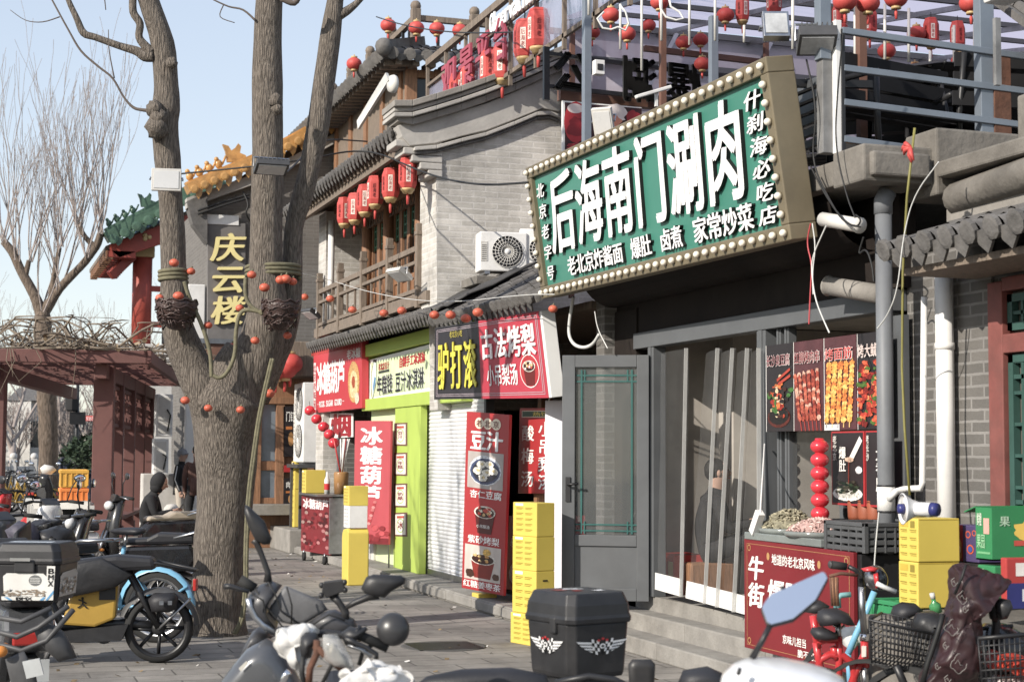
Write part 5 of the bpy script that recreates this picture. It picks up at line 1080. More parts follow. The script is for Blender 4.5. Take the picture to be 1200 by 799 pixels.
def film(name, c, clear):
    M = bpy.data.materials.new(name); M.use_nodes = True; N = M.node_tree.nodes; L = M.node_tree.links; N.remove(N['Principled BSDF'])
    a, b, m = N.new('ShaderNodeBsdfTranslucent'), N.new('ShaderNodeBsdfTransparent'), N.new('ShaderNodeMixShader'); a.inputs[0].default_value = c+(1,); b.inputs[0].default_value = (.86, .83, .92, 1)
    n = N.new('ShaderNodeTexNoise'); n.inputs['Scale'].default_value = 1.1; n.inputs['Detail'].default_value = 6; r = N.new('ShaderNodeMapRange'); r.inputs[3].default_value = clear-.18; r.inputs[4].default_value = clear+.18; L.new(n.outputs[0], r.inputs[0]); L.new(r.outputs[0], m.inputs[0]); L.new(a.outputs[0], m.inputs[1]); L.new(b.outputs[0], m.inputs[2]); L.new(m.outputs[0], N['Material Output'].inputs[0]); MATS[name] = M
film('violet_sheet', (.42, .36, .42), .45)
g = MB(); g.bb(6.02, ya, zr-.9, 6.03, yb, zr-.35, 'violet_glass'); g.build('glass', ob)
# terrace roof, posts, tubes
tc = thing('terrace_canopy', 'translucent violet canopy roof on slim steel posts above the restaurant terrace', 'canopy', (7.5, 13, 3.5))
A, B, Cc, D = V((5.75, 9.6, 5.4)), V((13, 9.6, 5.4)), V((13, 18.2, 6.9)), V((6.75, 18.2, 6.9))
P = Panel(D, Cc, B, A); g = MB(); g.quad(A, B, Cc, D, 'violet_sheet'); g.build('sheet', tc)
g = MB()
for k in range(8): t_ = k/7; g.beam(A.lerp(D, t_)-V((0, 0, .04)), B.lerp(Cc, t_)-V((0, 0, .04)), .045, .05, 'grey_frame')
g.build('purlins', tc)
g = MB()
for k in range(6): t_ = k/5; g.beam(A.lerp(B, t_)-V((0, 0, .14)), D.lerp(Cc, t_)-V((0, 0, .1)), .04, .05, 'steel')
g.beam(A-V((.1, 0, .0)), B-V((0, 0, .0)), .08, .14, 'wood_grey'); g.build('rafters', tc)
for k, (x, y) in enumerate(((5.8, 9.7), (6.3, 14.2), (6.8, 18.0), (8.2, 9.7), (8.3, 14.5), (9.4, 18.0), (10.8, 9.7))):
    g = MB(); z = lerp(5.35, 6.85, (y-9.6)/8.6); g.bb(x-.028, y-.028, 3.46, x+.028, y+.028, z, 'steel' if k < 0 else 'brown_band'); g.build('post', tc)
g = MB(); g.bb(6.75, 18.19, 4.2, 13, 18.2, 6.88, mat('violet_wall', (.5, .46, .52), .35, var=.2, vs=1., alpha=.82, dirt=.12)); g.bb(12.98, 9.6, 3.5, 13, 18.2, 5.4, 'violet_sheet'); g.build('side_sheet', tc)
g = MB(); [g.beam((6.75, 18.12, 4.3+.42*k), (13, 18.12, 4.3+.42*k), .05, .07, 'grey_frame') for k in range(7)]; [g.beam((6.8+1.3*k, 18.06, 4.2), (8.2+1.3*k, 18.06, 6.8), .04, .05, 'steel') for k in range(5)]; g.build('frame', tc)
for k, (u, v0, v1) in enumerate(((690, -30, 30), (752, -20, 95), (727, 5, 70), (775, -20, 60), (808, -20, 65), (838, -20, 60), (1002, -10, 110), (1037, 5, 82), (1065, 10, 85), (1090, 60, 90), (1118, 30, 86), (1142, 26, 92), (872, 30, 62), (929, 0, 70))):
    Y = 12.5 if u < 900 else 11.0; v1 -= 12; g = MB(); a, b = gy(u, v0, Y), gy(u, v1, Y); g.tube([a, b], .012, 'offwhite', 8); tag(g.build('light_tube'), 'slim white light tube hanging under the terrace canopy among red lanterns', 'light tube', 'white light tubes under the canopy')
# bare rail of lights
g = MB(); a = [dp(u, v, 12.0) for u, v in ((708, 14), (700, 22), (706, 33), (716, 35), (724, 32), (733, 36), (737, 28), (733, 14), (726, 6))]; g.tube(a, .008, 'white_cable', 8); tag(g.build('neon_loop'), 'bent neon tube loop hanging over the dark metal letters', 'neon tube')
g = MB(); a = [dp(u, v, 11.5) for u, v in ((773, -4), (774, 10), (780, 20), (792, 24), (801, 22), (796, 14), (786, 8), (784, -2))]; g.tube(a, .008, 'white_paint', 8); tag(g.build('white_loop'), 'loose white tube coil hanging above the green sign', 'tube')
# terrace end railing
er = thing('end_railing', 'blue-grey steel railing across the end of the roof terrace', 'railing', (6, 8.95, 3.46))
for k, (u0, v0, u1, v1) in enumerate(((986, 36, 1215, 69), (988, 80, 1215, 109), (988, 120, 1215, 149), (988, 163, 1160, 187))):
    g = MB(); g.beam(gy(u0, v0, 8.95), gy(u1, v1, 8.95), .035, .042, 'rail_blue' if 'rail_blue' in MATS else mat('rail_blue', (.2, .235, .28), .4, .3, var=.1, dirt=.15)); g.build('rail', er, bev=.004)
def vpost(g, u0, u1, v0, v1, Y, M, d=.08): a, b = gy(u0, v1, Y), gy(u1, v0, Y); g.bb(a.x, Y-d/2, a.z, b.x, Y+d/2, b.z, M)
mat('rust', (.13, .055, .032), .85, var=.45, vs=8, bump=.3, dirt=.3)
g = MB(); vpost(g, 1147, 1160, -20, 200, 8.99, 'rail_blue'); g.build('post', er, bev=.004); g = MB(); vpost(g, 1160, 1178, 66, 186, 9.0, 'rust', .12); g.build('post', er, bev=.004); g = MB(); vpost(g, 958, 970, -20, 70, 9.02, 'rail_blue'); g.build('post', er, bev=.004)
g = MB(); vpost(g, 961, 976, 40, 180, 9.03, 'pipe_old' if 'pipe_old' in MATS else mat('pipe_old', (.2, .2, .2), .6, .2, var=.3, vs=6, dirt=.4)); vpost(g, 978, 984, 25, 180, 8.97, 'white_paint', .05); vpost(g, 985, 988, 35, 200, 8.96, 'black_metal', .05); g.build('post', er, bev=.004)
# steel bars under the sign end
t = thing('metal_louvre', 'slanted dark metal slats stacked beside the end of the green sign', 'slats', tuple(gy(945, 180, 9.3)))
for k in range(6): g = MB(); g.beam(gy(928, 108+14*k, 9.9), gy(962, 94+14*k, 9.2), .04, .05, 'grey_frame'); g.build('slat', t)
# floodlights
def floodlight(name, label, c, face, w_, h_, d_=.07, M='offwhite', glass='lamp_face', group='floodlights'):
    t = thing(name, label, 'floodlight', c, group); n = V(face).normalized(); q = n.to_track_quat('Y', 'Z').to_matrix(); c = V(c)
    g = MB(); g.box(c, (w_, d_, h_), M, q)
    for k in range(7): g.box(c+q@V((w_*(-.4+.8*k/6), -d_*.75, 0)), (.008, d_*.6, h_*.85), M, q)
    g.build('housing', t, bev=.008); g = MB(); g.box(c+q@V((0, d_/2+.002, 0)), (w_*.84, .006, h_*.78), glass, q); g.build('lens', t)
    g = MB(); s = w_/2+.012
    g.tube([c+q@V((-s, 0, 0)), c+q@V((-s, -d_*1.4, h_*.15)), c+q@V((s, -d_*1.4, h_*.15)), c+q@V((s, 0, 0))], .009, 'steel', 6, smooth=False); g.build('bracket', t); return t
mat('lamp_face', (.62, .62, .62), .25, var=.06); mat('lamp_glass', (.42, .43, .44), .1, var=.3, vs=8)
floodlight('floodlight', 'white floodlight with bright square lens strapped to the left tree limb', dp(195, 211, 13.95), (-.15, -1, -.05), .25, .19, .07, 'offwhite')
floodlight('floodlight', 'slim grey floodlight facing down on the middle tree limb', dp(318, 196, 13.95), (0, -.35, -1), .28, .2, .05, 'grey_plastic')
floodlight('floodlight', 'glass-faced floodlight standing above the top right corner of the green sign', gy(909, 31, 9.3), (-.35, -1, .45), .17, .2, .06, 'steel', 'lamp_glass')
floodlight('floodlight', 'dark floodlight facing down on the steel post beside the green sign', gy(957, 48, 9.0), (-.2, -.5, -1), .24, .2, .08, 'grey_plastic', 'lamp_glass')
floodlight('floodlight', 'pale slim floodlight tilted behind the upper edge of the green sign', gx(707, 143, 4.95), (-.5, -.6, -.4), .17, .24, .05, 'offwhite')
for k, (u, v, X) in enumerate(((399, 213, 5.0), (468, 322, 4.9), (364, 368, 4.95))): floodlight('floodlight', ('flat grey floodlight under the second-floor eave behind the lanterns', 'flat pale floodlight lying on the pent roof before the balcony', 'flat grey floodlight above the candied-fruit shop near the tree')[k], gx(u, v, X), (-.6, -.2, -1), .3, .22, .05, 'offwhite' if k == 1 else 'grey_plastic', 'lamp_face')
# mirrored black metal letters and brown beam
YL = 15.6
bl = thing('metal_letters', 'black sheet metal letters seen from behind in an open frame above the green sign', 'sign', tuple(gy(740, 140, YL)))
P = Panel(gy(640, 57, YL), gy(850, 85, YL), gy(850, 127, YL), gy(640, 105, YL))
g = MB()
for v0, v1 in ((.06, .15), (.86, .96)): g.prism([P.at(0, v0, 0), P.at(1, v0, 0), P.at(1, v1, 0), P.at(0, v1, 0)], -P.n*.05, 'black_metal')
g.prism([P.at(-.01, -.05), P.at(.02, -.05), P.at(.02, 1.25), P.at(-.01, 1.25)], -P.n*.05, 'black_metal'); g.build('frame', bl)
g = MB(); Pm = Panel(P.at(1, 0), P.at(0, 0), P.at(0, 1), P.at(1, 1))
mat('sheet_black', (.03, .029, .03), .5, var=.2, vs=5, dirt=.1)
g.text(Pm, '爆涮', (.12, -.1, .62, 1.1), 'sheet_black', d=-.04, bold=.035, depth=.03, gap=.25, side='sheet_black'); g.text(Pm, '公', (.74, .0, .97, 1.0), 'sheet_black', d=-.04, bold=.05, depth=.03, side='sheet_black'); g.build('lettering', bl)
g = MB(); g.beam(gy(655, 111, YL+.2), gy(860, 130, YL+.2), .1, .12, 'brown_band'); g.beam(gy(755, 57, YL+.5), gy(900, 74, YL+.5), .06, .06, 'brown_band'); tag(g.build('brown_beam'), 'brown painted beams behind and below the black metal letters', 'beam')
P = Panel(gy(659, 118, YL-.1), gy(752, 126, YL-.1), gy(752, 170, YL-.1), gy(659, 178, YL-.1)); t = thing('drinks_poster', 'weathered red and white poster half hidden behind the green sign', 'poster', tuple(P.at(.5, 1)))
board('board', P, .03, 'sign_white', t); g = MB(); g.rect(P, .03, .03, 1, 1, PRINT, .001, C('3a1418')); g.oval(P, .17, .42, .15, .42, PRINT, .002, C('b8202c')); g.oval(P, .16, .14, .1, .1, PRINT, .003, C('e8d8d4')); g.oval(P, .17, .5, .11, .2, PRINT, .003, C('8c1420'), wob=.5); g.oval(P, .6, .25, .22, .2, PRINT, .003, C('e8dcd8'), wob=.6); g.oval(P, .62, .38, .13, .16, PRINT, .004, C('d8876a'), wob=.4); g.oval(P, .9, .4, .1, .3, PRINT, .004, C('a01c24'), wob=.3); g.rect(P, .42, .6, .82, .88, PRINT, .004, C('eef0f4')); g.text(P, '可口', (.45, .6, .8, .88), PRINT, d=.006, bold=.06, col=C('20305a')); g.text(P, '香辣', (.05, .84, .4, 1.0), PRINT, d=.006, bold=.06, col=C('c8303a')); g.build('print', t)
g = MB(); vpost(g, 683, 692, -40, 185, 14.6, 'rail_blue', .08); tag(g.build('steel_post', bev=.004), 'tall slim steel post in front of the black metal letters', 'post')
g = MB(); vpost(g, 832, 840, 20, 130, 13.2, 'rail_blue', .07); tag(g.build('steel_post', bev=.004), 'steel post rising just behind the middle of the green sign top', 'post')
g = MB(); p = gy(701, 80, 14.3); g.bb(p.x-.05, 14.25, p.z-.07, p.x+.05, 14.33, p.z+.07, 'white_paint'); g.bb(p.x-.03, 14.24, p.z-.03, p.x+.03, 14.25, p.z+.03, 'black_plastic'); tag(g.build('camera_box', bev=.01), 'small white device box with dark window on the metal letters', 'box')
t = thing('wall_lamp', 'white arm lamp bar above the top edge of the green sign', 'lamp', tuple(gy(765, 110, 13.0))); g = MB(); g.beam(gy(745, 114, 13.0), gy(786, 102, 13.0), .05, .03, 'white_paint'); g.build('lamp_bar', t, bev=.006); g = MB(); g.beam(gy(769, 109, 13.02), gy(769, 125, 13.02), .025, .025, 'white_paint'); g.build('stem', t)
# tables, benches and parasol on the terrace
mat('dark_cloth', (.012, .012, .014), .8, var=.4, vs=4)
t = thing('parasol', 'folded-down black parasol canopy over the terrace tables', 'parasol', (7.2, 10.5, 3.46)); c = V((7.3, 11.2, 4.75)); g = MB(); n = 8; vs = [c]
for j, (rr, zz) in enumerate(((.7, -.12), (1.4, -.3))):
    for k in range(n): a = 2*math.pi*k/n+.3; vs.append(c+V((math.cos(a)*rr, math.sin(a)*rr, zz)))
g.add(vs, [(0, 1+k, 1+(k+1) % n) for k in range(n)]+[(1+k, 1+n+k, 1+n+(k+1) % n, 1+(k+1) % n) for k in range(n)], 'dark_cloth'); g.build('canopy', t); g = MB(); g.tube([c, V((c.x, c.y, 3.46))], .03, 'black_metal'); g.build('pole', t)
g = MB(); [g.tube([c+V((0, 0, -.35)), vs[1+n+k]], .012, 'black_metal', 6) for k in range(n)]; g.build('ribs', t)
def bench(name, label, c, L, rz):
    t = thing(name, label, 'bench', c, 'dark benches on the terrace', rz)
    def bd(nm, g): o = g.build(nm); o.parent = t
    g = MB()
    for k in range(3): g.bb(-L/2, -.2+.14*k, .43, L/2, -.09+.14*k, .46, 'dark_cloth')
    bd('seat', g); g = MB()
    for k in range(3): g.bb(-L/2, .24+.02*k, .55+.13*k, L/2, .26+.02*k, .65+.13*k, 'dark_cloth')
    bd('backrest', g)
    for s in (-1, 1):
        g = MB(); g.tube([(s*L*.45, -.22, 0), (s*L*.45, -.2, .44), (s*L*.45, -.2, .66), (s*L*.45, .1, .66)], .022, 'black_metal'); g.tube([(s*L*.45, .24, 0), (s*L*.45, .22, .5), (s*L*.45, .32, .92)], .022, 'black_metal'); bd('leg', g)
    return t
bench('terrace_bench', 'black slatted bench just behind the end railing', (6.1, 9.5, 3.46), 1.3, R(15)); bench('terrace_bench', 'black slatted bench deeper on the terrace below the parasol', (6.6, 10.8, 3.46), 1.4, R(-40)); bench('terrace_bench', 'black slatted bench near the rusty post', (7.0, 9.6, 3.46), 1.2, R(170))
def table(label, c):
    t = thing('terrace_table', label, 'table', c, 'dark tables on the terrace'); g = MB(); g.bb(c[0]-.6, c[1]-.4, c[2]+.7, c[0]+.6, c[1]+.4, c[2]+.75, 'dark_cloth'); g.build('tabletop', t, bev=.01)
    for sx in (-1, 1):
        for sy in (-1, 1): g = MB(); g.tube([(c[0]+sx*.52, c[1]+sy*.33, c[2]), (c[0]+sx*.5, c[1]+sy*.3, c[2]+.7)], .02, 'black_metal'); g.build('leg', t)
table('black table standing left on the terrace behind the rails', (5.9, 10.3, 3.46)); table('black table standing right on the terrace by the rusty post', (7.3, 10.4, 3.46))
g = MB(); a = gy(1020, 190, 9.05); g.bb(a.x, 9.02, 3.47, a.x+.2, 9.2, a.z+.02, 'crate_grey'); tag(g.build('speaker_box', bev=.01), 'small dark box on the slab behind the red ribbon', 'box')
for k, (u0, v0, u1, v1) in enumerate(((1000, 175, 1016, 200), (1108, 186, 1132, 206))): a, b = gy(u0, v1, 9.1), gy(u1, v0, 9.1); g = MB(); g.bb(a.x, 9.05, 3.47, b.x, 9.3, b.z, 'orange_crate' if k == 0 else 'stone'); tag(g.build('terrace_block', bev=.006), ('small orange box on the terrace edge', 'pale concrete block on the terrace edge below the lowest rail')[k], 'block')
g = MB(); vpost(g, 1166, 1171, 22, 100, 8.3, 'pipe_old', .03); tag(g.build('white_post'), 'white post with a fitting at the far right behind the rails', 'post')
g = MB(); a, b = gy(1168, -2, 8.3), gy(1197, -14, 8.3); g.bb(a.x, 8.2, a.z, b.x, 8.45, b.z+.02, 'white_paint'); tag(g.build('white_fitting', bev=.02), 'white lamp fitting on top of the white post', 'lamp')
g = MB(); q = gy(1150, 20, 10.0); mb2 = tile_roof((6.45, 8.5, 4.25), (9, 8.5, 4.25), (6.6, 9.3, 4.75), (9, 9.3, 4.75), 'tile_grey', sp=.18, r=.05, rows=4); o = mb2.build('small_roof'); tag(o, 'small grey tiled roof slope at the far right behind the rusty post', 'roof')
# pipes, poles and wires by the right wall
t = thing('grey_downpipe', 'thick grey plastic downpipe with a white sleeve right of the serving window', 'pipe', tuple(gx(1037, 660, 5.3)))
xp = 5.36; a = gx(1035, 236, xp); b = gx(1037, 670, xp); mat('pipe_grey', (.16, .17, .185), .5, var=.15, vs=3, dirt=.35); g = MB(); g.tube([(xp, a.y, .28), (xp, a.y, a.z)], .052, 'pipe_grey', 16); g.tube([(xp, a.y, a.z-.08), (xp, a.y, a.z), (xp+.03, a.y, a.z+.06)], .058, 'pipe_grey', 16); g.build('pipe', t)
z1, z0 = gx(1037, 568, xp).z, gx(1037, 600, xp).z; g = MB(); g.tube([(xp, a.y, z0), (xp, a.y, z1)], .055, 'white_paint', 16)
for z in (z0+.005, z1-.005): g.tube([(xp, a.y, z-.006), (xp, a.y, z+.006)], .0565, 'black_plastic', 16)
g.build('sleeve', t)
t = thing('white_drainpipe', 'thick white drainpipe standing against the dark brick wall', 'pipe', tuple(gx(1106, 605, 5.6))); xq = 5.62; a = gx(1106, 330, xq); g = MB(); g.tube([(xq, a.y, .9), (xq, a.y, 2.72)], .055, 'white_paint', 18); g.build('pipe', t); g = MB(); z = gx(1106, 402, xq).z; g.tube([(xq, a.y, z-.04), (xq, a.y, z)], .06, 'white_paint', 18); g.build('joint', t)
g = MB(); xs = 5.5; pts = [gx(1083, 348, xs), gx(1081, 565, xs), gx(1079, 572, xs), gx(1060, 573, xs-.05), gx(1050, 576, xp-.02), gx(1042, 585, xp-.03)]; g.tube(pts, [.019, .019, .021, .021, .021, .021], 'white_paint', 12); tag(g.build('white_pipe'), 'thin white pipe bending into the sleeve of the grey downpipe', 'pipe')
g = MB(); g.bb(5.62, gx(1060, 500, 5.62).y-.0, .3, 5.66, gx(1048, 500, 5.62).y, 2.5, 'grey_frame'); tag(g.build('grey_duct'), 'narrow grey sheet strip behind the bamboo pole', 'strip')
g = MB(); mat('bamboo', (.2, .18, .035), .5, var=.2, vs=6); pts = [gx(u, v, 5.1) for u, v in ((1072, 150), (1063, 230), (1058, 320), (1057, 430), (1060, 500), (1066, 580))]; g.tube(pts, .0075, 'bamboo', 8)
for k in range(9): p = pts[0].lerp(pts[-1], k/9)
tag(g.build('bamboo_pole'), 'thin yellow-green bamboo pole leaning in front of the grey downpipe', 'pole')
g = MB(); c = gx(1067, 173, 5.09)
for d in ((-.09, .0, .0), (-.07, .02, -.03), (.03, -.05, -.08), (.01, -.03, -.09), (-.06, .03, .03)): e = c+V((0, d[0]*-1, d[2])); g.tube([c, c.lerp(e, .6)+V((-.01, 0, .01)), e], [.012, .016, .006], 'red_lantern', 6)
tag(g.build('red_ribbon'), 'red ribbon tied round the top of the bamboo pole', 'ribbon')
g = MB(); a, b = gx(972, 335, 5.4), gx(1032, 345, 5.5); g.tube([a, b], .062, 'concrete', 18); g.lathe(a, (a-b).normalized(), [(0, .062), (.01, .07), (.0, .052)], 'concrete', 18); tag(g.build('vent_pipe'), 'short silver vent pipe under the terrace slab beside the downpipe', 'pipe')
g = MB(); a, b = gx(964, 257, 5.1), gx(1006, 264, 5.15); g.tube([a, b], .045, 'offwhite', 14); g.tube([b, b+(b-a)*.05], .05, 'offwhite', 14); tag(g.build('cable_conduit'), 'short pale conduit with bundled black cables beside the sign', 'conduit')
q = random.Random(8)
def cable(label, pts, r=.006, M='cable', cat='cable', smooth=3):
    pts = [V(p) for p in pts]
    for _ in range(smooth):
        n = [pts[0]]
        for a, b in zip(pts, pts[1:]): n += [a.lerp(b, .25), a.lerp(b, .75)]
        pts = n+[pts[-1]]
    g = MB(); g.tube(pts, r, M, 6); return tag(g.build('cable'), label, cat)
S_ = lambda *p: [gx(u, v, 5.05) for u, v in p]
cable('tangled black cable drooping from the steel post to the conduit', S_((950, 195), (965, 225), (985, 255), (1003, 268), (1010, 258), (1003, 252)), .006)
cable('black cable looping beside the end of the green sign', S_((945, 70), (958, 130), (950, 190), (975, 240), (990, 262), (1008, 266)), .006)
cable('black cable falling straight beside the sign to the slab', S_((988, 40), (982, 100), (978, 170), (992, 230), (1002, 255)), .005)
cable('thin black cable dangling below the slab end', S_((1012, 278), (1005, 300), (1015, 290), (1022, 310), (1024, 330)), .006)
mat('red_wire', (.5, .05, .06), .5); cable('pink-red wire dangling under the right end of the green sign', S_((950, 262), (945, 285), (952, 310), (950, 335), (948, 380)), .005, 'red_wire')
cable('white wire dangling from the sign down to the posters', S_((968, 265), (952, 300), (951, 318), (955, 350), (965, 375), (972, 390)), .005, 'white_cable'); cable('grey wire twisted round the red wire under the sign', S_((952, 262), (956, 290), (952, 318), (953, 345)), .004, 'white_cable')
cable('thin white wire running down beside the bamboo pole', S_((1100, 190), (1070, 230), (1058, 280), (1052, 340), (1040, 370), (1028, 385)), .004, 'white_cable')
cable('white cable hanging left of the stall end', S_((1030, 600), (1026, 640), (1023, 690)), .004, 'white_cable')
X4 = lambda *p: [gx(u, v, 5.2) for u, v in p]
cable('thick white hose curling above the open glazed door', X4((672, 348), (668, 370), (666, 392), (672, 404), (684, 408), (695, 404), (702, 392)), .016, 'white_cable'); cable('thin pale wires crossing above the glazed door', X4((697, 365), (700, 385), (712, 408)), .005, 'white_cable')
c = gx(654, 440, 5.2); cable('thin pale cable hanging beside the projecting sign', X4((662, 436), (654, 445), (648, 455), (643, 470)), .006, 'white_cable')
cable('black cable swinging from the far gable to the green sign across the brick wall', [gy(200, 205, 20), gy(349, 190, 19), gx(430, 172, 4.7), gx(500, 205, 4.8), gx(560, 218, 4.8), gx(619, 214, 4.8)], .011)
cable('black cable sagging between the middle limb and the far verge', [dp(325, 210, 14.4), dp(345, 195, 16), dp(372, 162, 18), dp(430, 166, 19.5)], .01)
for k, (v0, v1) in enumerate(((247, 228), (251, 232))): cable(('upper', 'lower')[k]+' of two parallel black cables across the far grey gable', [gy(232, v0, 32.7), gy(262, (v0+v1)/2-1, 32.7), gy(292, v1, 32.7)], .025)
cable('looped black cable hanging on the far grey gable', [gy(285, 225, 32.7), gy(292, 240, 32.6), gy(287, 250, 32.6), gy(295, 262, 32.7)], .02)
cable('thin wire above the roof pavilion railing', sag(gy(441, 20, 26), gy(600, 38, 17), .1, 6), .01); cable('white string with hanging orange ornaments across the pent roof', [dp(340, 318, 14.4), gx(380, 326, 4.7), gx(440, 345, 4.6), gx(520, 356, 4.6), gx(615, 345, 4.7), gx(650, 345, 4.9)], .004, 'white_cable')
g = MB(); xw = 5.3; p = gx(389, 240, xw); g.tube([(xw, p.y, 3.45), (xw, p.y, 5.2)], .05, 'white_paint', 14); tag(g.build('white_drainpipe'), 'white drainpipe at the far end of the wooden windows', 'pipe')
# trees
def bark_mat(name, c, c2, sc=(14, 14, 2.2), bump=1.0):
    M = bpy.data.materials.new(name); M.use_nodes = True; N = M.node_tree.nodes; L = M.node_tree.links; B = N['Principled BSDF']; B.inputs['Roughness'].default_value = .95
    tc = N.new('ShaderNodeTexCoord'); mp = N.new('ShaderNodeMapping'); mp.inputs['Scale'].default_value = sc; L.new(tc.outputs['Object'], mp.inputs[0])
    n0 = N.new('ShaderNodeTexNoise'); n0.inputs['Scale'].default_value = .8; n0.inputs['Detail'].default_value = 4; L.new(mp.outputs[0], n0.inputs[0])
    va = N.new('ShaderNodeVectorMath'); va.operation = 'MULTIPLY_ADD'; va.inputs[1].default_value = (1.1, 1.1, .6); L.new(n0.outputs['Color'], va.inputs[0]); L.new(mp.outputs[0], va.inputs[2])
    v = N.new('ShaderNodeTexVoronoi'); v.feature = 'DISTANCE_TO_EDGE'; v.inputs['Scale'].default_value = 1.5; L.new(va.outputs[0], v.inputs['Vector'])
    n = N.new('ShaderNodeTexNoise'); n.inputs['Scale'].default_value = 3; n.inputs['Detail'].default_value = 8; n.inputs['Roughness'].default_value = .7; L.new(va.outputs[0], n.inputs[0])
    cr = N.new('ShaderNodeValToRGB'); e = cr.color_ramp.elements; e[0].position = .0; e[0].color = tuple(x*.45 for x in c)+(1,); e[1].position = .3; e[1].color = c+(1,); L.new(v.outputs[0], cr.inputs[0])
    mx = N.new('ShaderNodeMix'); mx.data_type = 'RGBA'; mx.inputs['B'].default_value = c2+(1,); r = N.new('ShaderNodeMapRange'); r.inputs[1].default_value = .42; r.inputs[2].default_value = .72; L.new(n.outputs[0], r.inputs[0]); L.new(r.outputs[0], mx.inputs['Factor']); L.new(cr.outputs[0], mx.inputs['A']); L.new(mx.outputs['Result'], B.inputs['Base Color'])
    ma = N.new('ShaderNodeMath'); ma.operation = 'MULTIPLY_ADD'; ma.inputs[1].default_value = 1.6; mi = N.new('ShaderNodeMath'); mi.operation = 'MINIMUM'; mi.inputs[1].default_value = .3; L.new(v.outputs[0], mi.inputs[0]); L.new(mi.outputs[0], ma.inputs[0]); L.new(n.outputs[0], ma.inputs[2])
    bp = N.new('ShaderNodeBump'); bp.inputs['Strength'].default_value = bump; bp.inputs['Distance'].default_value = .03; L.new(ma.outputs[0], bp.inputs['Height']); L.new(bp.outputs[0], B.inputs['Normal'])
    MATS[name] = M
bark_mat('bark', (.165, .138, .115), (.29, .25, .21), (30, 30, 4.2), .8); bark_mat('bark_far', (.16, .12, .09), (.22, .175, .14), (8, 8, 2), .5)
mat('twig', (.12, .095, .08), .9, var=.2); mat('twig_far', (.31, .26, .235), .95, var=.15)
ZT = 14.35
def chain(g, lst, Z, M='bark', seg=26, wob=.09, sub=4):
    """limb through (u, v, width in pixels[, depth]) of the photograph at a given distance"""
    P = [dp(a[0], a[1], a[3] if len(a) > 3 else Z) for a in lst]; Rr = [a[2]/2*(a[3] if len(a) > 3 else Z)/FPX for a in lst]; pts = []; rs = []
    n = len(P)
    for i in range(n-1):
        p0, p1, p2, p3 = P[max(0, i-1)], P[i], P[i+1], P[min(n-1, i+2)]
        for k in range(sub):
            t = k/sub; pts.append(.5*((2*p1)+(p2-p0)*t+(2*p0-5*p1+4*p2-p3)*t*t+(3*p1-p0-3*p2+p3)*t**3)); rs.append(lerp(Rr[i], Rr[i+1], t))
    pts.append(P[-1]); rs.append(Rr[-1]); g.tube(pts, rs, M, seg, wob=wob); return pts, rs
ft = thing('street_tree', 'big three-limbed grey-brown street tree wrapped with rope and orange ornaments', 'tree', tuple(dp(256, 745, ZT)))
g = MB()
b0 = dp(256, 747, ZT)
chain(g, [(256, 752, 76), (256, 742, 70), (256, 725, 65), (256, 695, 61), (257, 660, 60), (262, 600, 64), (264, 560, 66), (265, 525, 73), (266, 495, 83), (268, 468, 90), (276, 446, 70), (290, 410, 48)], ZT)
g.build('trunk', ft)
g = MB(); Lp = chain(g, [(262, 540, 34), (246, 475, 46), (229, 437, 44), (215, 405, 42), (206, 370, 36), (204, 320, 30), (202, 270, 28.5), (197, 200, 29), (193, 150, 32), (194, 128, 33), (195, 100, 28.5), (190, 50, 27.5), (174, 0, 24), (160, -40, 21), (150, -110, 17)], 14.25)
for (u, v, s_) in ((184, 150, 16), (186, 138, 13), (181, 128, 12), (201, 74, 8)): g.ell(dp(u, v, 14.1), s_*.55*14/FPX*1.6, 'bark', 10, 8, wob=.35)
g.build('limb', ft)
g = MB(); Mp = chain(g, [(266, 540, 40), (276, 480, 60), (292, 440, 62), (306, 405, 54), (313, 360, 46), (312, 320, 40), (312, 270, 38), (314, 200, 37.5), (313, 100, 35), (314, 50, 32), (316, 0, 31), (318, -50, 29), (316, -120, 24)], 14.4)
for (u, v, s_) in ((323, 118, 10), (325, 128, 9)): g.ell(dp(u, v, 14.18), s_*14/FPX*.8, 'bark', 10, 8, wob=.4)
g.build('limb', ft)
g = MB(); Rp = chain(g, [(300, 470, 30), (312, 425, 44), (328, 390, 40), (340, 345, 28), (343, 300, 23), (345, 265, 22), (356, 225, 24), (363, 195, 25), (372, 150, 26), (379, 100, 26), (386, 50, 25), (393, 0, 20), (400, -50, 18), (404, -120, 15)], 14.6); g.build('limb', ft)
g = MB(); chain(g, [(180, 66, 14), (170, 66, 13), (160, 60, 11), (140, 54, 9), (112, 44, 8), (98, 39, 8.5), (90, 22, 7), (80, 0, 6), (70, -30, 5)], 14.2, seg=12); chain(g, [(178, 62, 12), (172, 56, 11), (163, 44, 9), (164, 28, 9), (156, 14, 9), (156, -8, 9)], 14.2, seg=12); g.build('branch', ft)
g = MB(); chain(g, [(176, 130, 5), (166, 129, 4), (156, 126, 3.5), (145, 114, 2.5), (132, 92, 2.6), (115, 78, 2.6), (95, 60, 2.6), (80, 35, 2.2), (62, 2, 2), (55, -12, 1.8)], 14.1, 'twig', 7, 0); chain(g, [(134, 92, 1.8), (128, 60, 1.4), (127, 35, 1)], 14.1, 'twig', 6, 0); chain(g, [(70, 20, 1.6), (50, 26, 1.3), (30, 24, 1), (12, 12, .8)], 14.1, 'twig', 6, 0)
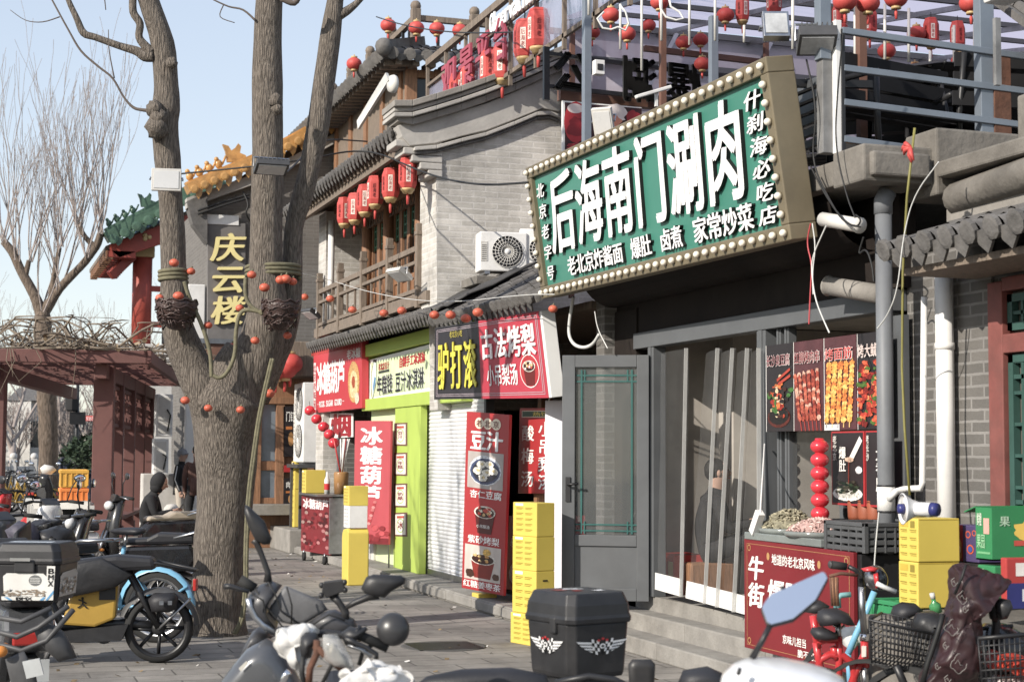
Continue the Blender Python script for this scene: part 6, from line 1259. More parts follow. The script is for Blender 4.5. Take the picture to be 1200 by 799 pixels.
chain(g, [(300, 25, 3), (285, 12, 2.4), (268, 8, 2), (250, 0, 1.8)], 14.3, 'twig', 6, 0); chain(g, [(262, 6, 1.6), (258, 20, 1.2), (275, 27, 1)], 14.3, 'twig', 6, 0); chain(g, [(330, -2, 8), (345, 4, 7), (352, -8, 6)], 14.3, 'twig', 8, 0); chain(g, [(398, 18, 12), (408, 12, 10), (420, 2, 7), (432, -12, 6)], 14.6, 'bark', 10, 0); chain(g, [(122, -6, 1.6), (124, 12, 1.2)], 14.1, 'twig', 6, 0)
g.build('twig', ft)
def grow(g, p, d, r, L, dep, q, M, up=.15, spread=.55, minr=.004, segs=5, kids=(2, 3)):
    pts = [V(p)]; rs = [r]; d = V(d).normalized(); n = 4
    for i in range(n):
        d = (d+V((q.uniform(-1, 1), q.uniform(-1, 1), q.uniform(-.6, 1)))*.13+V((0, 0, up*.2))).normalized(); pts.append(pts[-1]+d*L/n); rs.append(max(minr*.6, r*(1-.42*(i+1)/n)))
    g.tube(pts, rs, M, segs if r > .02 else 4, cap=False)
    if dep <= 0: return
    for k in range(q.randint(*kids)):
        i = q.randint(2, n); a = q.uniform(0, 6.28); o = V((math.cos(a), math.sin(a), q.uniform(-.1, .6))); grow(g, pts[i], (d+o*spread*q.uniform(.7, 1.5)), rs[i]*q.uniform(.5, .72), L*q.uniform(.6, .85), dep-1, q, M, up, spread, minr, segs, kids)
g = MB(); q = random.Random(21)
for pts, rs, k in ((Lp[0], Lp[1], 4), (Mp[0], Mp[1], 5), (Rp[0], Rp[1], 4)):
    for j in range(k): grow(g, pts[-1], (q.uniform(-.9, .9), q.uniform(-.9, .9), 1), rs[-1]*.7, 1.7, 3, q, 'twig')
g.build('crown', ft)
# rope, ornaments and baskets on the tree
mat('rope_green', (.16, .145, .085), .85, var=.3, vs=20, bump=.3, bs=60)
def wrap(g, cx, cy, hw, Z, turns, rr, tilt=0.):
    pts = []; n = 26*turns; w0 = hw*Z/FPX
    for i in range(n+1):
        a = 2*math.pi*i/26; c = dp(cx, cy+i/n*turns*4.5, Z); pts.append(c+RT*math.cos(a)*w0+V((fw.x, fw.y, 0))*-math.sin(a)*w0+V((0, 0, tilt*math.cos(a))))
    g.tube(pts, rr, 'rope_green', 8)
t = thing('tree_rope', 'thick olive rope wound round the limbs and hanging down the trunk', 'rope', tuple(dp(262, 600, 14.0)))
g = MB(); wrap(g, 203, 317, 15.8, 14.25, 3, .018); g.build('coil', t); g = MB(); wrap(g, 320, 312, 31, 14.5, 3, .018); g.build('coil', t)
g = MB()
for l in ([(288, 325), (287, 345), (292, 358), (308, 368)], [(308, 366), (288, 362), (280, 368), (276, 390), (276, 415), (268, 435), (258, 444), (250, 440)], [(248, 442), (247, 415), (240, 390), (232, 370), (222, 350), (216, 330)]):
    pts = [dp(u, v, 13.92) for u, v in l]
    for _ in range(2): pts = [pts[0]]+[x for a, b in zip(pts, pts[1:]) for x in (a.lerp(b, .25), a.lerp(b, .75))]+[pts[-1]]
    g.tube(pts, .018, 'rope_green', 8)
for dx in (0, 4): 
    pts = [dp(u+dx*.6, v, 13.95) for u, v in ((318, 420), (304, 480), (298, 520), (290, 580), (287, 640), (287, 690), (283, 725), (274, 742))]
    for _ in range(2): pts = [pts[0]]+[x for a, b in zip(pts, pts[1:]) for x in (a.lerp(b, .25), a.lerp(b, .75))]+[pts[-1]]
    g.tube(pts, .014, 'rope_green', 8)
g.build('hanging_rope', t)
mat('basket_brown', (.06, .035, .03), .35, var=.5, vs=30, bump=1., bs=40)
for k, (cx, cy, w_, h_) in enumerate(((207, 353, 24, 34), (329, 354, 22, 34))):
    t = thing('hanging_basket', ('dark woven half-round basket tied to the left limb', 'dark woven half-round basket tied to the right limb')[k], 'basket', tuple(dp(cx, cy, 13.9)), 'woven baskets on the tree')
    Zb = 13.93; g = MB(); c = dp(cx, cy, Zb); w2, h2 = w_*Zb/FPX, h_*Zb/FPX
    prof = [(0, w2), (-h2*.15, w2*1.02), (-h2*.45, w2*.92), (-h2*.75, w2*.68), (-h2*.95, w2*.35), (-h2, .02)]
    g.lathe(c, (0, 0, 1), [(-h2*.0+.0, w2*.9)]+prof, 'basket_brown', 24)
    for z, rr in ((0, w2), (-h2*.25, w2*1.0), (-h2*.5, w2*.9), (-h2*.72, w2*.7)): g.tube([c+V((math.cos(a)*rr, math.sin(a)*rr, z+.012*math.sin(a*9))) for a in [2*math.pi*i/40 for i in range(41)]], (.009), 'basket_brown', 6)
    q = random.Random(k)
    for i in range(70): a = q.uniform(0, 6.28); z = -h2*q.uniform(.05, .9); rr = w2*(1-(z/h2)**2*.75)**.5*1.0; b = a+q.uniform(.2, .5); g.tube([c+V((math.cos(a)*rr, math.sin(a)*rr, z)), c+V((math.cos((a+b)/2)*rr*1.05, math.sin((a+b)/2)*rr*1.05, z+q.uniform(-.03, .03))), c+V((math.cos(b)*rr, math.sin(b)*rr, z+q.uniform(-.05, .05)))], .007, 'basket_brown', 5)
    g.build('bowl', t)
mat('ornament_orange', (.56, .1, .045), .45, var=.15, vs=8)
def ornament(c, r, label, group): 
    t = thing('ornament', label, 'ornament', tuple(c), group); g = MB(); g.ell(c, (r, r, r*.82), 'ornament_orange', 20, 9, rib=(8, .1)); g.build('fruit', t); g = MB(); g.tube([V(c)+V((0, 0, r*.7)), V(c)+V((.01, 0, r*1.15))], .009, 'rope_green', 6); g.build('stem', t)
for u, v, Z, lb in ((204, 308, 13.95, 'at the left limb rope, upper'), (187, 349, 13.9, 'left on the rim of the left basket'), (209, 347, 13.85, 'right on the rim of the left basket'), (224, 318, 14.2, 'half behind the left limb at rope height'), (244, 381, 13.95, 'on the rope inside the fork'), (244, 478, 13.95, 'left low on the trunk'), (282, 480, 13.95, 'low on the trunk centre below the fork'), (217, 469, 13.95, 'leftmost, on the thin stub beside the trunk'), (295, 322, 13.95, 'left below the right-hand rope coil'), (310, 337, 13.95, 'middle below the right-hand rope coil'), (329, 328, 13.95, 'first of the pair by the right coil'), (335, 327, 13.95, 'second of the pair by the right coil'), (343, 330, 14.0, 'right end of the right-hand coil'), (281, 361, 13.95, 'beside the rope loop left of the right basket'), (299, 399, 13.95, 'on bare bark under the right basket'), (337, 393, 14.0, 'at the right edge under the right basket'), (316, 461, 14.05, 'at the right edge of the trunk below the fork'), (272, 407, 14.3, 'dark one inside the fork')):
    ornament(dp(u, v, Z), .042+.005*math.sin(u), 'small orange fruit ornament '+lb, 'orange ornaments on the tree')
for k, (u, v) in enumerate(((357, 348), (387, 350), (413, 363), (450, 367), (471, 364), (509, 369), (528, 369), (546, 373), (560, 366), (648, 362))):
    X = lerp(4.2, 4.7, k/9); c = gx(u, v, X); ornament(c, .052 if k < 9 else .04, 'orange fruit ornament on the string across the roofs, '+ORD[k]+' from the tree', 'orange ornaments strung across the pent roofs')
# bare trees in the distance
ZA = 44.
ba = thing('bare_tree', 'pollarded bare tree with thick forked trunk and tall thin whips beyond the pergola', 'tree', tuple(dp(56, 560, ZA)))
g = MB()
for l in ([(57, 600, 27), (57, 545, 22), (55, 470, 22), (52, 400, 21), (50, 365, 17)], [(50, 372, 15), (40, 345, 12), (26, 320, 11), (14, 295, 10), (4, 283, 9)], [(50, 370, 14), (70, 338, 10), (95, 312, 9), (112, 290, 9), (118, 274, 9)], [(112, 290, 7), (100, 278, 6), (92, 264, 6)], [(60, 350, 8), (64, 320, 6), (70, 290, 5)], [(30, 322, 7), (34, 305, 5)]): chain(g, l, ZA, 'bark_far', 12, .12)
g.build('trunk', ba); g = MB(); q = random.Random(5)
for (u, v) in [(4, 283)]*7+[(20, 305)]*6+[(34, 305)]*6+[(50, 365)]*6+[(70, 338)]*7+[(92, 264)]*9+[(118, 274)]*9+[(100, 300)]*6+[(70, 290)]*7:
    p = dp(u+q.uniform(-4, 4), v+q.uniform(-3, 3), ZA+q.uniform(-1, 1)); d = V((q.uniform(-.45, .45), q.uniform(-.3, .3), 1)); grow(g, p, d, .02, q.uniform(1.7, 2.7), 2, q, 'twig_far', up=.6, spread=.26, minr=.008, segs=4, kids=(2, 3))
g.build('twigs', ba)
q = random.Random(9)
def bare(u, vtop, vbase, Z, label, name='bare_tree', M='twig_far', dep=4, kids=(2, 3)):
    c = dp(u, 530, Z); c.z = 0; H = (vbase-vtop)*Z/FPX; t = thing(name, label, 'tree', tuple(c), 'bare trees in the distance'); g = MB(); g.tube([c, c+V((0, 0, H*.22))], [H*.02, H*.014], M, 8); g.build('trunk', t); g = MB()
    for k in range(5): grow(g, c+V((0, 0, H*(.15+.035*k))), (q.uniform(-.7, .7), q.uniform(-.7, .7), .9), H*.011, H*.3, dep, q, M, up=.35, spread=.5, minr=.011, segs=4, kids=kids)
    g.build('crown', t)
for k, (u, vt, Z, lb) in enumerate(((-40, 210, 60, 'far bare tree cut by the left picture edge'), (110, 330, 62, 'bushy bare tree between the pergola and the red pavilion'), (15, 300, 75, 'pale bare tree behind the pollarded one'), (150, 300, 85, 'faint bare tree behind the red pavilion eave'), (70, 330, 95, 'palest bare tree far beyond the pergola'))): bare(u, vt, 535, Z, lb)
# far-off wood behind everything
g = MB(); q = random.Random(31)
for k in range(34):
    c = V((q.uniform(-16, 14), q.uniform(95, 130), 0)); H = q.uniform(5, 8.5)
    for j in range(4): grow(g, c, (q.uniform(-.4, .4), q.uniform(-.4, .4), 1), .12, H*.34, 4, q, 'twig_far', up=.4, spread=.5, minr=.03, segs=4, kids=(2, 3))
tag(g.build('far_woods'), 'brownish mass of far bare trees behind the street', 'trees', kind='stuff')
mat('evergreen', (.035, .06, .03), .9, var=.5, vs=6)
for k, (u, v0, v1, Z) in enumerate(((108, 518, 548, 48), (98, 524, 552, 50))):
    a = dp(u, v1, Z); g = MB()
    for i in range(500): d = V((q.gauss(0, 1), q.gauss(0, 1), q.gauss(0, 1))).normalized()*q.random()**.33; c = a+V((d.x*.8, d.y*.8, .5+d.z*.55)); n = V((q.uniform(-1, 1), q.uniform(-1, 1), q.uniform(-1, 1)))*.1; m = n.cross(V((0, 0, 1)))*.8; g.poly([c-n, c+m, c+n, c-m], 'evergreen')
    tag(g.build('evergreen_shrub'), ('dark evergreen shrub behind the standing people, right', 'dark evergreen shrub behind the standing people, left')[k], 'shrub')
# a neighbouring street tree left of the view throws its branch shadows on the pavement
nb = thing('street_tree', 'bare street tree standing left of the parked scooters', 'tree', (-3.4, 14.5, 0)); g = MB(); g.tube([(-3.4, 14.5, 0), (-3.35, 14.5, 1.5), (-3.4, 14.6, 3.4)], [.3, .24, .2], 'bark', 16, wob=.1); g.build('trunk', nb); g = MB(); q = random.Random(77)
for k in range(7): grow(g, (-3.4, 14.6, 2.9+.1*k), (q.uniform(-.8, .8), q.uniform(-.8, .8), 1), .09, 1.6, 4, q, 'bark', up=.3, spread=.55)
g.build('crown', nb)
for k, (dx, dy) in enumerate(((.6, 5.2), (.2, 9.6))): copy_tree(nb, (-3.4+dx, 14.5+dy, 0), None, 'bare street tree left of the view, '+('middle', 'farther')[k]+' one along the pavement edge', sc=1+.1*k)
# pergola
mat('pergola_red', (.15, .06, .052), .65, var=.15, vs=3, dirt=.25)
pg = thing('pergola', 'maroon timber pergola with lattice panels and a flat beamed roof', 'pergola', (2.15, 27.3, 0))
A0, A1 = V((2.15, 27.3, 0)), V((3.86, 36.6, 0)); dd = (A1-A0).normalized(); sd = V((dd.y, -dd.x, 0)); zb = dp(118, 433, 27.9).z; zt_ = dp(118, 419, 27.9).z; Wd = 1.72
for s in (0, 1):
    for k in range(5 if s == 0 else 1):
        p = A0.lerp(A1, k/4)-sd*Wd*s; g = MB(); pw = .32 if k == 0 else .2; g.beam(p, p+V((0, 0, zb)), pw, pw, 'pergola_red', up=dd); g.beam(p, p+V((0, 0, .3)), pw+.06, pw+.06, 'pergola_red', up=dd); g.build('post', pg, bev=.012)
g = MB()
for s in (0, 1): g.beam(A0-sd*Wd*s-dd*.6+V((0, 0, zb-.12)), A1-sd*Wd*s+dd*.5+V((0, 0, zb-.12)), .18, .24, 'pergola_red')
g.build('side_beam', pg, bev=.01)
g = MB(); e = .75
g.beam(A0-sd*(Wd+1.2)-dd*.75+V((0, 0, (zb+zt_)/2)), A0+sd*e-dd*.75+V((0, 0, (zb+zt_)/2)), .1, zt_-zb, 'pergola_red'); g.beam(A0+sd*e-dd*.8+V((0, 0, (zb+zt_)/2)), A1+sd*e+dd*.8+V((0, 0, (zb+zt_)/2)), .1, zt_-zb, 'pergola_red'); g.build('fascia', pg, bev=.01)
g = MB()
for k in range(17): p = A0.lerp(A1, k/16)-dd*.6; g.beam(p-sd*(Wd+.2)+V((0, 0, zb+.08)), p+sd*(e-.06)+V((0, 0, zb+.08)), .08, .1, 'pergola_red')
for k in range(5): o = sd*(e-.2-.55*k); g.beam(A0+o-dd*.6+V((0, 0, zb+.16)), A1+o+dd*.6+V((0, 0, zb+.16)), .07, .06, 'pergola_red')
g.build('rafters', pg)
for s in (0,):
    for k in range(4):
        p, r_ = A0.lerp(A1, k/4)-sd*Wd*s, A0.lerp(A1, (k+1)/4)-sd*Wd*s; g = MB()
        za, zc = zb-.95, zb-.3
        for z in (za, zc): g.beam(p+V((0, 0, z)), r_+V((0, 0, z)), .06, .06, 'pergola_red')
        for i in range(8):
            f = (i+.5)/8; m = p.lerp(r_, f); g.beam(m+V((0, 0, za)), m+V((0, 0, zc)), .03, .03, 'pergola_red', up=dd)
            z = za+(.15, .42, .28, .5)[i % 4]; g.beam(m+V((0, 0, z)), p.lerp(r_, min(1, f+.14))+V((0, 0, z)), .03, .03, 'pergola_red')
        g.build('lattice', pg)
        g = MB(); g.beam(p+sd*-.05+V((0, 0, .45)), r_+sd*-.05+V((0, 0, .45)), .4, .06, 'pergola_red'); g.build('bench_board', pg)
vn = MB(); q = random.Random(14); mat('vine', (.19, .15, .11), .9, var=.3); mat('dry_leaf', (.3, .22, .13), .9, var=.3)
for k in range(300):
    p = A0.lerp(A1, q.random()**1.6)-dd*.9+sd*q.uniform(-2.4, .8)+V((0, 0, zt_+.05)); d = V((q.gauss(0, 1), q.gauss(0, 1), q.uniform(-.1, .5))).normalized(); pts = [p]
    for i in range(6): d = (d+V((q.gauss(0, .4), q.gauss(0, .4), q.gauss(0, .3)))).normalized(); n = pts[-1]+d*q.uniform(.12, .3); n.z = max(zt_+.0, min(zt_+.5, n.z)); pts.append(n)
    vn.tube(pts, [.015*q.uniform(.3, 1.3)]*6+[.006], 'vine', 5, cap=False)
for k in range(22):
    p = A0-dd*q.uniform(.8, .95)+sd*q.uniform(-5, .8)+V((0, 0, zt_)); pts = [p, p+V((q.uniform(-.1, .1), -.05, -.2)), p+V((q.uniform(-.25, .25), -.05, q.uniform(-.3, -.8)))]; vn.tube(pts, [.009, .006, .003], 'vine', 4, cap=False)
for k in range(260):
    c = A0.lerp(A1, q.random()**1.5)-dd*.9+sd*q.uniform(-2.4, .85)+V((0, 0, zt_+q.uniform(0, .3))); n = V((q.uniform(-1, 1), q.uniform(-1, 1), q.uniform(-1, 1)))*.06; m = n.cross(V((.3, .2, 1)))*.8; vn.poly([c-n, c+m, c+n, c-m], 'dry_leaf')
tag(vn.build('climbing_vine'), 'dry leafless vine tangled over the top of the maroon pergola', 'vine')
# white cabinets by the far gable, bollard, balustrade, lamp, far walls
for k, (u0, u1, v0, v1, lb) in enumerate(((183, 203, 462, 511, 'upper white utility cabinet behind the tree beside the pergola'), (180, 198, 514, 556, 'lower white utility cabinet behind the tree beside the pergola'))):
    t = thing('utility_cabinet', lb, 'cabinet', tuple(dp((u0+u1)/2, v1, 33.5)), 'white utility cabinets'); a, b = gy(u0, v1, 32.6), gy(u1, v0, 32.6); g = MB(); g.bb(a.x, 32.6, a.z, b.x, 33, b.z, 'white_paint'); g.build('case', t, bev=.012); g = MB(); g.bb(a.x+.04, 32.585, a.z+.06, b.x-.05, 32.6, b.z-.06, 'offwhite'); g.build('door', t); g = MB(); g.tube([(b.x-.12, 32.56, b.z-.3), (b.x-.05, 32.55, (a.z+b.z)/2), (b.x-.1, 32.56, a.z+.1)], .015, 'cable'); g.build('wire', t)
g = MB(); a = gy(178, 600, 33.2); b = gy(182, 556, 33.2)
g.bb(a.x-.2, 33.15, 0, b.x+1.2, 33.6, b.z+.02, 'stone_white'); g.bb(4.2, 33.05, 0, 4.55, 33.25, 5.0, 'white_paint'); tag(g.build('plinth_wall', bev=.02), 'pale block wall carrying the white utility cabinets', 'wall')
g = MB(); c = gz(200, 636); g.lathe(c, (0, 0, 1), [(0, .17), (.1, .17), (.5, .15), (.62, .13), (.68, .08), (.69, .02)], 'stone_white', 18); tag(g.build('stone_bollard'), 'short round white stone bollard near the seated person', 'bollard')
t = thing('white_balustrade', 'pale stone balustrade far behind the standing people', 'balustrade', tuple(dp(40, 545, 62)))
a, b = dp(-60, 548, 62), dp(110, 548, 66); a.z = b.z = 0
g = MB(); g.beam(a+V((0, 0, .45)), b+V((0, 0, .45)), .15, .5, 'stone_white'); g.beam(a+V((0, 0, .95)), b+V((0, 0, .95)), .22, .14, 'stone_white'); g.build('panel', t)
for k in range(8): g = MB(); p = a.lerp(b, k/7); g.box(p+V((0, 0, .65)), (.26, .26, 1.3), 'stone_white'); g.ell(p+V((0, 0, 1.4)), .15, 'stone_white', 10, 7); g.build('post', t, bev=.02)
t = thing('street_lamp', 'dark lamp post with boxed lantern seen through the pergola', 'street lamp', tuple(dp(88, 560, 52))); p = dp(89, 545, 52); p.z = 0; top = dp(89, 450, 52); g = MB(); g.tube([p, V((p.x, p.y, top.z))], [.09, .05], 'black_metal', 10); g.build('pole', t); g = MB(); c = dp(84, 473, 52); g.lathe(c, (0, 0, 1), [(-.25, .14), (-.2, .2), (.15, .24), (.28, .1)], 'black_metal', 6, smooth=False); g.build('lantern', t); g = MB(); c = dp(91, 490, 52); g.box(c, (.5, .1, .4), 'black_metal'); g.build('sign_plate', t)
for k, (u0, u1, vt, Z, M_, lb) in enumerate(((12, 45, 470, 110, 'offwhite', 'low pale building far beyond the balustrade'), (62, 84, 486, 105, 'grey_frame', 'grey hipped building far behind the lamp post'), (-30, 10, 492, 120, 'stone_white', 'far white wall at the left end of the street'))):
    t = thing('far_building', lb, 'building', tuple(dp((u0+u1)/2, 540, Z))); a, b = dp(u0, 535, Z), dp(u1, 535, Z); H = dp(u0, vt, Z).z; g = MB(); g.beam(V((a.x, a.y, H/2)), V((b.x, b.y, H/2)), 4, H, M_); g.build('wall', t); g = MB(); mid = (V((a.x, a.y, H))+V((b.x, b.y, H)))/2
    A_, B_ = V((a.x, a.y, H)), V((b.x, b.y, H)); g.prism([A_-V((.4, 2.2, 0)), B_+V((.4, -2.2, 0)), mid+(B_-mid)*.6+V((0, 0, .9)), mid+(A_-mid)*.6+V((0, 0, .9))], (0, 4.4, 0), 'tile_grey'); g.build('roof', t)
    g = MB()
    for i in range(4): p = A_.lerp(B_, (i+.5)/4); g.box((p.x, p.y-2.03, H*.55), (.5, .06, H*.35), 'pane_deep')
    g.build('window', t)
P = Panel(dp(100, 487, 58), dp(114, 487, 58), dp(114, 493, 58), dp(100, 493, 58)); g = MB(); g.prism(P.c, -P.n*.05, 'red_lantern'); g.text(P, '安全出入', (.08, .1, .92, .9), PRINT, d=.02, col=C('f0d8d8')); tag(g.build('red_banner'), 'small red banner with pale characters far down the street', 'banner')
for k, (u, v) in enumerate(((323, 447), (334, 446), (340, 440))):
    p = gy(u, v-14, 26.2); o = copy_tree(rp, p, 0, 'big red lantern over the wooden shop door, '+('left', 'middle', 'right and partly hidden')[k], sc=1.5); o['group'] = 'lanterns at the wooden shop front'
g = MB(); a = gy(325, 440, 26.3); b = gy(360, 400, 26.3); g.bb(a.x, 26.3, a.z, b.x+.4, 27.4, b.z, 'wood_grey'); tag(g.build('shop_canopy', bev=.02), 'grey board canopy above the wooden shop door behind the tree', 'canopy')
g = MB(); a, b = gy(333, 438, 26.1), gy(339, 400, 26.1); g.bb(a.x, 26.1, a.z, b.x, 26.14, b.z, 'yellow_box'); tag(g.build('yellow_flag'), 'narrow yellow flag strip right of the trunk above the lanterns', 'flag')
# people
mat('skin', (.42, .25, .18), .6, var=.06); mat('cloth_black', (.018, .018, .02), .85, var=.3, vs=6); mat('cloth_brown', (.1, .05, .04), .9, var=.2, vs=6); mat('cloth_beige', (.45, .4, .34), .9, var=.12, vs=6); mat('cloth_grey', (.25, .25, .27), .9, var=.15); mat('cloth_cream', (.55, .45, .36), .9, var=.12, vs=6); mat('hair_black', (.012, .011, .01), .6); mat('cloth_navy', (.03, .035, .06), .85, var=.2); mat('shoe', (.03, .03, .03), .6); mat('shoe_white', (.5, .5, .48), .6)
def person(label, loc, h, face, coat, trousers, shoe='shoe', pose={}, hair='hair_black', hat=None, hood=None, stripe=None, group=None, skirtz=.78, long_hair=False, phone=False):
    k = h/1.72
    J = dict(pel=(0, 0, .93), che=(0, .0, 1.22), nec=(0, .0, 1.44), hed=(0, .03, 1.56), top=(0, .02, 1.66), shL=(-.17, 0, 1.38), elL=(-.22, -.03, 1.1), wrL=(-.22, .07, .87), haL=(-.215, .1, .79), shR=(.17, 0, 1.38), elR=(.22, -.03, 1.1), wrR=(.22, .07, .87), haR=(.215, .1, .79),
             hiL=(-.09, 0, .9), knL=(-.1, .03, .5), anL=(-.1, -.02, .09), toL=(-.115, .14, .035), hiR=(.09, 0, .9), knR=(.1, .03, .5), anR=(.1, -.02, .09), toR=(.115, .14, .035))
    J.update(pose)
    rad = dict(pel=.15, che=.155, nec=.062, hed=.085, top=.075, sh=.075, el=.055, wr=.042, ha=.035, hi=.1, kn=.068, an=.048, to=.04)
    ed = [('pel', 'che'), ('che', 'nec'), ('nec', 'hed'), ('hed', 'top')]+[e for s in 'LR' for e in (('che', 'sh'+s), ('sh'+s, 'el'+s), ('el'+s, 'wr'+s), ('wr'+s, 'ha'+s), ('pel', 'hi'+s), ('hi'+s, 'kn'+s), ('kn'+s, 'an'+s), ('an'+s, 'to'+s))]
    bm = bmesh.new(); ly = bm.verts.layers.skin.new(); vv = {}
    for n, p in J.items():
        v = bm.verts.new(V(p)); vv[n] = v; r = rad.get(n) or rad[n[:2]]; v[ly].radius = (r*(1.15 if n in ('pel', 'che') else 1), r*(.85 if n in ('pel', 'che') else 1)); v[ly].use_root = (n == 'pel')
    for a, b in ed: bm.edges.new((vv[a], vv[b]))
    me = bpy.data.meshes.new('tmp'); bm.to_mesh(me); bm.free(); o = bpy.data.objects.new('tmp', me); COL.objects.link(o); o.modifiers.new('k', 'SKIN'); s_ = o.modifiers.new('s', 'SUBSURF'); s_.levels = 2; s_.render_levels = 2
    ev = bpy.data.meshes.new_from_object(o.evaluated_get(bpy.context.evaluated_depsgraph_get())); bpy.data.objects.remove(o)
    g = MB(); vs = [v.co.copy() for v in ev.vertices]; sk = g.mi('skin'); segs = [(a, b, V(J[a]), V(J[b])) for a, b in ed]
    def near(p):
        best, bd = None, 9
        for a, b, A, B in segs:
            t = max(0, min(1, (p-A).dot(B-A)/max(1e-6, (B-A).length_squared))); d_ = (A.lerp(B, t)-p).length/((rad.get(b) or rad[b[:2]])+.02)
            if d_ < bd: best, bd, bt = (a, b), d_, t
        return best, bt
    off_ = len(g.v); g.v += [tuple(p) for p in vs]
    for f in ev.polygons:
        c = V(f.center); (a, b), t = near(c)
        if b == 'top' or (b == 'hed' and t > .35): m = 'skin'
        elif b[:2] == 'ha': m = 'skin'
        elif b[:2] in ('hi', 'kn', 'an'): m = trousers if (b[:2] != 'an' or t < .93) else shoe
        elif b[:2] == 'to': m = shoe
        else: m = coat
        g.f.append(tuple(i+off_ for i in f.vertices)); g.m.append(g.mi(m)); g.c.append(None); g.s.append(True)
    bpy.data.meshes.remove(ev)
    H = V(J['hed']); T = V(J['top']); up = (T-H).normalized(); fd = pose.get('_f', V((0, 1, 0))); fd = V(fd); fd = (fd-up*fd.dot(up)).normalized(); sdv = fd.cross(up)
    hc = H+up*.045
    g.ell(hc, (.078, .095, .115), 'skin', 16, 12, rot=Matrix((sdv, fd, up)).transposed())
    g.ell(hc+fd*.098-up*.015, (.014, .018, .022), 'skin', 8, 6); [g.ell(hc+sdv*s*.08-up*.005, (.012, .02, .03), 'skin', 8, 6) for s in (-1, 1)]
    [g.ell(hc+fd*.085+sdv*s*.032+up*.015, (.012, .008, .006), 'hair_black', 8, 5) for s in (-1, 1)]; g.ell(hc+fd*.086-up*.055, (.024, .008, .006), 'red_card', 8, 5)
    for s in 'LR':  # five fingers on each hand
        w_, ha = V(J['wr'+s]), V(J['ha'+s]); d_ = (ha-w_).normalized(); a_ = d_.cross(V((1, 0, 0)) if abs(d_.x) < .8 else V((0, 1, 0))).normalized()
        for i in range(4): b_ = ha+a_*(.016*(i-1.5)); L = (.058, .07, .075, .066)[i]; g.tube([b_, b_+d_*L*.6, b_+d_*L+d_.cross(a_)*.02], [.0095, .009, .007], 'skin', 6)
        g.tube([ha-d_*.03+a_*.03, ha+a_*.045+d_*.015, ha+a_*.04+d_*.04], [.012, .011, .008], 'skin', 6)
    for p in range(len(g.v)): g.v[p] = tuple(x*k for x in g.v[p])
    t = thing('person', label, 'person', (0, 0, 0), group); o = g.build('body'); o.parent = t
    def hb(nm, gg): gg.v = [tuple(x*k for x in p) for p in gg.v]; oo = gg.build(nm); oo.parent = t
    rot = Matrix((sdv, fd, up)).transposed()
    if hat: gg = MB(); gg.ell(hc+up*.035-fd*.01, (.095, .11, .105), hat, 16, 10, rot=rot); gg.ell(hc+up*.15, .025, hat, 8, 6); gg.tube([hc+up*.02+rot@V((math.cos(a)*.092, math.sin(a)*.108, 0)) for a in [2*math.pi*i/20 for i in range(21)]], .018, hat, 6); hb('hat', gg)
    elif hood: gg = MB(); gg.ell(hc-fd*.035+up*.005, (.104, .115, .14), hood, 16, 10, rot=rot); gg.ell(H-fd*.03-up*.03, (.1, .095, .1), hood, 12, 8, rot=rot); hb('hood', gg)
    else:
        gg = MB(); gg.ell(hc+up*.022-fd*.02, (.086, .1, .108), hair, 16, 10, rot=rot, wob=.08)
        if long_hair: gg.ell(hc-fd*.06-up*.1, (.075, .05, .16), hair, 12, 8, rot=rot)
        hb('hair', gg)
    if skirtz: gg = MB(); pe, ch = V(J['pel']), V(J['che']); gg.tube([pe+(pe-ch).normalized()*(.93-skirtz), pe, pe.lerp(ch, .6)], [.172, .168, .15], coat, 14, sq=.8); hb('coat_hem', gg)
    if stripe:
        gg = MB()
        for s in 'LR': a, b, c = V(J['sh'+s]), V(J['el'+s]), V(J['wr'+s]); o_ = V((-.07 if s == 'L' else .07, .01, 0)); gg.tube([a+o_*.9, b+o_*.82, c+o_*.62], .012, stripe, 6)
        hb('stripe', gg)
    if phone: gg = MB(); m = (V(J['haL'])+V(J['haR']))/2+V((0, .04, .03)); gg.box(m, (.075, .012, .15), 'black_plastic', Matrix.Rotation(-.6, 3, 'X')); hb('phone', gg)
    t.location = loc; t.rotation_euler = (0, 0, face); return t
tow = lambda a: -a      # face angle: 0 looks along +Y, positive turns towards -X
person('person in grey knit hat, black striped jacket and beige trousers talking beside the trunk', tuple(gz(211, 624)), 1.66, R(-120), 'cloth_black', 'cloth_beige', 'shoe_white', pose=dict(elL=(-.2, .05, 1.1), wrL=(-.12, .2, .98), haL=(-.08, .27, .97)), hat='cloth_grey', stripe='white_paint')
person('person in brown jacket and black trousers half hidden by the trunk, back turned', tuple(gz(229, 629)), 1.74, R(-10), 'cloth_brown', 'cloth_black', pose=dict(knL=(-.13, .08, .5), anL=(-.14, -.1, .09), toL=(-.15, .05, .03)))
sit = dict(pel=(0, 0, .5), che=(0, .06, .79), nec=(0, .13, 1.0), hed=(0, .2, 1.1), top=(0, .23, 1.19), shL=(-.17, .1, .95), elL=(-.2, .18, .7), wrL=(-.1, .38, .74), haL=(-.05, .45, .76), shR=(.17, .1, .95), elR=(.2, .18, .7), wrR=(.1, .38, .74), haR=(.05, .45, .76), hiL=(-.1, .03, .48), knL=(-.13, .44, .5), anL=(-.13, .42, .1), toL=(-.13, .58, .035), hiR=(.1, .03, .48), knR=(.13, .44, .5), anR=(.13, .42, .1), toR=(.13, .58, .035))
c = gz(168, 662); person('person in black hooded coat sitting at the pergola looking at a phone', (c.x, c.y, 0), 1.75, R(-105), 'cloth_black', 'cloth_black', pose=sit, hood='cloth_black', skirtz=None, phone=True)
